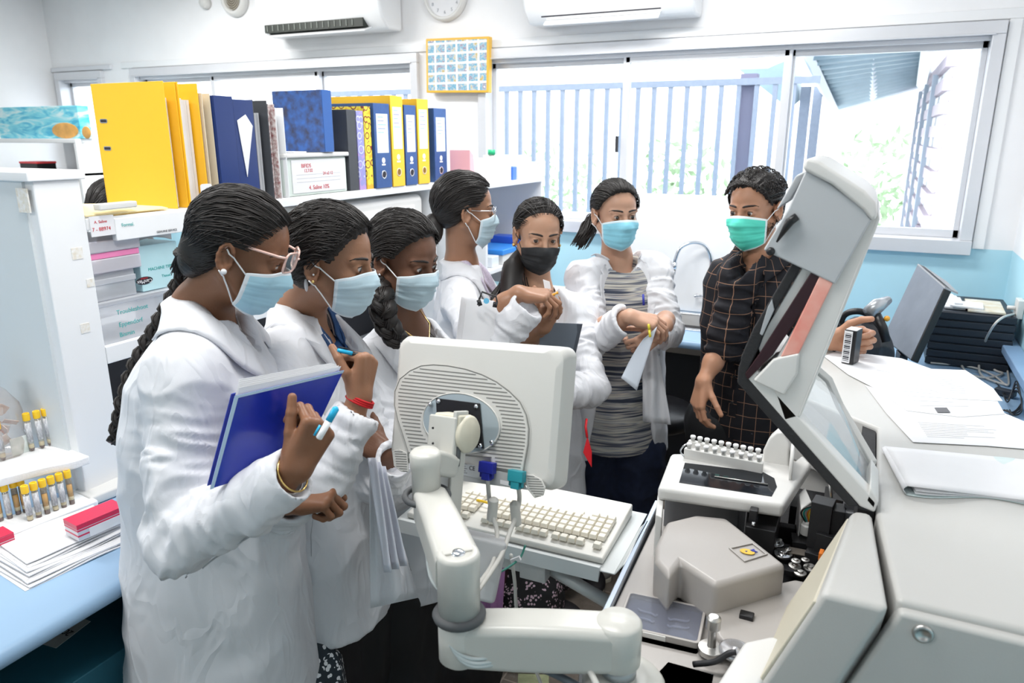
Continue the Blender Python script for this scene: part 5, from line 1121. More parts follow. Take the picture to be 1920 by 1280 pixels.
def meshobj(name,V,Q,m,parent,uv=None):
    me=bpy.data.meshes.new(name); og=ORG[parent.name]; nq=len(Q)
    me.vertices.add(len(V)); me.vertices.foreach_set('co',(V-og).astype(f32).ravel()); me.loops.add(nq*4); me.loops.foreach_set('vertex_index',Q.astype(np.int32).ravel())
    me.polygons.add(nq); me.polygons.foreach_set('loop_start',np.arange(0,nq*4,4,dtype=np.int32)); me.polygons.foreach_set('use_smooth',np.ones(nq,bool))
    me.update(calc_edges=True); me.validate()
    if uv is not None:
        l=me.uv_layers.new(name='UVMap'); idx=np.zeros(len(me.loops),np.int32); me.loops.foreach_get('vertex_index',idx); l.data.foreach_set('uv',uv[idx].astype(f32).ravel())
    o=bpy.data.objects.new(name,me); COL.objects.link(o); o.parent=parent; ORG[o.name]=og; me.materials.append(m); return o
def joinm(L):
    V=[];Q=[];n=0
    for v,q in L: V.append(v); Q.append(q+n); n+=len(v)
    return np.concatenate(V),np.concatenate(Q)
def dirv(a,down=0,tilt=0):   # facing: a=0 to picture right, 90 toward the camera, 180 picture left
    fh=np.array([fo[0],fo[1],0]); fh/=np.linalg.norm(fh); a=math.radians(a); d=math.radians(down); h=rtv*math.cos(a)-fh*math.sin(a); return h*math.cos(d)+np.array([0,0,-math.sin(d)])
SKINS={}
def skin(k,c):
    return mat('skin_'+k,c,.42,sss=.12,noise=.10,nscale=14,bump=.10,bscale=300,spec=.4)
HAIR=bpy.data.materials.new('black_hair'); HAIR.use_nodes=True
_b=HAIR.node_tree.nodes['Principled BSDF']; _b.inputs['Base Color'].default_value=(.014,.011,.010,1); _b.inputs['Roughness'].default_value=.5; _b.inputs['Specular IOR Level'].default_value=.45
EYEW=mat('eye_white',(.50,.48,.47),.15,coat=.5); IRIS=mat('iris_dark',(.02,.01,.006),.05,coat=1); BROW=mat('eyebrow_hair',(.02,.014,.012),.6)
def head_shape(sh,O,R,s,male=False,brow=0,open_=1.0):
    T=lambda p:O+R@(np.array(p,float)*s)
    E=lambda c,r,k=.012,op='u': sh.ell(T(c),np.array(r)*s,R,k*s,op)
    Cn=lambda a,b,r1,r2=None,k=.01,op='u': sh.cone(T(a),T(b),r1*s,(r1 if r2 is None else r2)*s,k*s,op)
    E((-.012,0,.035),(.093,.073,.082)); E((.022,0,.030),(.066,.062,.070),.02); E((.030,0,-.025),(.058,.058,.078),.02)
    E((.030,0,-.072),(.050,.046,.040),.02); E((.066,0,-.098),(.020,.022,.018),.016)
    for y in(-1,1):
        E((.058,y*.038,-.032),(.026,.022,.022),.018); Cn((.0,y*.060,-.045),(.05,y*.035,-.09),.016,.014,.02)
        E((.092,y*.031,.0),(.017,.019,.013),.012,'s')
    for y in(-1,1): Cn((.083,y*.012,.016),(.070,y*.045,.017),.009,.008,.012)
    Cn((.086,0,.006),(.104,0,-.034),.0075,.0105,.010); E((.099,.012,-.039),(.009,.007,.007),.006); E((.099,-.012,-.039),(.009,.007,.007),.006)
    Cn((.088,-.014,-.066),(.088,.014,-.066),.0085,k=.008); Cn((.086,-.013,-.078),(.086,.013,-.078),.009,k=.006)
    for y in(-1,1):
        E((.073,y*.031,-.001),(.0150,.0155,.0150),.004)
        E((.091,y*.0315,-.0015),(.012,.0125,.0046*open_),.002,'s')
        # ear
        c=np.array([-.008,y*.073,-.006]); n=10; P=[]
        for k in range(n+1):
            a=math.radians(-60+300*k/n); P.append(c+np.array([-.002+.016*math.sin(a)*-1*.9,y*(.010+.004*math.cos(a*.5)),.028*math.cos(a)]))
        for k in range(n): Cn(P[k],P[k+1],.0042,.004,.004)
        E(c+[.0,y*.004,0],(.014,.007,.024),.006); E(c+[.004,y*.011,-.002],(.008,.006,.012),.003,'s'); E(c+[.002,y*.007,-.028],(.008,.0045,.009),.005)
    return T
def neck(sh,T,O,R,s,base,r=.05,male=False):
    a=T((-.02,0,-.05)); sh.cone(a,base,r*s*.98,r*1.08,.03)
HC=np.array([-.012,0,.035]); HR=np.array([.093,.073,.082])
def hair_dirpt(O,R,s,d,off=.008,bulge=None):
    d=d/np.linalg.norm(d,axis=-1,keepdims=True); rr=HR+np.array([.004,.004,.004]); r=1/np.linalg.norm(d/rr,axis=-1)
    if bulge is not None: r=r*(1+bulge(d))
    return O+(HC+d*(r+off)[...,None])@R.T*s
def cap(O,R,s,par,off=.010,line=(.030,1.05,-.028),nape=-.085,back=0,rough=.002,temple=0):
    sh=Shape(); T=lambda p:O+R@(np.array(p,float)*s)
    sh.ell(T(HC),(HR+off)*s,R,0); sh.ell(T(HC+[-.02,0,-.045]),(np.array([.070,.066,.060])+off*.8)*s,R,.02)
    if back: sh.ell(T((-.070,0,-.050)),np.array([.046,.050,.050])*s,R,.03*s)
    x0,k_,z0=line; x0-=.010
    n=np.array([1.0,0,-1/k_]); n/=np.linalg.norm(n); sh.half(T((x0,0,z0+.03)),R@n,.030*s)
    sh.half(T((.074+temple,0,0)),R@np.array([1,0,-.15]),.01*s)
    sh.half(T((0,0,nape)),R@np.array([.3,0,-1.]),.012*s)
    for y in(-1,1): sh.ell(T((.004,y*.082,-.010)),np.array([.024,.020,.036])*s,R,.006*s,'s')
    V,Q=sh.mesh(.003); N=vnormals(V,Q); L=(V-O)@R/s
    an=np.arctan2(L[:,1],L[:,2]-.0); V=V+N*((fbm(np.stack([an*14,L[:,0]*10,L[:,2]*6],1))-.5)*rough*2)[:,None]
    return V,Q,sh
class Strands:
    def __init__(s): s.paths=[]; s._mb=None
    def add(s,P,r,n=4): s.paths.append((np.array(P,float),r,n))
    def finish(s,hs=None):
        mb=MB(); C=np.concatenate([p for p,_,_ in s.paths])
        if hs is not None: C=hs.push(C,.0010,3,True)
        i=0
        for P,r,n in s.paths:
            m=len(P); Q=C[i:i+m]; i+=m; rr=[r*(.35+.65*math.sin(math.pi*min(1,.12+.88*(1-k/(m-1)))))+.0001 for k in range(m)]; mb.tube(list(Q),rr,n,True)
        return mb
    @property
    def mb(s):
        if s._mb is None: s._mb=s.finish() if s.paths else MB()
        return s._mb
def norm(v): return v/(np.linalg.norm(v)+1e-12)
def combed(st,O,R,s,n,start,target,off=.009,r=.0012,wig=.006,seed=1,m=11,mid=None,end=None):
    rs=np.random.RandomState(seed)
    for i in range(n):
        d0=norm(start(rs)); d1=norm(np.asarray(target(rs) if callable(target) else target)+rs.normal(size=3)*.05); P=[]
        ph=rs.rand()*6.28; o_=off+rs.rand()*.004; dm=None if mid is None else norm(mid(d0,rs))
        for k in range(m):
            u=k/(m-1)
            d=d0*(1-u)+d1*u if dm is None else d0*(1-u)**2+2*dm*u*(1-u)+d1*u*u
            d=norm(d+wig*rs.normal(size=3)*.6+wig*np.array([math.sin(u*7+ph),math.cos(u*6+ph),0])); P.append(hair_dirpt(O,R,s,d[None],o_+.002*math.sin(u*9+ph))[0])
        if end is not None: P[-1]=P[-1]*.5+(O+R@(np.array(end)*s))*.5; P.append(O+R@((np.array(end)+rs.normal(size=3)*.006)*s))
        st.add(P,r*s*(.7+.6*rs.rand()))
def braid(pts,r,par,name='braid',turn=.075,taper=.6,st=None):
    P=bez(pts,10); L=[0]
    for i in range(1,len(P)): L.append(L[-1]+np.linalg.norm(P[i]-P[i-1]))
    m=MB(); v=np.array([0,0,1.]); 
    for k in range(3):
        ph=2*math.pi*k/3; Q=[];rr=[]
        nn=int(L[-1]/.006)
        for i in range(nn+1):
            l=L[-1]*i/nn; j=min(len(P)-2,np.searchsorted(L,l,side='right')-1); t=(l-L[j])/max(L[j+1]-L[j],1e-9); p=P[j]*(1-t)+P[j+1]*t; T=norm(P[j+1]-P[j]); a=norm(np.cross(T,-fo)); b=np.cross(T,a)
            w=2*math.pi*l/turn+ph; R_=r*(1-(1-taper)*l/L[-1]); Q.append(p+a*R_*.75*math.sin(w)+b*R_*.42*math.sin(2*w)); rr.append(R_*(.62+.05*math.sin(l*900)))
        m.tube(Q,rr,10)
        for q in range(16):
            aa=q/16*6.28; Q2=[Q[i]+rr[i]*.98*(math.cos(aa+i*.12)*norm(np.cross(Q[min(i+1,nn)]-Q[max(i-1,0)],(0.3,.2,1)))+math.sin(aa+i*.12)*norm(np.cross(Q[min(i+1,nn)]-Q[max(i-1,0)],(1,.2,.1)))) for i in range(nn+1)]
            m.tube(Q2,r*.075,4)
    return m.build(name,HAIR,par,smooth=True)
def eyes(T,R,s,par,look=(1,0,-.15),browd=0,female=True,a0=.0,sh=None):
    for y in(-1,1):
        c=T((.073,y*.031,-.0015)); lk=R@norm(np.array(look,float))
        MB().ball(c,.0138*s,20,14).build('eye',EYEW,par,smooth=True)
        MB().lathe(c+lk*.0122*s,[(.0068*s,-.0004),(.0066*s,.0010),(.0035*s,.0019),(0,.0022)],lk,18).build('iris',IRIS,par,smooth=True)
        m=MB()
        P=[T((.0905-.0*abs(t),y*(.014+.033*t),.0195+.005*math.sin(t*2.6)-.004*t+browd)) for t in np.linspace(0,1,9)]
        P=[T((.093-.026*t**1.8,y*(.011+.038*t),.0195+.0055*math.sin(t*2.8)-.003*t+browd)) for t in np.linspace(0,1,9)]
        if sh is not None: P=list(sh.push(np.array(P),.0006,7))
        m.tube(P,[.0018*s]+[.0036*s]*4+[.0030*s]*2+[.0020*s,.0010*s],6); m.build('eyebrow',BROW,par,smooth=True)
        # lash line
        P=[T((.0885-.011*(2*t-1)**2,y*(.0195+.0245*t),.0030+.0028*math.sin(math.pi*t)-.001*t)) for t in np.linspace(0,1,9)]
        MB().tube(P,[.0006*s]+[.0011*s]*7+[.0006*s],5).build('eyelashes',BROW,par,smooth=True)
def MASK(name,c,c2):
    m=bpy.data.materials.new(name); m.use_nodes=True; nt=m.node_tree; b=nt.nodes['Principled BSDF']; b.inputs['Roughness'].default_value=.65
    uv=nt.nodes.new('ShaderNodeUVMap'); s=nt.nodes.new('ShaderNodeSeparateXYZ'); nt.links.new(uv.outputs[0],s.inputs[0])
    rx=nt.nodes.new('ShaderNodeValToRGB'); rx.color_ramp.interpolation='CONSTANT'; e=rx.color_ramp.elements; e[0].color=(1,1,1,1); e[1].position=.045; e[1].color=(0,0,0,1); x=e.new(.955); x.color=(1,1,1,1); nt.links.new(s.outputs[0],rx.inputs[0])
    ry=nt.nodes.new('ShaderNodeValToRGB'); ry.color_ramp.interpolation='CONSTANT'; e=ry.color_ramp.elements; e[0].color=(1,1,1,1); e[1].position=.07; e[1].color=(0,0,0,1); x=e.new(.955); x.color=(1,1,1,1); nt.links.new(s.outputs[1],ry.inputs[0])
    mx=nt.nodes.new('ShaderNodeMath'); mx.operation='MAXIMUM'; nt.links.new(rx.outputs[0],mx.inputs[0]); nt.links.new(ry.outputs[0],mx.inputs[1])
    n=nt.nodes.new('ShaderNodeTexNoise'); n.inputs['Scale'].default_value=500; bp=nt.nodes.new('ShaderNodeBump'); bp.inputs['Strength'].default_value=.15; bp.inputs['Distance'].default_value=.001; nt.links.new(n.outputs[0],bp.inputs['Height']); nt.links.new(bp.outputs[0],b.inputs['Normal'])
    q=nt.nodes.new('ShaderNodeMix'); q.data_type='RGBA'; nt.links.new(mx.outputs[0],q.inputs[0]); q.inputs[6].default_value=(*c,1); q.inputs[7].default_value=(*c2,1); nt.links.new(q.outputs[2],b.inputs['Base Color'])
    return m
def mask(sh,O,R,s,par,m,wide=62,top=-.006,bot=-.122,loopc=None,puff=.007,nu=33,nv=26,label=None):
    U=np.linspace(-1,1,nu); Vv=np.linspace(0,1,nv); ok=np.zeros((nu,nv,3)); rad=np.zeros((nu,nv)); D=np.zeros((nu,nv,3)); B=np.zeros((nu,nv,3))
    for i,u in enumerate(U):
        for j,v in enumerate(Vv):
            th=math.radians(wide*u); z=top-.020*abs(u)**1.5+(bot-top+.010*abs(u)+.024*abs(u)**2)*v
            D[i,j]=(math.cos(th),math.sin(th),-.35*(v**3)*(1-abs(u)*.6)); B[i,j]=(0.0,0,z+.012*(v**3))
    ts=np.linspace(.15,.03,70)
    r=np.full((nu,nv),.06)
    P=O+((B[...,None,:]+D[...,None,:]*ts[:,None])*s)@R.T; F=sh.ev(P.reshape(-1,3)).reshape(nu,nv,-1)
    hit=F<puff*s
    for i in range(nu):
        for j in range(nv):
            k=np.argmax(hit[i,j]); r[i,j]=ts[k] if hit[i,j,k] else .05
    r0=r.copy()
    for it in range(14):
        a=np.pad(r,1,mode='edge'); a=(a[:-2,1:-1]+a[2:,1:-1]+a[1:-1,:-2]+a[1:-1,2:])/4; r=np.maximum(r0-.0005,.15*r+.85*a) if it<11 else np.maximum(r0-.001,a)
    for j,v in enumerate(Vv):
        for i,u in enumerate(U):
            pl=0
            for c in(.30,.50,.70): 
                x=(v-c)/.05; pl+= (.0052 if -1<x<0 else 0)*(1+x)+(-.0022*(1-abs(x)) if 0<=x<1 else 0)
            r[i,j]+=pl*(1-abs(u)**6)+.0012*math.sin(u*9+v*4+s*50)*(1-abs(u))+.004*(1-u*u)*math.sin(math.pi*v)
    P=O+((B+D*r[...,None])*s)@R.T
    mb=MB(); mb.grid(P,-.0011); uv=np.array([[(u+1)/2,v] for u in U for v in Vv]*2); mb.uv=uv
    o=mb.build('face_mask',m,par,smooth=True)
    if label: o['label']=label
    lm=loopc or mat('mask_elastic',(.85,.86,.88),.6)
    for sg,i in((-1,0),(1,nu-1)):
        a,b=P[i,1],P[i,nv-2]; E=O+R@(np.array([-.014,sg*.084,.012])*s); G=O+R@(np.array([-.010,sg*.083,-.034])*s)
        for pa,pb in((a,E),(b,G)):
            Q=np.array([pa*(1-t)+pb*t for t in np.linspace(0,1,12)]); Q=sh.push(Q,.0022,4,True); MB().tube(list(Q),.0015,6).build('ear_loop',lm,par,smooth=True)
    return P
def hand(sh,W,X,N,left=False,curl=(60,60,60,60),spread=6,thumb=(25,20,10),s=.92,tout=40,arm=None,tcurl=None,k=.003):
    """W wrist, X towards fingers, N back-of-hand normal; thumb leaves to +y for right hand seen from its back"""
    X=norm(np.asarray(X,float)); N=np.asarray(N,float); N=norm(N-X*(X@N)); Yd=np.cross(N,X)*(-1 if left else 1); # thumb side
    F=lambda p:W+(X*p[0]+Yd*p[1]+N*p[2])*s
    ys=[.027,.009,-.009,-.025]; xs=[.084,.087,.083,.075]; L=[(.042,.025,.020),(.046,.029,.021),(.043,.027,.020),(.033,.020,.018)]; rad=[.0088,.009,.0086,.0076]
    tips=[]
    for i in range(4):
        sh.cone(F((0,ys[i]*.55,-.002)),F((xs[i],ys[i],0)),.0150*s,.0115*s,.010)
        cu=curl[i]; c3=cu if hasattr(cu,'__len__') else (cu*.85,cu*1.05,cu*.6); a=0; sp=math.radians(spread)*(ys[i]/.02)
        p=np.array([xs[i],ys[i],0.]); r=rad[i]
        for q in range(3):
            a+=math.radians(c3[q]); d=np.array([math.cos(a)*math.cos(sp),math.sin(sp)*math.cos(a),-math.sin(a)]); p2=p+d*L[i][q]; sh.cone(F(p),F(p2),r*s,r*.92*s,k*1.0); p=p2; r*=.93
        tips.append(F(p))
    sh.cone(F((.02,.02,-.012)),F((.05,.022,-.012)),.014*s,.010*s,.012); sh.cone(F((.03,-.018,-.010)),F((.06,-.018,-.008)),.013*s,.010*s,.012)
    to=math.radians(tout); p=np.array([.018,.020,-.010]); d=np.array([math.cos(to),math.sin(to),-.25]); d/=np.linalg.norm(d); r=.0125; cur=thumb
    # thumb bends toward palm/-z and fingers
    for q,(ln) in enumerate((.040,.034,.027)):
        p2=p+d*ln; sh.cone(F(p),F(p2),r*s,r*.86*s,.006 if q==0 else k); p=p2; r*=.86
        an=math.radians(cur[q]); ax=norm(np.array([.3,-.6 if tcurl is None else tcurl,-.9])); d=norm(d+ax*math.tan(an)*.9)
    tips.append(F(p))
    if arm is not None:
        A=np.asarray(arm,float); sh.cone(F((-.0,0,-.002)),W+(A-W)*.5,.0225*s,.031*s,.012); sh.cone(W+(A-W)*.5,A,.031*s,.036*s,.02); sh.ell(F((.005,0,-.003)),(.03*s,.027*s,.018*s),np.stack([X,Yd,N],1),.012)
    return tips
CLOTH=mat('white_coat_cotton',(.74,.75,.785),.75,noise=.02,nscale=6,bump=.12,bscale=900,spec=.25)
def folds(V,N,joints=(),amp=.0045,seed=0,flow=2.2,jamp=.010,zrange=None):
    jamp*=1.35; amp*=1.35
    q=V+seed*3.1; w=np.stack([fbm(q*3+5),fbm(q*3+9),fbm(q*3+13)],1)-.5
    a=fbm((q+w*.10)*np.array([13,13,flow]),2); d=(1-np.abs(2*a-1))**2*2-1
    b=fbm((q+w*.16)*np.array([7,7,6.]),2); e=(1-np.abs(2*b-1))**3*2-.7
    o=amp*d*.7+amp*e*.9
    for (j,r,ax) in joints:
        dd=np.linalg.norm(V-j,axis=1); f=np.exp(-(dd/r)**2); al=(V-j)@np.asarray(ax)
        c=fbm(np.stack([al*42+w[:,0]*5,w[:,1]*6+V[:,2]*4,w[:,2]*6],1),2); o=o+f*jamp*((1-np.abs(2*c-1))**2*1.6-.8)
    return V+N*o[:,None]
_nt=CLOTH.node_tree; _tc=_nt.nodes.new('ShaderNodeTexCoord'); _mp=_nt.nodes.new('ShaderNodeMapping'); _mp.inputs['Scale'].default_value=(1,1,.45); _nt.links.new(_tc.outputs['Object'],_mp.inputs[0])
_n=_nt.nodes.new('ShaderNodeTexNoise'); _n.inputs['Scale'].default_value=13; _n.inputs['Detail'].default_value=2; _n.inputs['Distortion'].default_value=.6; _nt.links.new(_mp.outputs[0],_n.inputs[0])
_r=_nt.nodes.new('ShaderNodeValToRGB'); _r.color_ramp.elements[0].position=.40; _r.color_ramp.elements[1].position=.60; _x=_r.color_ramp.elements.new(.5); _x.color=(1,1,1,1); _r.color_ramp.elements[2].color=(0,0,0,1); _nt.links.new(_n.outputs[0],_r.inputs[0])
_b1=[q for q in _nt.nodes if q.type=='BUMP'][0]; _b2=_nt.nodes.new('ShaderNodeBump'); _b2.inputs['Strength'].default_value=.35; _b2.inputs['Distance'].default_value=.006; _nt.links.new(_r.outputs[0],_b2.inputs['Height']); _nt.links.new(_b2.outputs[0],_b1.inputs['Normal'])
SEAMM=mat('seam_thread',(.50,.51,.54),.8)
def seam(P_,pts,r=.0008,name='seam'):
    C=P_['g'].push(np.array(bez(pts,10)),.0035,5); return MB().tube(list(C),r,4).build(name,SEAMM,P_['coat'],smooth=True)
def garment(name,sh,m,par,res=.0065,joints=(),amp=.0045,seed=0,smooth=1,center=None,fwd=None,jamp=.010,post=None,flow=2.2):
    V,Q=sh.mesh(res); V=lap(V,Q,smooth); N=vnormals(V,Q); V=folds(V,N,joints,amp,seed,flow,jamp); V=lap(V,Q,1,.25)
    if post is not None: V=post(V,N)
    uv=None
    if center is not None:
        a=np.arctan2((V-center)@np.cross((0,0,1),fwd),(V-center)@fwd); uv=np.stack([a*.16,V[:,2]],1)
    return meshobj(name,V,Q,m,par,uv)
def on_shape(sh,P,off): return sh.push(np.array(P,float),off,6)
def collar(sh,par,c,fwd,m,r_in=.058,r_out=.105,rise=.045,drop=.10,open_=28,lap=.10,thick=.004,spread=.055,fr=1.0,name='collar'):
    fwd=norm(np.array([fwd[0],fwd[1],0.])); sd=np.array([-fwd[1],fwd[0],0]); P=[]
    nphi=41
    for i in range(nphi):
        ph=-math.pi+math.radians(open_)+ (2*math.pi-2*math.radians(open_))*i/(nphi-1)   # 0 = back of neck
        b=-fwd*math.cos(ph)+sd*math.sin(ph); fr_=max(0,-math.cos(ph))  # 1 at the front
        inn=c+b*np.array([1,1,0])*(r_in+.004*fr_)+[0,0,rise*(1-fr_*.9)-drop*.55*fr_**2]
        out=c+b*(r_out+.012*fr_)+[0,0,-.012-drop*fr_**1.6]
        row=[inn*(1-t)+out*t+np.array([0,0,.012*math.sin(math.pi*t)*(1-fr_)]) for t in np.linspace(0,1,7)]; P.append(row)
    P=np.array(P); Q=P.copy()
    Q[:,3:]=sh.push(P[:,3:],.0075,5); Q[:,:3]=sh.push(P[:,:3],.006,5,True)
    w_=np.array([1,1,.9,.8,.9,1,1])[None,:,None]; P=P*(1-w_)+Q*w_
    for _ in range(2): P[1:-1]=P[1:-1]*.5+(P[:-2]+P[2:])*.25
    return MB().grid(P,thick).build(name,m,par,smooth=True)
def strip(sh,par,pts,wid,m,name='placket',off=.004,thick=.0016,n=6,side=None):
    C=np.array(bez(pts,8)); C=sh.push(C,off,4); rows=[]
    for i in range(len(C)):
        T=norm(C[min(i+1,len(C)-1)]-C[max(i-1,0)]); g=sh.grad(C[i][None])[0]; s_=norm(np.cross(T,g)); rows.append([C[i]+s_*wid*(t-.5) for t in np.linspace(0,1,n)])
    P=sh.push(np.array(rows),off,4); return MB().grid(P,thick).build(name,m,par,smooth=True)
def button(sh,par,p,m=None,r=.0055):
    p=sh.push(np.array([p],float),.006,5)[0]; g=sh.grad(p[None])[0]; MB().lathe(p,[(r,0),(r,.0018),(r*.7,.0025),(0,.0018)],g,16).build('button',m or mat('pearl_button',(.75,.76,.78),.2),par,smooth=True)
def shoe(par,heel,d,m,sole,L=.245,w=.044,name='shoe'):
    d=norm(np.array([d[0],d[1],0.])); s_=np.array([-d[1],d[0],0]); sh=Shape(); h=np.asarray(heel,float)
    R=np.stack([d,s_,np.array([0,0,1.])],1)
    sh.ell(h+d*L*.28+[0,0,.045],(L*.30,w*.80,.045),R,.0); sh.ell(h+d*L*.68+[0,0,.032],(L*.33,w,.034),R,.03); sh.ell(h+d*L*.12+[0,0,.06],(.035,.03,.05),R,.02)
    sh.half(h+[0,0,.012],(0,0,-1),.003)
    V,Q=sh.mesh(.006); V=lap(V,Q,2); o=meshobj(name,V,Q,m,par)
    pl=[h+d*(L*.5+L*.52*math.cos(a))+s_*(w*(1.0 if math.cos(a)>-.2 else .8)*math.sin(a)) for a in np.linspace(0,2*math.pi,25)[:-1]]
    q=MB().prism([p+[0,0,.0005] for p in pl],(0,0,.020)).build('sole',sole,o,bevel=.004)
    return o
# ================= PEOPLE =================
MB_BLUE=MASK('surgical_mask_blue',(.42,.68,.80),(.80,.85,.89)); MB_PALE=MASK('surgical_mask_pale_blue',(.50,.66,.74),(.66,.76,.82)); MB_BRT=MASK('surgical_mask_bright_blue',(.28,.68,.84),(.70,.84,.90))
MB_BLK=MASK('surgical_mask_black',(.015,.016,.018),(.012,.013,.015)); MB_GRN=MASK('surgical_mask_green',(.10,.72,.56),(.82,.90,.89))
GOLD=mat('gold',(.80,.55,.20),.25,1)
def headset(hp,a,down,roll,s):
    O=PT(*hp); X=dirv(a,down); Y0=norm(np.cross((0,0,1),X)); Z0=np.cross(X,Y0); r=math.radians(roll)
    Y=Y0*math.cos(r)+Z0*math.sin(r); Z=np.cross(X,Y); return O,np.stack([X,Y,Z],1),s
def lvls(S,rows,fw_):   # rows (dz, dfwd, rf, rs)
    return [(S[0]+fw_[0]*d,S[1]+fw_[1]*d,S[2]+dz,rf,rs) for dz,d,rf,rs in rows]
def person(label,hp,a,down,roll,s,S,ab,rows,skn,arms,hair,msk=None,coatm=CLOTH,coatname='lab_coat',seed=0,male=False,hands=(),cuff=True,amp=.0045,ntop=.0,look=(1,0,-.25),eyeopen=.9,neckr=.048,kcl=None,uvc=False,legs=None,extra=None,sleeve=None,hollowneck=.072,jamp=.010):
    O,R,s=headset(hp,a,down,roll,s); fw_=dirv(ab); sd=np.cross((0,0,1),fw_)
    root=thing('person',(S[0],S[1],0),label,'person','people gathered round the analyser')
    sh=Shape(); T=head_shape(sh,O,R,s,male,open_=eyeopen); base=np.array([S[0],S[1],S[2]])+fw_*.0+[0,0,-.01]
    nb=S+[0,0,.02]-fw_*.012; neck(sh,T,O,R,s,nb,neckr); sh.cone(nb,nb+[0,0,-.12]+fw_*.02,.050,.060,.03); 
    sh.ell(S+[0,0,-.13]+fw_*.008,np.array([.074,.11,.085]),np.stack([fw_,sd,np.array([0,0,1.])],1),.04)
    parts=[sh.mesh(.0024)]
    for hnd in hands:
        h=Shape(); hand(h,**hnd); parts.append(h.mesh(.0022))
    V,Q=joinm(parts); SK=skin(skn[0],skn[1]); body=meshobj('body',V,Q,SK,root)
    # nails skipped; eyes
    eyes(T,R,s,root,look,sh=sh)
    # clothes
    g=Shape(); L=lvls(S,rows,fw_); g.loft(L,fw_,k=.03); js=[]
    for (A,El,W,ra,re,rw) in arms:
        A,El,W=map(np.asarray,(A,El,W)); g.cone(S+(A-S)*.25+[0,0,.005],A,.052,ra*.98,.05); g.cone(A,El,ra,re,.035); g.cone(El,W,re,rw,.022)
        dr=norm(W-El); js+=[(El,.085,norm(El-A)*.5+dr*.5),(El+(W-El)*.55,.07,dr),(A+(El-A)*.5,.08,norm(El-A))]
    for (A,El,W,ra,re,rw) in arms:
        dr=norm(W-El); g.half
        # cuff: flat cut and hollow
        Wc=np.asarray(W,float)
        def cutfn(P,Wc=Wc,dr=dr,rw=rw):
            q=P-Wc; al=q@dr; rad=np.linalg.norm(q-al[:,None]*dr,axis=1); return np.maximum(np.maximum(-(al+.002),al-rw*1.3),rad-rw*1.5)
        g._a(cutfn,Wc-rw*2.2,Wc+rw*2.2,.002,'s')
        g.cone(Wc-dr*.018,Wc+dr*.02,rw*.80,rw*.88,.002,'s')
    g.cone(S+[0,0,-.035],S+[0,0,.14]-fw_*.0,hollowneck*.86,hollowneck*1.25,.012,'s')
    if kcl is not None: kcl(g,S,fw_,sd)
    coat=garment(coatname,g,coatm,root,res=.0055,joints=js,amp=amp,seed=seed,center=S,fwd=fw_,jamp=jamp)
    # hair
    if hair is not None:
        hv,hq,hs=cap(O,R,s,root,**hair.get('cap',{})); st=Strands(); cmb=hair.get('comb'); cmb and cmb(st,O,R,s)
        vq=[(hv,hq)]; sm=st.finish(hs); SV=np.array(sm.v); SQ=np.array([f for f in sm.f if len(f)==4])
        if len(SV): vq.append((SV,SQ))
        V,Q=joinm(vq); meshobj('hair',V,Q,HAIR,root)
    if msk: mask(sh,O,R,s,root,msk[0],**(msk[1] if len(msk)>1 else {}))
    return dict(rows=rows,root=root,O=O,R=R,s=s,T=T,sh=sh,g=g,fw=fw_,sd=sd,S=S,coat=coat)
def earring(P_,y,m,r=.005,z=-.036): p=P_['T']((-.004,y*.080,z)); return MB().ball(p+P_['R'][:,1]*y*.006,r,12,8).build('earring',m,P_['root'],smooth=True)
def vneck(depth,half):
    def f(g,S,fw_,sd):
        c=S+fw_*.12
        def fn(P):
            q=P-c; z=q[:,2]; w_=half*np.clip(1+(z+.02)/depth,0,1)+np.where(z<-depth,-.05,0); return np.maximum(np.abs(q@sd)-w_,-(q@fw_)-.10)
        g._a(fn,c-np.array([.2,.2,depth+.05]),c+np.array([.2,.2,.12]),.004,'s')
    return f
def inner(P_,m,rows,name='inner_top',k=.93,neck_=.062):
    S=P_['S']; g=Shape(); R_=[(dz,d,rf*k,rs*k) for dz,d,rf,rs in rows if dz>-.45]; g.loft(lvls(S,R_,P_['fw']),P_['fw'],k=.02); g.cone(S+[0,0,-.012]+P_['fw']*.02,S+[0,0,.08],neck_,neck_*1.3,.008,'s'); return garment(name,g,m,P_['root'],res=.008,amp=.002,seed=3)
def back_start(rs,xm=.75,zl=-.25):    # random directions over the hair cap
    while True:
        d=norm(rs.normal(size=3)); 
        if d[0]<xm and (d[2]>zl or (d[0]<-.05 and d[2]>-.72)) and d[2]>d[0]*.9-.35-(.45 if d[0]<0 else 0): return d
def hairline(rs):
    y=rs.uniform(-1,1); return norm(np.array([.90-.47*abs(y)**1.5,y*.9,.58-.75*abs(y)**2]))
def comb_back(target,n=420,seed=1,r=.0014,wig=.006,mid=None,off=.010,end=None):
    def f(st,O,R,s):
        combed(st,O,R,s,n//2,hairline,target,off,seed=seed,r=r,wig=wig,mid=mid,end=end); combed(st,O,R,s,n//2,back_start,target,off,seed=seed+1,r=r,wig=wig,end=end)
    return f
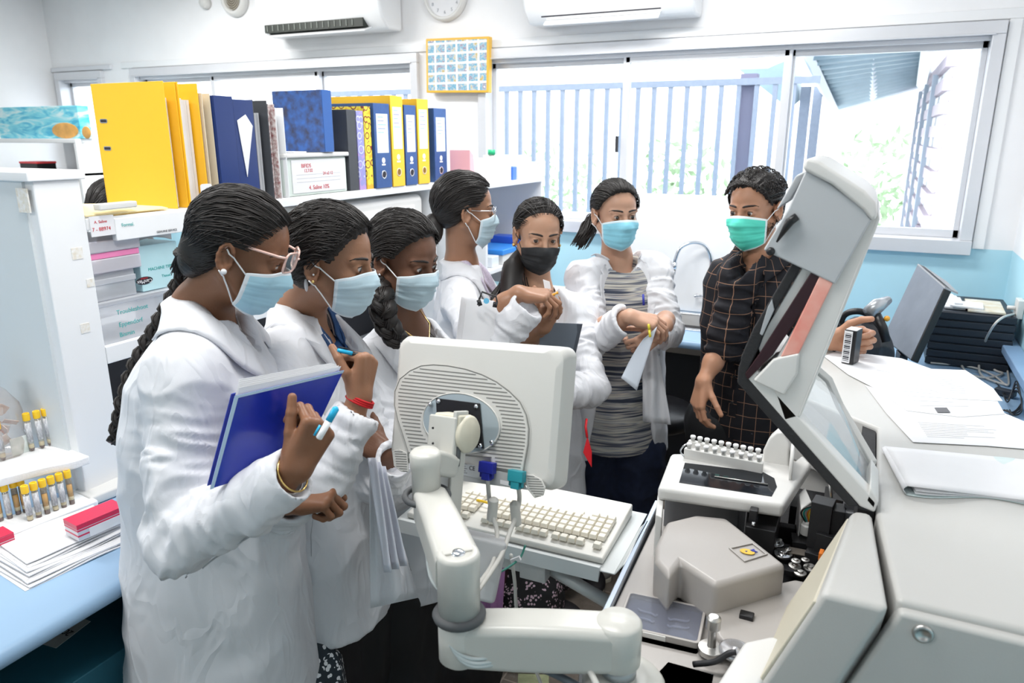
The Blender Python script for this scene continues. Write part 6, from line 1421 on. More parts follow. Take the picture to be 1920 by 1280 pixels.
def glasses(P_,m,rx=.027,rz_=.019,sq=3.0,par=None,z=-.002,x=.108,rr=.0016,lens=True,tm=None):
    T,root,R=P_['T'],P_['root'],P_['R']
    for y in(-1,1):
        pts=[]
        for a in np.linspace(0,2*math.pi,29):
            c,s_=math.cos(a),math.sin(a); k=(abs(c)**sq+abs(s_)**sq)**(-1/sq); pts.append((x-.016*abs(.034*y+rx*k*c)/.06*1.0,y*.034+rx*k*c,z+rz_*k*s_))
        W=[T(p) for p in pts]; MB().tube(W,rr,6,False).build('glasses_rim',m,root,smooth=True)
        if lens: MB().prism(W[:-1],R[:,0]*.0015).build('glasses_lens',glassmat('spectacle_lens',(.98,.98,.98),.03),root)
        MB().tube([T((x-.018,y*.061,z+.012)),T((x-.03,y*.073,z+.012)),T((.03,y*.079,z+.010)),T((-.005,y*.082,z+.012)),T((-.02,y*.081,z-.012))],rr*1.2,6).build('glasses_temple',tm or m,root,smooth=True)
    MB().tube([T((x-.003,-.009,z+.004)),T((x+.002,0,z+.008)),T((x-.003,.009,z+.004))],rr,6).build('glasses_bridge',m,root,smooth=True)
KF=1.0
def W3(px,py,t): return PT(px,py,t*KF)
BLKT=mat('black_trousers',(.012,.012,.014),.75,bump=.2,bscale=60,stretch=(1,1,.3))
def FLORAL(name,base,pet,scale=28,sz=.32):
    m=bpy.data.materials.new(name); m.use_nodes=True; nt=m.node_tree; b=nt.nodes['Principled BSDF']; b.inputs['Roughness'].default_value=.8; tc=nt.nodes.new('ShaderNodeTexCoord')
    v=nt.nodes.new('ShaderNodeTexVoronoi'); v.inputs['Scale'].default_value=scale; nt.links.new(tc.outputs['Object'],v.inputs[0]); v2=nt.nodes.new('ShaderNodeTexVoronoi'); v2.inputs['Scale'].default_value=scale*3.1; nt.links.new(tc.outputs['Object'],v2.inputs[0])
    a=nt.nodes.new('ShaderNodeMath'); a.operation='LESS_THAN'; a.inputs[1].default_value=sz*1.25; nt.links.new(v.outputs['Distance'],a.inputs[0]); c=nt.nodes.new('ShaderNodeMath'); c.operation='LESS_THAN'; c.inputs[1].default_value=.42; nt.links.new(v2.outputs['Distance'],c.inputs[0])
    d=nt.nodes.new('ShaderNodeMath'); d.operation='MULTIPLY'; nt.links.new(a.outputs[0],d.inputs[0]); nt.links.new(c.outputs[0],d.inputs[1])
    q=nt.nodes.new('ShaderNodeMix'); q.data_type='RGBA'; nt.links.new(d.outputs[0],q.inputs[0]); q.inputs[6].default_value=(*base,1); q.inputs[7].default_value=(*pet,1); nt.links.new(q.outputs[2],b.inputs['Base Color']); return m
def legs_(P_,m,hipz,rows,name='trousers',res=.012,sep=True,fl=None):
    g=Shape()
    for r in rows: g.chain(r[0],r[1],.04)
    V,Q=g.mesh(res); V=lap(V,Q,2); N=vnormals(V,Q); V=folds(V,N,(),.006,9,1.6); return meshobj(name,V,Q,m,P_['root'])
# ---------- 1: nearest woman, braid, blue folder ----------
KF=1.05
S=W3(392,596,1.385)
a1=dict(
 label='person in lab coat with long braid and pink-rimmed glasses, hugging a blue folder',
 hp=(452,468,1.39),a=-7,down=23,roll=0,s=.885,S=S,ab=-4,
 rows=[(.0,-.0,.060,.07),(-.05,-.012,.095,.14),(-.12,-.02,.140,.168),(-.25,-.03,.165,.165),(-.42,-.035,.172,.16),(-.60,-.045,.185,.175),(-.80,-.055,.200,.185),(-1.02,-.065,.215,.20)],
 skn=('deep_brown',(.25,.115,.062)),
 arms=[(W3(345,690,1.28),W3(335,1012,1.25),W3(553,888,1.17),.055,.058,.045),(W3(470,700,1.55),W3(500,960,1.50),W3(548,935,1.34),.06,.055,.045)],
 hands=[dict(W=W3(556,880,1.165),X=(W3(618,765,1.17)-W3(556,880,1.165)),N=rtv*.75-fo*.45+upv*.35,curl=((70,60,40),(75,65,40),(80,65,40),(80,65,40)),thumb=(6,6,8),tout=22,s=.95,arm=W3(480,925,1.2)),
        dict(W=W3(540,938,1.33),X=rtv+upv*.1,N=-fo*.6+upv*.9,left=False,curl=(75,78,80,82),thumb=(30,30,20),s=.92,arm=W3(505,955,1.45))],
 hair=dict(cap=dict(off=.008,line=(.030,1.25,-.020),rough=.002,back=1),comb=lambda st,O,R,s:(combed(st,O,R,s,420,lambda rs:norm(np.array([rs.uniform(-.75,.0),rs.choice([-1,1])*rs.uniform(.3,1),rs.uniform(-.75,.1)])),(-.8,0,-.75),.012,seed=77,r=.0012,wig=.004,end=(-.105,0,-.088)),comb_back((-.85,0,-.45),700,1,.0012,end=(-.105,0,-.085),off=.010,mid=lambda d,rs:norm(d*np.array([.1,1,.9])+[-.5,0,.1]))(st,O,R,s))),
 msk=(MB_BLUE,dict(wide=64)),kcl=vneck(.07,.035),seed=1,eyeopen=.45,look=(1,0,-.9))
P1=person(**a1)
collar(P1['g'],P1['root'],S+[0,0,-.005],P1['fw'],CLOTH,r_in=.060,r_out=.122,rise=.05,drop=.11,open_=24)
glasses(P1,mat('clear_pink_acetate',(.80,.52,.45),.1,coat=.6),x=.116,z=.018,sq=4.5,rr=.0022,rz_=.022)
earring(P1,-1,PAPER,.0055)
button(P1['g'],P1['root'],W3(566,1063,1.2),r=.007)
def pocket(P_,q,m=CLOTH,off=.0045,name='pocket'):
    a,b,c,d=[np.array(x) for x in q]; G=np.array([[(a*(1-u)+b*u)*(1-v)+(d*(1-u)+c*u)*v for v in np.linspace(0,1,10)] for u in np.linspace(0,1,10)]); G=P_['g'].push(G,off,5)
    o=MB().grid(G,.0014).build(name,m,P_['root'],smooth=True)
    rim=[G[i,0] for i in range(10)]+[G[9,j] for j in range(1,10)]+[G[i,9] for i in range(8,-1,-1)]+[G[0,j] for j in range(8,0,-1)]; MB().tube(rim,.0009,4,False).build('pocket_seam',SEAMM if m is CLOTH else m,o,smooth=True); return o
seam(P1,[W3(358,1078,1.2),W3(366,1180,1.2),W3(380,1279,1.2)])
seam(P1,[W3(545,965,1.2),W3(560,1080,1.2),W3(575,1180,1.2),W3(590,1279,1.2)])
pocket(P1,[W3(438,1105,1.2),W3(545,1085,1.2),W3(560,1215,1.2),W3(468,1235,1.2)])
bb=P1['T']((-.10,0,-.055)); braid([bb,W3(358,498,1.38),W3(342,540,1.40),W3(318,585,1.41),W3(284,640,1.42),W3(252,700,1.42),W3(232,760,1.42),W3(216,830,1.42)],.020,P1['root'],turn=.080,taper=.55)
MB().tube([W3(352,562,1.33)+.045*np.array([math.cos(t),math.sin(t),.3*math.sin(t)]) for t in np.linspace(.4,2.6,10)],.007,8).build('blue_lanyard',mat('royal_blue_cloth',(.01,.03,.45),.5),P1['root'],smooth=True)
for k,dt in enumerate((0,.012)):
    c=W3(549,888,1.168)+norm(W3(480,925,1.2)-W3(549,888,1.168))*(-dt+.012); ax=norm(W3(556,880,1.165)-W3(480,925,1.2)); u=norm(np.cross(ax,(0,0,1))); v=np.cross(ax,u)
    MB().tube([c+(u*math.cos(t)+v*math.sin(t))*.0315 for t in np.linspace(0,2*math.pi,29)],.0018,6,False).build('bangle',[CHROME,GOLD][k],P1['root'],smooth=True)
FL1=FLORAL('black_white_petals',(.02,.03,.04),(.85,.86,.88),26,.5)
c=P1['S']; legs_(P1,FL1,0,[([c+[-.02,-.06,-.9],c+[-.03,-.08,-1.25]],[.15,.13]),([c+[.03,.10,-.9],c+[.03,.10,-1.25]],[.12,.12])])
# ---------- 2 ----------
KF=1.1
S=W3(572,596,1.56)
P2=person(label='person in lab coat with red thread bracelet, pen held in raised fist',
 hp=(622,488,1.60),a=11,down=8,roll=0,s=.915,S=S,ab=8,
 rows=[(.0,0,.055,.07),(-.05,-.01,.085,.14),(-.12,0,.112,.172),(-.25,.01,.130,.172),(-.40,.01,.125,.160),(-.55,.01,.145,.18),(-.76,.02,.155,.19)],
 skn=('warm_brown',(.33,.165,.095)),
 arms=[(W3(520,690,1.42),W3(600,905,1.32),W3(672,772,1.33),0.050,.052,.043),(W3(640,680,1.62),W3(720,900,1.6),W3(742,860,1.5),.058,.052,.042)],
 hands=[dict(W=W3(676,745,1.33),X=W3(682,690,1.33)-W3(676,745,1.33)+rtv*.004,N=rtv*.9-fo*.35,curl=((95,85,50),(92,85,50),(90,80,50),(88,80,50)),thumb=(25,30,20),tout=35,s=.93,arm=W3(630,850,1.33),left=False)],
 hair=dict(cap=dict(off=.016,line=(.040,1.3,-.020),rough=.006,nape=-.075),comb=comb_back((-.75,0,-.62),1100,5,.0009,.030,off=.018,mid=lambda d,rs:norm(d*np.array([.2,1.1,.9])+[-.35,0,.1]))),
 msk=(MB_PALE,dict(wide=60)),kcl=vneck(.20,.055),seed=2,look=(1,.15,-.35),eyeopen=.9)
collar(P2['g'],P2['root'],S,P2['fw'],CLOTH,r_in=.058,r_out=.120,rise=.04,drop=.12,open_=26)
for z,m_,r_ in((-.036,GOLD,.0035),(-.020,PAPER,.0022)): earring(P2,-1,m_,r_,z)
MB().ball(P2['T']((-.028,-.070,-.052)),(.004,.004,.014)).build('earring',PAPER,P2['root'],smooth=True)
MB().ball(P2['T']((-.03,-.030,.128)),(.009,.004,.003)).build('hair_clip',PAPER,P2['root'],smooth=True)
c=W3(676,748,1.33); ax=norm(W3(676,745,1.33)-W3(650,800,1.33)); u=norm(np.cross(ax,fo)); v=np.cross(ax,u)
for k in range(3): MB().tube([c+ax*(.004*k-.006)+(u*math.cos(t)+v*math.sin(t))*(.0275-.0004*k) for t in np.linspace(0,2*math.pi,29)],.0026,6,False).build('red_thread_bracelet',mat('red_thread',(.55,.01,.015),.7),P2['root'],smooth=True)
seam(P2,[W3(600,960,1.35),W3(607,1100,1.35),W3(615,1230,1.35)])
# inner blue piped collar
NB=mat('navy_kurta',(.02,.07,.20),.6); inner(P2,NB,P2['rows'],'navy_kurta',.90)
collar(P2['g'],P2['root'],S+[0,0,.012]+P2['fw']*.012,P2['fw'],NB,r_in=.050,r_out=.078,rise=.03,drop=.12,open_=20,name='inner_collar')
pocket(P2,[W3(660,1050,1.3),W3(715,1020,1.35),W3(722,1140,1.35),W3(672,1165,1.3)])
Pq=[[W3(700+u*75,870+v*250-u*0+u*v*40,1.42+.03*math.sin(u*5)+.04*v) for v in np.linspace(0,1,12)] for u in np.linspace(0,1,8)]
MB().grid(np.array([[W3(695+ (u*(20+70*v)),880+v*260-u*v*20,1.43+.022*math.sin(u*7+v)+.03*v) for v in np.linspace(0,1,14)] for u in np.linspace(0,1,10)]),.003).build('open_coat_flap',CLOTH,P2['root'],smooth=True)
c=P2['S']; legs_(P2,BLKT,0,[([c+[0,-.08,-.72],c+[.0,-.08,-1.0],c+[.0,-.08,-c[2]+.05]],[.13,.11,.10]),([c+[.0,.09,-.72],c+[.0,.09,-1.0],c+[0,.09,-c[2]+.05]],[.13,.11,.10])])
# ---------- 3 ----------
KF=1.12
S=W3(770,630,1.78)
FL3=FLORAL('black_cream_print',(.02,.02,.02),(.75,.70,.55),60,.4)
P3=person(label='person in lab coat with side plait and gold necklace, directly behind the monitor',
 hp=(757,485,1.86),a=33,down=12,roll=0,s=.92,S=S,ab=38,
 rows=[(.0,0,.055,.07),(-.05,-.01,.085,.14),(-.12,0,.112,.178),(-.25,.01,.128,.172),(-.40,.01,.125,.160),(-.58,.01,.145,.18),(-.72,.02,.155,.19)],
 skn=('dark_brown',(.17,.080,.048)),
 arms=[(W3(672,690,1.70),W3(752,905,1.62),W3(722,852,1.53),.050,.052,.044),(W3(850,700,1.80),W3(890,850,1.75),W3(840,850,1.6),.058,.052,.045)],
 hands=[dict(W=W3(722,850,1.50),X=-rtv*.8+upv*.5,N=-fo*.9+upv*.3,curl=(40,48,52,55),thumb=(12,12,10),s=.9,arm=W3(742,880,1.56),left=True)],
 hair=dict(cap=dict(off=.011,line=(.036,1.2,-.018),rough=.004),comb=comb_back((-.70,-.30,-.60),900,9,.0010,.018,off=.013,end=(-.09,-.035,-.085),mid=lambda d,rs:norm(d*np.array([.4,1.3,.8])+[-.2,0,.15]))),
 msk=(MB_PALE,dict(wide=58)),kcl=vneck(.22,.065),seed=3,look=(1,.2,-.25),eyeopen=1.0)
collar(P3['g'],P3['root'],S,P3['fw'],CLOTH,r_in=.066,r_out=.128,rise=.035,drop=.15,open_=34)
collar(P3['g'],P3['root'],S+[0,0,-.010]+P3['fw']*.012,P3['fw'],FL3,r_in=.062,r_out=.082,rise=.01,drop=.13,open_=8,name='patterned_neckline')
MB().tube([P3['T']((.02,0,-.12))+v for v in (P3['sd']*-.055+[0,0,-.03],P3['sd']*-.045+[0,0,-.06]+P3['fw']*.045,P3['fw']*.085+[0,0,-.11],P3['sd']*.045+[0,0,-.06]+P3['fw']*.045,P3['sd']*.055+[0,0,-.03])],.0015,6).build('necklace',GOLD,P3['root'],smooth=True)
earring(P3,-1,CHROME,.004,-.034)
bb=P3['T']((-.085,-.03,-.06)); braid([bb,W3(715,560,1.60),W3(722,600,1.60),W3(745,640,1.62)],.030,P3['root'],turn=.09,taper=.75)
c=P3['S']; legs_(P3,BLKT,0,[([c+[-.04,-.10,-.66],c+[-.04,-.10,-1.0],c+[-.04,-.12,-c[2]+.06]],[.14,.15,.16]),([c+[.03,.09,-.66],c+[.03,.09,-1.0],c+[.04,.09,-c[2]+.06]],[.14,.15,.16])])
WSH=mat('white_canvas',(.70,.68,.63),.6,noise=.1,nscale=30); SOL=mat('cream_sole',(.62,.57,.47),.6,noise=.15,nscale=30)
hp_=PZ(895,1245,0); shoe(P3['root'],np.array([hp_[0]-.02,hp_[1]+.03,0]),dirv(15),WSH,SOL)
hp_=PZ(905,1195,0); shoe(P3['root'],np.array([hp_[0]-.02,hp_[1]+.03,0]),dirv(10),WSH,SOL)
# ---------- 4 ----------
KF=1.14
S=W3(872,506,2.16)
P4=person(label='person in lab coat with wire glasses, turned right, holding a clipboard',
 hp=(872,394,2.36),a=-14,down=4,roll=0,s=.92,S=S,ab=5,
 rows=[(.0,0,.052,.07),(-.05,-.01,.08,.14),(-.12,0,.108,.170),(-.25,.01,.122,.168),(-.40,.01,.120,.155),(-.58,.01,.140,.17),(-.75,.01,.15,.18)],
 skn=('mid_brown',(.36,.185,.11)),
 arms=[(W3(862,566,2.02),W3(905,668,1.88),W3(992,572,1.82),.048,.048,.050),(W3(905,560,2.3),W3(960,660,2.2),W3(1010,622,1.98),.056,.05,.045)],
 hands=[dict(W=W3(972,548,1.84),X=rtv*1.0-upv*.12,N=upv*.85-fo*.45,curl=((28,42,30),(32,45,30),(38,50,30),(45,50,30)),thumb=(12,18,15),tout=30,s=.95,arm=W3(925,590,1.86),left=False),
        dict(W=W3(1018,612,1.92),X=rtv*.45+upv*.9,N=fo*.7+rtv*.5,curl=((60,70,40),(60,70,40),(62,70,40),(65,70,40)),thumb=(10,12,10),tout=35,s=.92,arm=W3(985,640,2.0),left=True)],
 hair=dict(cap=dict(off=.010,line=(.036,1.05,-.016),rough=.0015,nape=-.10),comb=comb_back((-.80,0,-.62),700,13,.0012,.004,off=.012,mid=lambda d,rs:norm(d*np.array([.1,1.1,.8])+[-.4,0,.0]))),
 msk=(MB_PALE,dict(wide=60)),kcl=vneck(.22,.055),seed=4,look=(1,0,-.1))
collar(P4['g'],P4['root'],S,P4['fw'],CLOTH,r_in=.064,r_out=.125,rise=.035,drop=.16,open_=30)
CHK=mat('lilac_check',(.62,.55,.68),.7,noise=.3,nscale=160)
inner(P4,CHK,P4['rows'],'checked_shirt',.90)
collar(P4['g'],P4['root'],S+[0,0,.008]+P4['fw']*.01,P4['fw'],CHK,r_in=.052,r_out=.085,rise=.035,drop=.11,open_=16,name='shirt_collar')
glasses(P4,mat('thin_silver_wire',(.7,.7,.72),.15,.9),rx=.027,rz_=.023,sq=2.2,x=.110,rr=.0010,tm=CHROME,z=-.004)
MB().ball(P4['T']((-.11,0,-.07)),(.035,.03,.05)).build('low_bun',HAIR,P4['root'],smooth=True)
c=P4['S']; KUR=mat('dark_maroon_kurta',(.035,.012,.014),.8)
legs_(P4,KUR,0,[([c+[0,-.05,-.6],c+[.02,-.06,-1.0],c+[.03,-.06,-c[2]+.12]],[.15,.17,.18]),([c+[.02,.09,-.6],c+[.03,.09,-1.0],c+[.04,.09,-c[2]+.12]],[.14,.15,.16])],'long_tunic')
MB().grid([[W3(905+u*42-v*8,1045+v*130,1.86+.008*math.sin(u*9)) for v in np.linspace(0,1,8)] for u in np.linspace(0,1,12)],.004).build('lilac_scarf',mat('lilac_cloth',(.42,.20,.42),.7,bump=.2,bscale=40),P4['root'],smooth=True)
# ---------- 5 ----------
KF=1.14
S=W3(1010,560,2.24)
P5=person(label='person in lab coat with black mask and loose low ponytail',
 hp=(1009,440,2.46),a=76,down=8,roll=-3,s=.92,S=S,ab=62,
 rows=[(.0,0,.052,.07),(-.05,-.01,.08,.135),(-.12,0,.106,.165),(-.25,.01,.120,.162),(-.40,.01,.118,.150),(-.58,.01,.140,.17),(-.78,.01,.15,.185)],
 skn=('light_brown',(.54,.31,.205)),
 arms=[(W3(935,600,2.28),W3(930,720,2.2),W3(1000,760,2.05),.054,.052,.046),(W3(1085,588,2.22),W3(1105,725,2.12),W3(1035,745,1.98),.055,.052,.046)],
 hands=[dict(W=W3(1040,745,1.95),X=-rtv+upv*.2,N=-fo,curl=50,thumb=(10,10,10),s=.9,arm=W3(1085,740,2.05),left=False)] if False else [],
 hair=dict(cap=dict(off=.009,line=(.014,1.0,-.006),rough=.0015),comb=lambda st,O,R,s:(combed(st,O,R,s,330,lambda rs:norm(np.array([rs.uniform(-.6,.66),rs.uniform(-.04,.04)+.10,.75+.3*rs.rand()])),lambda rs:np.array([-.72,.15*(1 if rs.rand()>.5 else -1),-.62]),r=.0016,wig=.004,seed=31,mid=lambda d,rs:norm(np.array([d[0]*.35,(1.1 if rs.rand()>.45 else -1.1),.15]))),comb_back((-.75,0,-.6),160,17,.0014,.004,mid=lambda d,rs:norm(d*np.array([.1,1.3,.8])+[-.3,.15,.0]))(st,O,R,s))),
 msk=(MB_BLK,dict(wide=58,loopc=mat('black_elastic',(.02,.02,.02),.6),top=-.016)),kcl=vneck(.20,.05),seed=5,look=(1,-.15,.1),eyeopen=.75)
collar(P5['g'],P5['root'],S,P5['fw'],CLOTH,r_in=.060,r_out=.122,rise=.035,drop=.15,open_=28)
st=Strands(); rs=np.random.RandomState(5); b0=P5['T']((-.085,.0,-.075))
for k in range(230):
    o=rs.normal(size=3)*np.array([.012,.012,.012]); w_=rs.normal(size=2)
    pts=[b0+o*.8,W3(962+w_[0]*7,520+w_[1]*7,2.19+o[2]),W3(952+w_[0]*14,560+w_[1]*5,2.14+o[1]),W3(945+w_[0]*17,600+w_[1]*8,2.10+o[0]),W3(938+w_[0]*20,632+w_[1]*14,2.08+o[2]*2)]
    st.add(bez(pts,4),.0020)
st.mb.build('ponytail',HAIR,P5['root'],smooth=True)
MB().tube(bez([b0+P5['R'][:,1]*0,W3(964,500,2.17),W3(957,560,2.13),W3(946,612,2.10)],6),[.03]*6+[.038]*7+[.034]*5+[.022],10).build('ponytail_core',HAIR,P5['root'],smooth=True)
earring(P5,1,GOLD,.006,-.040); earring(P5,-1,GOLD,.006,-.040)
FL5=FLORAL('black_mauve_flowers',(.012,.012,.014),(.62,.46,.54),30,.42); c=P5['S']
legs_(P5,FL5,0,[([c+[-.02,-.09,-.7],c+[.0,-.12,-1.0],PZ(985,1125,.09)],[.13,.13,.13]),([c+[.03,.08,-.7],c+[.05,.05,-1.0],PZ(1040,1055,.13)],[.12,.12,.11])],'floral_trousers')
DSH=mat('black_suede',(.015,.013,.016),.7); h_=PZ(985,1128,0); shoe(P5['root'],np.array([h_[0],h_[1],0]),dirv(35),DSH,SOL); h_=PZ(1030,1075,0); shoe(P5['root'],np.array([h_[0],h_[1],0]),dirv(12),mat('grey_canvas',(.2,.19,.18),.7),SOL)
RT=mat('red_plastic_tag',(.75,.02,.03),.35)
MB().prism([W3(x,y,2.02) for x,y in((1093,848),(1101,818),(1109,846),(1109,876))],(0,.004,0)).build('red_tag',RT,P5['root'],bevel=.001)
MB().tube([W3(1100,785,2.04),W3(1098,800,2.03),W3(1101,820,2.02)],.004,6).build('red_cord',RT,P5['root'],smooth=True)
# ---------- 6 ----------
KF=1.09
S=W3(1158,492,2.47)
def STR():
    m=bpy.data.materials.new('striped_knit'); m.use_nodes=True; nt=m.node_tree; b=nt.nodes['Principled BSDF']; b.inputs['Roughness'].default_value=.8
    tc=nt.nodes.new('ShaderNodeTexCoord'); n=nt.nodes.new('ShaderNodeTexNoise'); n.inputs['Scale'].default_value=14; nt.links.new(tc.outputs['Object'],n.inputs[0])
    mp=nt.nodes.new('ShaderNodeMapping'); mp.inputs['Scale'].default_value=(3,3,95); nt.links.new(tc.outputs['Object'],mp.inputs[0])
    n2=nt.nodes.new('ShaderNodeTexNoise'); n2.inputs['Scale'].default_value=1; n2.inputs['Detail'].default_value=1.5; nt.links.new(mp.outputs[0],n2.inputs[0])
    r=nt.nodes.new('ShaderNodeValToRGB'); r.color_ramp.interpolation='LINEAR'; e=r.color_ramp.elements; e[0].position=.36; e[0].color=(.04,.05,.08,1); e[1].position=.64; e[1].color=(.10,.11,.15,1)
    for p,c in((.42,(.22,.23,.26,1)),(.46,(.52,.49,.42,1)),(.50,(.58,.57,.53,1)),(.54,(.20,.22,.28,1)),(.59,(.55,.50,.44,1))): x=e.new(p); x.color=c
    nt.links.new(n2.outputs[0],r.inputs[0]); nt.links.new(r.outputs[0],b.inputs['Base Color']); return m
def open6(g,S,fw_,sd):   # open front wedge
    c=S+fw_*.16
    def fn(P):
        q=P-c; y=q@sd; z=q[:,2]; w_=.058+np.clip(-z,0,.9)*.10; w_=np.where(z>-.05,.062,w_); return np.maximum(np.abs(y)-w_,-(q@fw_)-.085)
    g._a(fn,c-np.array([.3,.3,1.3]),c+np.array([.3,.3,.2]),.006,'s')
SH6=W3(1093,520,2.42)
P6=person(label='person in open lab coat over striped grey top, hands folded near the sink',
 hp=(1154,401,2.62),a=74,down=2,roll=0,s=.93,S=S,ab=80,
 rows=[(.0,0,.055,.08),(-.05,-.01,.09,.16),(-.12,0,.120,.190),(-.25,.01,.140,.190),(-.40,.015,.148,.185),(-.55,.01,.155,.20),(-.72,.01,.165,.215)],
 skn=('light_brown2',(.56,.33,.23)),
 arms=[(SH6,W3(1110,640,2.35),W3(1176,600,2.20),.052,.053,.052),(W3(1224,508,2.50),W3(1246,620,2.42),W3(1228,632,2.27),.060,.056,.05)],
 hands=[dict(W=W3(1182,592,2.19),X=rtv*.95-upv*.25,N=upv*.75-fo*.6,curl=((25,35,20),(28,38,22),(32,40,25),(35,42,25)),thumb=(10,12,10),s=.97,arm=W3(1135,610,2.28),left=False),
        dict(W=W3(1238,622,2.24),X=-rtv*.7-upv*.5,N=-fo*.9+rtv*.4,curl=(50,55,58,60),thumb=(12,14,10),s=.95,arm=W3(1248,600,2.34),left=True)],
 hair=dict(cap=dict(off=.008,line=(.030,1.05,-.012),rough=.003),comb=comb_back((-.85,.15,-.42),800,23,.0010,.012,off=.010,end=(-.10,.02,-.05),mid=lambda d,rs:norm(d*np.array([.2,1.15,.9])+[-.3,0,.1]))),
 msk=(MB_BRT,dict(wide=60,top=-.008)),seed=6,look=(1,.15,-.1),eyeopen=.6,kcl=open6,hollowneck=.085)
g6=Shape(); g6.loft(lvls(S,[(.02,0,.065,.085),(-.02,.005,.088,.115),(-.07,0.015,.104,.14),(-.13,.025,.122,.155),(-.25,.03,.135,.165),(-.40,.03,.140,.165),(-.55,.02,.142,.175),(-.70,.02,.145,.178)],P6['fw']),P6['fw'],k=.02); g6.cone(S+[0,0,.0]+P6['fw']*.03,S+[0,0,.08],.062,.085,.01,'s')
garment('striped_top',g6,STR(),P6['root'],res=.008,amp=.003,seed=8)
for sg in(-1,1):
    pts=[S+P6['sd']*sg*x+P6['fw']*y+[0,0,z] for x,y,z in((.055,-.02,.04),(.065,.04,.01),(.075,.10,-.08),(.085,.13,-.2),(.105,.14,-.36))]
    strip(P6['g'],P6['root'],pts,.055 ,CLOTH,'lapel',off=.006)
for k in range(1):
    MB().tube([W3(1206,552,2.27),W3(1207,572,2.26)],.004,8).build('pen_in_pocket',INKB,P6['root'],smooth=True)
st=Strands(); b0=P6['T']((-.09,.02,-.04)); rs=np.random.RandomState(8)
for k in range(150):
    w_=rs.normal(size=3); st.add(bez([b0+w_*.008,W3(1112+w_[0]*5,410+w_[1]*4,2.50),W3(1103+w_[0]*6,430+w_[1]*4,2.50+w_[2]*.01),W3(1088+w_[0]*6,455+w_[1]*5,2.47)],5),.002)
st.mb.build('ponytail',HAIR,P6['root'],smooth=True)
c=P6['S']; JE=mat('dark_blue_jeans',(.010,.018,.05),.8,noise=.3,nscale=40,bump=.15,bscale=200)
legs_(P6,JE,0,[([c+[-.08,-.02,-.72],c+[-.08,-.03,-1.0],c+[-.08,-.05,-c[2]+.05]],[.125,.095,.07]),([c+[.09,.03,-.72],c+[.09,.03,-1.0],c+[.09,.02,-c[2]+.05]],[.125,.095,.07])],'jeans')
MB().grid([[W3(1205+u*52-u*(1-v)*25,640+v*150+u*6,2.36+.015*math.sin(u*8+v*2)) for v in np.linspace(0,1,12)] for u in np.linspace(0,1,10)],.003).build('coat_skirt',CLOTH,P6['root'],smooth=True)
for dx in(-.08,.09): shoe(P6['root'],np.array([c[0]+dx,c[1]-.02,0]),dirv(85),DSH,SOL)
# ---------- 7: man ----------
KF=1.12
S=W3(1424,478,2.22)
def PLAID():
    m=bpy.data.materials.new('black_check_shirt'); m.use_nodes=True; nt=m.node_tree; b=nt.nodes['Principled BSDF']; b.inputs['Roughness'].default_value=.75; b.inputs['Specular IOR Level'].default_value=.2
    uv=nt.nodes.new('ShaderNodeUVMap'); s=nt.nodes.new('ShaderNodeSeparateXYZ'); nt.links.new(uv.outputs[0],s.inputs[0]); L=[]
    for k in(0,1):
        a=nt.nodes.new('ShaderNodeMath'); a.operation='MULTIPLY'; a.inputs[1].default_value=1/.046; nt.links.new(s.outputs[k],a.inputs[0]); f=nt.nodes.new('ShaderNodeMath'); f.operation='FRACT'; nt.links.new(a.outputs[0],f.inputs[0])
        l=nt.nodes.new('ShaderNodeMath'); l.operation='LESS_THAN'; l.inputs[1].default_value=.038; nt.links.new(f.outputs[0],l.inputs[0]); L.append(l)
    mx=nt.nodes.new('ShaderNodeMath'); mx.operation='MAXIMUM'; nt.links.new(L[0].outputs[0],mx.inputs[0]); nt.links.new(L[1].outputs[0],mx.inputs[1])
    q=nt.nodes.new('ShaderNodeMix'); q.data_type='RGBA'; nt.links.new(mx.outputs[0],q.inputs[0]); q.inputs[6].default_value=(.014,.014,.018,1); q.inputs[7].default_value=(.30,.17,.11,1); nt.links.new(q.outputs[2],b.inputs['Base Color']); return m
PLD=PLAID(); 
def curls(st,O,R,s):
    rs=np.random.RandomState(4)
    for k in range(900):
        d=back_start(rs,.66,-.35) if k%3 else hairline(rs)*np.array([.97,1,1.05]); d=norm(d); short=d[2]<.25
        p=hair_dirpt(O,R,s,d[None],.006 if short else .012)[0]; n_=norm(p-(O+R@(HC*s))); u=norm(np.cross(n_,rs.normal(size=3))); v=np.cross(n_,u); r=(.0035 if short else .0085)*s; ph=rs.rand()*6.28
        P=[p+u*r*math.cos(t+ph)+v*r*.6*math.sin(t+ph)+n_*(.0055*s*math.sin(t*.6)+.0016*t*(not short)) for t in np.linspace(0,6.0,12)]; st.add(P,.0013 if not short else .0009)
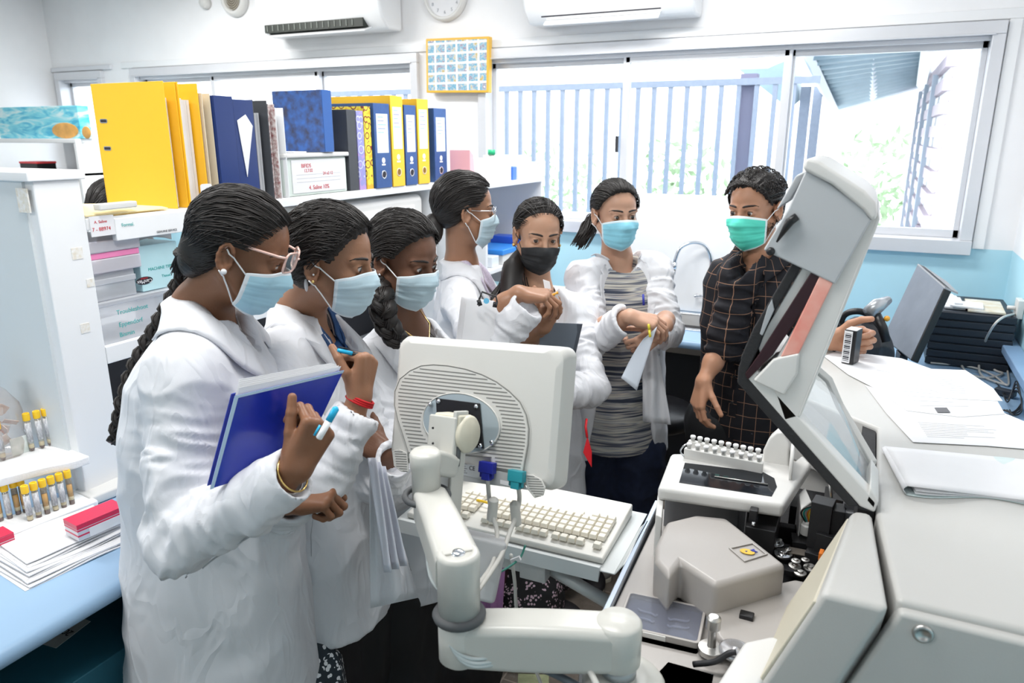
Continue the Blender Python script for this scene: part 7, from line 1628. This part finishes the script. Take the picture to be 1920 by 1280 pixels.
P7=person(label='person in black checked shirt and green mask, one hand on the analyser',
 hp=(1415,392,2.45),a=180-42,down=5,roll=3,s=.975,S=S,ab=180-52,
 rows=[(.0,0,.06,.08),(-.04,-.01,.095,.16),(-.11,0,.112,.185),(-.25,.01,.120,.180),(-.40,.01,.118,.168),(-.55,.01,.125,.180),(-.66,.01,.130,.188),(-.70,.01,.132,.190)],
 skn=('tan_skin',(.48,.25,.155)),male=True,
 arms=[(W3(1386,520,2.14),W3(1366,620,2.16),W3(1352,664,2.18),.054,.053,.056),(W3(1492,512,2.26),W3(1528,608,2.14),W3(1540,632,2.06),.056,.058,.058)],
 hands=[dict(W=W3(1318,714,2.14),X=-upv*.95-rtv*.22,N=-rtv*.8-fo*.3,curl=(30,34,38,42),thumb=(8,10,8),s=.98,arm=W3(1356,645,2.17),left=False),
        dict(W=PT(1556,636,2.10),X=rtv*.98-fo*.1,N=fo*.92+upv*.25,curl=((72,62,30),(74,64,32),(76,66,34),(78,68,34)),spread=4,thumb=(26,22,12),tout=50,s=1.02,arm=W3(1530,650,2.16),left=True)],
 hair=dict(cap=dict(off=.013,line=(.036,1.1,-.008),rough=.010,nape=-.07),comb=curls),
 msk=(MB_GRN,dict(wide=58)),kcl=vneck(.06,.03),seed=7,look=(1,-.1,-.1),coatm=PLD,coatname='checked_shirt',amp=.0035,neckr=.055,hollowneck=.080)
st=Strands(); rs=np.random.RandomState(14)
for k in range(650):
    y=1 if rs.rand()>.3 else -1; u_=rs.rand(); x=-.0+.055*u_+rs.normal()*.006; z=-.035-.050*u_+rs.normal()*.012; p=P7['T']((x,y*(.09-.03*u_),z)); p=P7['sh'].push(p[None],.0006,7)[0]; g=P7['sh'].grad(p[None])[0]; st.add([p,p+(g*.002+P7['R'][:,2]*-.003+rs.normal(size=3)*.001)],.0006,3)
st.mb.build('beard',BROW,P7['root'],smooth=True)['kind']='stuff'
o=collar(P7['g'],P7['root'],S+[0,0,.0],P7['fw'],PLD,r_in=.066,r_out=.108,rise=.04,drop=.07,open_=14)
def adduv(o,c,fwd):
    me=o.data; og=ORG[o.name]; V=np.zeros(len(me.vertices)*3); me.vertices.foreach_get('co',V); V=V.reshape(-1,3)+og; a=np.arctan2((V-c)@np.cross((0,0,1),fwd),(V-c)@fwd); uv=np.stack([a*.16+.013,V[:,2]+.01],1)
    l=me.uv_layers.new(name='UVMap'); idx=np.zeros(len(me.loops),np.int32); me.loops.foreach_get('vertex_index',idx); l.data.foreach_set('uv',uv[idx].astype(f32).ravel())
adduv(o,S,P7['fw'])
fr=[S+P7['fw']*.14+[0,0,-z] for z in(.10,.2,.35,.5,.66)]; o=strip(P7['g'],P7['root'],fr,.032,PLD,'placket',.004,.0014); adduv(o,S,P7['fw'])
for z in(.13,.22,.31,.40,.49,.58): button(P7['g'],P7['root'],S+P7['fw']*.15+[0,0,-z],BLACK,.0055)
pk=[S+P7['fw']*.12+P7['sd']*x+[0,0,z] for x,z in((.045,-.17),(.135,-.17),(.135,-.30),(.045,-.30))]
o=pocket(P7,pk,PLD); adduv(o,S,P7['fw'])
c=P7['S']; legs_(P7,BLKT,0,[([c+[-.07,.0,-.62],c+[-.07,0,-.85],c+[-.07,-.02,-c[2]+.05]],[.13,.10,.075]),([c+[.08,.04,-.62],c+[.08,.04,-.85],c+[.08,.05,-c[2]+.05]],[.13,.10,.075])])
for dx,dy in((-.07,-.02),(.08,.05)): shoe(P7['root'],np.array([c[0]+dx,c[1]+dy,0]),dirv(120),DSH,BLACK)
# ---------- 8: behind the shelf ----------
KF=1.16
S=W3(215,520,2.55)
P8=person(label='person mostly hidden behind the shelf, only dark hair and a bit of skin showing',
 hp=(222,400,2.9),a=-60,down=20,roll=0,s=1.0,S=S,ab=-60,
 rows=[(.0,0,.052,.07),(-.05,-.01,.08,.14),(-.12,0,.106,.165),(-.25,.01,.120,.162),(-.45,.01,.118,.150)],
 skn=('mid_brown',(.36,.185,.11)),arms=[],hair=dict(cap=dict(off=.02,line=(.03,1.05,-.02)),comb=comb_back((-.8,0,-.6),200,41,.002)),seed=9)
c=P8['S']; legs_(P8,BLKT,0,[([c+[0,-.08,-.45],c+[.0,-.08,-c[2]+.03]],[.12,.09]),([c+[0,.08,-.45],c+[.0,.08,-c[2]+.03]],[.12,.09])])
MB().tube(bez([P8['T']((-.1,0,-.03)),W3(250,440,2.45),W3(275,470,2.42),W3(290,520,2.42)],6),[.05]*8+[.045]*10+[.02],10).build('loose_hair',HAIR,P8['root'],smooth=True)
bpy.context.view_layer.update()
# ================= HELD AND LOOSE THINGS =================
def quadthing(name,q,m,thick,label,cat,group=None,bevel=.001,nrm_=None):
    q=[np.asarray(p,float) for p in q]; n=norm(np.cross(q[1]-q[0],q[3]-q[0])) if nrm_ is None else nrm_
    t=thing(name,sum(q)/4,label,cat,group); MB().prism(q,n*thick).build('cover' if 'folder' in name else 'sheet',m,t,bevel=bevel); return t,n
# blue folder hugged by the first woman
q=[PT(440,742,1.208),PT(645,694,1.325),PT(566,862,1.325),PT(394,917,1.208)]
BF=mat('royal_blue_vinyl',(.012,.035,.42),.22,spec=.6,coat=.3,noise=.15,nscale=6)
n=norm(np.cross(q[1]-q[0],q[3]-q[0])); n=n if n@fo>0 else -n
t=thing('clip_folder',sum(q)/4,'glossy royal blue folder with loose sheets, hugged by the nearest person','folder')
MB().prism(q,n*.0025).build('front_cover',BF,t,bevel=.001)
MB().prism([p+n*.016 for p in q],n*.0025).build('back_cover',BF,t,bevel=.001)
e=[q[0]+(q[1]-q[0])*.02,q[3]+(q[2]-q[3])*.02]; MB().prism([q[0],q[0]+(q[1]-q[0])*.035,q[3]+(q[2]-q[3])*.035,q[3]],-n*.0012).build('spine_strip',mat('pale_plastic_edge',(.45,.60,.75),.2),t)
MB().prism([q[0],q[1],q[1]-(q[1]-q[2])*.03,q[0]-(q[0]-q[3])*.03],-n*.001).build('top_edge_strip',mat('pale_plastic_edge',(.45,.60,.75),.2),t)
upq=(q[0]-q[3])/np.linalg.norm(q[0]-q[3])
for k in range(5): MB().prism([q[0]+upq*(.012+.003*k)+(q[1]-q[0])*.03+n*(.004+.002*k),q[1]+upq*(.008+.002*k)-(q[1]-q[0])*(.03+.02*k)+n*(.004+.002*k),q[2]-upq*.0+n*(.004+.002*k),q[3]+(q[2]-q[3])*.05+n*(.004+.002*k)],n*.0008).build('paper',PAPER,t)
def pen(a,b,r,m1,m2,label,clip=True):
    a=np.asarray(a,float); b=np.asarray(b,float); t=thing('ballpoint_pen',a,label,'pen'); c=a+(b-a)*.55
    MB().tube([a,a+(b-a)*.03,c],[r*.6,r,r],10).build('barrel',m1,t,smooth=True); MB().tube([c,b-(b-a)*.06,b],[r*1.05,r*1.05,r*.3],10).build('cap',m2,t,smooth=True)
    if clip: o=norm(np.cross(b-a,fo)); MB().tube([a+(b-a)*.03+o*r*1.6,a+(b-a)*.35+o*r*1.6],r*.35,6).build('clip',m2,t,smooth=True)
CY=mat('cyan_plastic',(.02,.42,.70),.25); WP=mat('white_pen_plastic',(.85,.87,.88),.25)
pen(PT(597,823,1.184),PT(632,762,1.192),.0055,WP,CY,'cyan and white pen held upright against the blue folder')
pen(PT(632,656,1.43),PT(684,668,1.447),.0042,CY,BLACK,'turquoise and black pen in the raised fist with the red bracelet')
# folded sheets hanging between second and third person
for k in range(3):
    P=[[PT(690+k*9+u*14+v*(30+k*6),858+k*8+v*(215-k*14),1.525+k*.008+.010*math.sin(u*3+v*2)) for v in np.linspace(0,1,14)] for u in np.linspace(0,1,6)]
    tag(MB().grid(np.array(P),.0015).build('folded_sheet',mat('lavender_white_paper',(.74,.76,.84),.7),smooth=True),['folded lavender-white sheet dangling from a hand, nearest the second person','folded sheet dangling from a hand, middle of the three','folded sheet dangling from a hand, nearest the monitor'][k],'paper','folded sheets dangling in the hand')
# clipboard
q=[PT(872,556,2.052),PT(956,566,2.098),PT(934,680,2.075),PT(858,672,2.029)]; n=norm(np.cross(q[1]-q[0],q[3]-q[0])); n=n if n@fo>0 else -n
t=thing('clipboard',sum(q)/4,'clear clipboard with white papers and black wire clip, held by the person with wire glasses','clipboard')
MB().prism([p+n*.012 for p in q],n*.003).build('board',glassmat('clear_acrylic',(.95,.97,.98),.1,.03,.15,(.8,.84,.88)),t,bevel=.001)
for k in range(6):
    s_=(q[1]-q[0])*(.02*k-.06); MB().prism([p+s_+n*(.010-.002*k)-(q[0]-q[3])*.008*k for p in q],n*.0012).build('paper',PAPER,t)
cl=[PT(x,y,2.023) for x,y in((896,572),(899,560),(904,547),(930,556),(932,566),(930,576))]
MB().tube(cl,.0028,6).build('wire_clip',BLACK,t,smooth=True); MB().tube([PT(897,562,2.02),PT(901,573,2.02)],.006,8).tube([PT(929,566,2.02),PT(927,576,2.02)],.006,8).build('clip_foot',BLACK,t,smooth=True)
MB().lathe(PT(912,564,2.027),[(.008,0),(.008,.001),(0,.001)],-fo,16).build('round_sticker',mat('sky_blue_print',(.15,.50,.75),.4),t)
t=thing('glass_slide',PT(1040,560,2.12),'small slide with an amber sticker pinched between two hands','slide')
MB().box(PT(1042,562,2.12),(.010,.0012,.022),frame((1,.2,.6),(0,1,0))).build('slide',glassmat('slide_glass',(.9,.93,.95),.2,.03,.5,(.8,.84,.88)),t)
MB().tube([PT(1030,556,2.115),PT(1046,548,2.12)],.004,6).build('amber_sticker',mat('amber_plastic',(.80,.38,.04),.3),t,smooth=True)
tag(MB().prism([PT(x,y,2.189) for x,y in((1018,524),(1030,528),(1034,548),(1022,546))],(0,.002,0)).build('white_label',PAPER),'small white label strip standing behind the joined hands','label')
# grey folder of woman 5
GF=mat('slate_grey_plastic',(.10,.12,.15),.3)
q=[PT(1012,604,2.2),PT(1092,607,2.246),PT(1070,702,2.246),PT(1010,745,2.2)]
t=thing('document_folder',sum(q)/4,'slate grey plastic document folder standing behind the monitor corner','folder'); MB().prism(q,(0,.004,0)).build('cover',GF,t,bevel=.001)
MB().prism([PT(1072,606,2.241),PT(1092,607,2.244),PT(1070,702,2.244),PT(1055,712,2.241)],(0,-.003,0)).build('edge_flap',mat('darker_slate',(.06,.07,.09),.3),t)
# paper + pencil in woman 6's hands
P=[[PT(1213+u*26-v*(52-20*v)+u*v*8,618+v*112+u*4-8*math.sin(v*3)*u,2.17+.015*math.sin(v*3+u)) for v in np.linspace(0,1,14)] for u in np.linspace(0,1,8)]
P=[[PT((1215-50*v**.7)*(1-u)+(1232-38*v)*u,(630+78*v)*(1-u)+(612+120*v)*u,2.36+.02*math.sin(v*3.1)*(1-u)) for v in np.linspace(0,1,14)] for u in np.linspace(0,1,8)]
tag(MB().grid(np.array(P),.002).build('curled_sheet',mat('cool_grey_paper',(.60,.66,.74),.6),smooth=True),'curled grey-blue sheet hanging from the folded hands by the sink','paper')
pen(PT(1219,632,2.349),PT(1216,607,2.349),.004,mat('yellow_pencil',(.75,.65,.05),.4),mat('yellow_pencil',(.75,.65,.05),.4),'short yellow-green pencil in the folded hands by the sink',False)
# man's stamp box
c=PT(1597,650,2.0); zt=1.1045; R_=rz(math.radians(-18)); t=thing('stamp_box',[c[0],c[1],zt],'small black and white printed box gripped by the hand on the analyser','box')
c=np.array([c[0],c[1],zt+.047]); MB().box(c,(.016,.022,.047),R_).build('body',BLACK,t,bevel=.002)
MB().box(c+R_@np.array([-.0045,-.0225,0]),(.0105,.0006,.044),R_).build('label',PAPER,t); MB().box(c+R_@np.array([-.0165,0,0]),(.0006,.019,.044),R_).build('label',PAPER,t)
for k in range(16): MB().box(c+R_@np.array([-.0045,-.0233,-.038+.005*k]),(.008,.0003,.0006+.0006*(k%3)),R_).build('print_line',INKK,t)
MB().box(c+[0,0,.0474],(.014,.020,.0006),R_).build('top_label',PAPER,t)
# papers on the analyser
def sheet(px,z,label,rough=.004,lines=0,grp='loose papers on the analyser top',m=PAPER):
    q=[PZ(x,y,z) for x,y in px]; t=thing('paper_sheet',q[0],label,'paper',grp)
    MB().prism(q,(0,0,.0008)).build('sheet',m,t)
    a,b,c,d=[np.array(PZ(x,y,z+.0009)) for x,y in lines] if lines else [None]*4
    if lines:
        for k in range(9):
            v=(k+.5)/9; p=a*(1-v)+d*v; r=b*(1-v)+c*v; p2=p+(r-p)*(.35+.6*RS.rand()); dv=norm(np.cross(r-p,(0,0,1)))*.0006; MB().prism([p-dv,p2-dv,p2+dv,p+dv],(0,0,.0002)).build('print_line',mat('grey_print',(.4,.42,.45),.6),t)
    return t
sheet([(1622,722),(1700,748),(1800,740),(1920,790),(1925,842),(1850,836),(1712,829),(1662,775)],1.1015,'broad white sheet lowest of the loose papers, reaching the right picture edge',lines=[(1720,790),(1880,800),(1890,826),(1740,820)])
sheet([(1545,668),(1572,657),(1690,672),(1805,712),(1870,752),(1884,776),(1800,782),(1700,770),(1640,728),(1590,702)],1.1026,'white printed sheet under the hand on the analyser',lines=[(1640,690),(1780,715),(1850,765),(1730,765)])
sheet([(1700,690),(1810,694),(1862,728),(1880,752),(1790,748),(1730,725)],1.1036,'white form with a small photo box, uppermost of the loose papers',lines=[(1730,700),(1800,705),(1840,740),(1790,738)])
o=bpy.data.objects; tq=[PZ(x,y,1.1048) for x,y in((1752,764),(1775,764),(1782,773),(1758,773))]; tag(MB().prism(tq,(0,0,.0004)).build('printed_patch',mat('grey_print_dark',(.15,.15,.16),.6)),'small dark printed patch on the papers','print')
# folded paper bundle
z=1.1012
A_=[(1658,836),(1700,912)]; P=[]
for i,u in enumerate(np.linspace(0,1,16)):
    row=[]
    for v in np.linspace(0,1,9):
        x0=1660+v*42; y0=836+v*74; x1=1935+v*10; y1=862+v*78; px=x0+(x1-x0)*u; py=y0+(y1-y0)*u
        row.append(PZ(px,py,z+.013*math.exp(-u*0.9)+.006*math.sin(u*6+v)+ .004*v*math.sin(u*3)))
    P.append(row)
P=np.array(P); t=thing('folded_bundle',P[0,0],'thick folded bundle of pale green-white papers at the right picture edge','papers')
MB().grid(P,.0012).build('top_leaf',PAPER,t,smooth=True); B=P.copy(); B[:,:,2]=z+.001; MB().grid(B,.001).build('bottom_leaf',mat('pale_green_paper',(.66,.76,.76),.6),t,smooth=True)
for k in(.3,.6): Bk=P.copy(); Bk[:,:,2]=P[:,:,2]*k+B[:,:,2]*(1-k); Bk[1:,:]=Bk[1:,:]; MB().grid(Bk[1:],.0008).build('middle_leaf',PAPER,t,smooth=True)
F_=[[P[0,j]*(1-w_)+B[0,j]*w_+np.array([-.006*math.sin(math.pi*w_),0,0]) for w_ in np.linspace(0,1,7)] for j in range(9)]; MB().grid(np.array(F_),.0008).build('fold',PAPER,t,smooth=True)
# ---- right rear worktop ----
zd=.8505
q=[PT(1721,494,2.80),PT(1772,538,2.55),PT(1708,676,2.58),PT(1655,634,2.83)]; u=norm(q[1]-q[0]); v=norm(q[3]-q[0]); n=norm(np.cross(u,v)); n=n if n@fo>0 else -n
t=thing('desk_monitor',[sum(q)[0]/4,sum(q)[1]/4,zd],'slim black desktop monitor leaning on the blue worktop, grey screen toward the room','monitor')
MB().prism(q,n*.028).build('case',BLACK,t,bevel=.004); i_=inset(q,.03); MB().prism([p-n*.001 for p in i_],n*.002).build('screen',mat('dusty_grey_screen',(.20,.23,.28),.35,noise=.25,nscale=9),t)
MB().prism([q[0],q[1],q[1]+n*.05,q[0]*.5+q[1]*.5+n*.065,q[0]+n*.03],v*.006).build('back_bulge',mat('silver_grey_case',(.35,.36,.38),.3),t)
b=(q[2]+q[3])/2; MB().prism([b+n*.03,b+n*.03+u*.05,b+u*.05,b],[0,0,zd-b[2]+.005]).build('stand',BLACK,t,bevel=.003)
MB().lathe([b[0],b[1],zd],[(.11,0),(.11,.006),(.05,.012),(0,.012)],n=28).build('foot',mat('silver_grey_case',(.35,.36,.38),.3),t,smooth=True)
x0=PY(1750,585,3.16)[0]; x1=.53; zt_=PY(1830,588,3.16)[2]; t=thing('drawer_stack',[(x0+x1)/2,3.3,zd],'low black ribbed drawer box on the worktop by the right wall','box')
MB().bx(x0,x1,3.16,3.5,zd,zt_).build('body',mat('charcoal_plastic',(.018,.024,.035),.45),t,bevel=.004)
hh=(zt_-zd)/7
for k in range(7): MB().bx(x0-.004,x1+.002,3.15,3.162,zd+hh*k+.003,zd+hh*(k+1)-.002).build('ribbed_drawer',mat('charcoal_plastic',(.018,.024,.035),.45),t,bevel=.0025)
for k,(a,b_,c_,d_,m_,l_) in enumerate(((x0+.04,x1-.16,3.2,3.42,PAPER,'white papers stacked on the left of the black drawer box'),(x1-.15,x1-.03,3.17,3.4,mat('kraft_tan',(.62,.52,.34),.6,col2=(.75,.74,.7),nscale=20),'tan and grey packets on the right of the black drawer box'),(x1-.2,x1-.1,3.19,3.3,PAPER,'small white slips in front of the tan packets'))):
    for j in range(3 if k==0 else 1):
        tag(MB().box(((a+b_)/2,(c_+d_)/2,zt_+.006+.0075*j+(.0 if k<2 else .008)),((b_-a)/2-.01*j,(d_-c_)/2-.008*j,.0032),rz(.06*j-.04*k)).build('paper_stack',m_),(['lowest','middle','topmost'][j]+' '+l_) if k==0 else l_,'papers','papers on the drawer box')
c=PT(1610,606,2.62); BG=mat('black_woven_leather',(.03,.03,.035),.45); 
wv=BG.node_tree; vn=wv.nodes.new('ShaderNodeTexBrick'); vn.inputs['Scale'].default_value=90; tcn=wv.nodes.new('ShaderNodeTexCoord'); wv.links.new(tcn.outputs['Object'],vn.inputs[0]); bpn=wv.nodes.new('ShaderNodeBump'); bpn.inputs['Strength'].default_value=.8; bpn.inputs['Distance'].default_value=.004; wv.links.new(vn.outputs['Fac'],bpn.inputs['Height']); wv.links.new(bpn.outputs[0],wv.nodes['Principled BSDF'].inputs['Normal'])
t=thing('handbag',[c[0],c[1],zd],'black woven-texture handbag with a stiff handle slumped on the worktop','bag')
g=Shape(); g.ell([c[0],c[1],zd+.10],(.12,.085,.10),None,0); g.ell([c[0]-.05,c[1],zd+.07],(.09,.08,.07),None,.04); g.ell([c[0]+.03,c[1]+.01,zd+.16],(.06,.05,.06),None,.05); g.half([0,0,zd+.001],(0,0,-1),.01)
V,Q=g.mesh(.006); V=folds(V,vnormals(V,Q),(),.006,4,8); meshobj('body',V,Q,BG,t)
MB().tube(bez([[c[0]-.06,c[1]-.02,zd+.16],[c[0]-.05,c[1]-.02,zd+.235],[c[0]-.0,c[1]-.02,zd+.255],[c[0]+.05,c[1]-.0,zd+.225],[c[0]+.06,c[1],zd+.19]],6),.012,6).build('handle',mat('black_leather',(.02,.02,.022),.35),t,smooth=True)
a=PT(1640,588,2.52); t=thing('barcode_scanner',a-[0,0,.05],'small silver and black handheld scanner resting on the handbag','scanner')
MB().tube([PT(1628,588,2.52),PT(1645,573,2.52),PT(1666,562,2.54)],[.024,.026,.014],14).build('head',mat('scanner_silver',(.42,.44,.46),.25,.5),t,smooth=True); MB().tube([PT(1640,590,2.52),PT(1655,615,2.5),PT(1662,640,2.5)],[.02,.016,.014],12).build('grip',BLACK,t,smooth=True); MB().ball(PT(1663,597,2.5),.010).build('trigger',mat('amber_plastic',(.80,.38,.04),.3),t,smooth=True)
GC=mat('cable_warm_grey',(.55,.53,.50),.45)
cable('network_cable',[PX(1903,588,.54),PX(1880,595,.45),PX(1860,615,.42),PZ(1846,650,.92),PZ(1862,690,.86),PZ(1880,700,.858),PZ(1878,680,.88)][:6]+[PZ(1850,708,.857),PZ(1815,700,.857),PZ(1800,680,.857)],.004,'pale grey network cable dropping from the wall socket onto the worktop',GC)
cable('loop_cable',[PZ(1800,676,.857),PZ(1808,655,.89),PZ(1820,645,.91),PZ(1834,668,.88),PZ(1838,700,.857),PZ(1862,714,.857),PZ(1890,722,.857)],.004,'pale grey cable standing up in a loop on the worktop',GC)
cable('lying_cable',[PZ(1745,680,.857),PZ(1790,684,.857),PZ(1830,690,.857),PZ(1865,705,.857),PZ(1890,722,.857),PZ(1888,690,.857),PZ(1880,680,.857)],.0035,'long beige cable lying along the worktop behind the papers',GC)
for k in range(4): cable('black_cable',[PZ(1868+4*k,718+6*k,.857+.002*k),PZ(1890,738+5*k,.862+.006*k),PZ(1906,732-6*k,.885+.01*k),PZ(1916,752+5*k,.87),PZ(1900,772+2*k,.86),PZ(1878+k*5,768,.86)],.0022,['thin black cable in the tangle by the right edge, outermost loop','thin black cable in the tangle by the right edge, second loop','thin black cable in the tangle by the right edge, third loop','thin black cable in the tangle by the right edge, innermost loop'][k],BLACK)
t=thing('usb_hub',PZ(1885,735,.857),'small dark adapter lying among the black cables','adapter'); MB().box(PZ(1885,735,.865),(.03,.015,.010),rz(-.5)).build('body',mat('charcoal_plastic',(.018,.024,.035),.45),t,bevel=.002)
p=PX(1912,578,.55); t=thing('wall_socket',p,'white wall socket box with a cable plugged in, right edge','socket'); MB().box([.548,p[1],p[2]],(.011,.035,.035)).build('plate',WPLA,t,bevel=.003); MB().tube([[.54,p[1],p[2]],[.51,p[1],p[2]]],.008,10).build('plug',WPLA,t,smooth=True)
tag(MB().bx(.545,.559,3.2,3.3,.68,.76).build('conduit',WPLA,bevel=.004),'short white conduit low on the right wall','conduit') if False else None
# ---- stool ----
c=PZ(1213,975,.07); c=np.array([c[0],c[1],0]); t=thing('stool',c,'wheeled black-seated stool with chrome column and foot ring behind the striped top','stool')
MB().lathe(c+[0,0,.54],[(.17,0),(.18,.015),(.18,.05),(.165,.065),(0,.07)],n=32).build('seat',BLACK,t,smooth=True)
MB().tube([c+[0,0,.10],c+[0,0,.30]],.026,16).build('outer_column',mat('dark_chrome',(.2,.2,.21),.25,1),t,smooth=True); MB().tube([c+[0,0,.30],c+[0,0,.54]],.016,16).build('gas_column',CHROME,t,smooth=True)
MB().tube([c+[.17*math.cos(a),.17*math.sin(a),.26] for a in np.linspace(0,6.283,33)],.009,8,False).build('foot_ring',CHROME,t,smooth=True)
for k in range(3): a=k*2.094; MB().tube([c+[.02*math.cos(a),.02*math.sin(a),.24],c+[.17*math.cos(a),.17*math.sin(a),.26]],.006,8).build('ring_spoke',CHROME,t,smooth=True)
for k in range(5):
    a=k*1.2566+.45; e=c+[.27*math.cos(a),.27*math.sin(a),.075]; l=MB().tube([c+[0,0,.11],e],[.022,.013],10).build('base_leg',CHROME,t,smooth=True); ax=np.array([-math.sin(a),math.cos(a),0]); e2=e-[0,0,.048]; MB().tube([e2-ax*.022,e2+ax*.022],.026,16).build('caster',BLACK,l,smooth=True)
tag(MB().box(PZ(1000,1278,.006),(.05,.03,.005),rz(.4)).build('floor_mat_scrap',mat('pale_green_sticker',(.55,.60,.35),.7,noise=.4,nscale=30)),'small worn pale green sticker patch on the floor','sticker')
t=thing('wooden_block',PZ(905,1275,0),'small pale wooden block on the floor beside the white shoes','block'); MB().box(PZ(900,1272,.02)+[0,0,0],(.05,.03,.018),rz(.7)).build('block',mat('pale_wood',(.50,.38,.25),.6,noise=.2,nscale=20),t,bevel=.002)
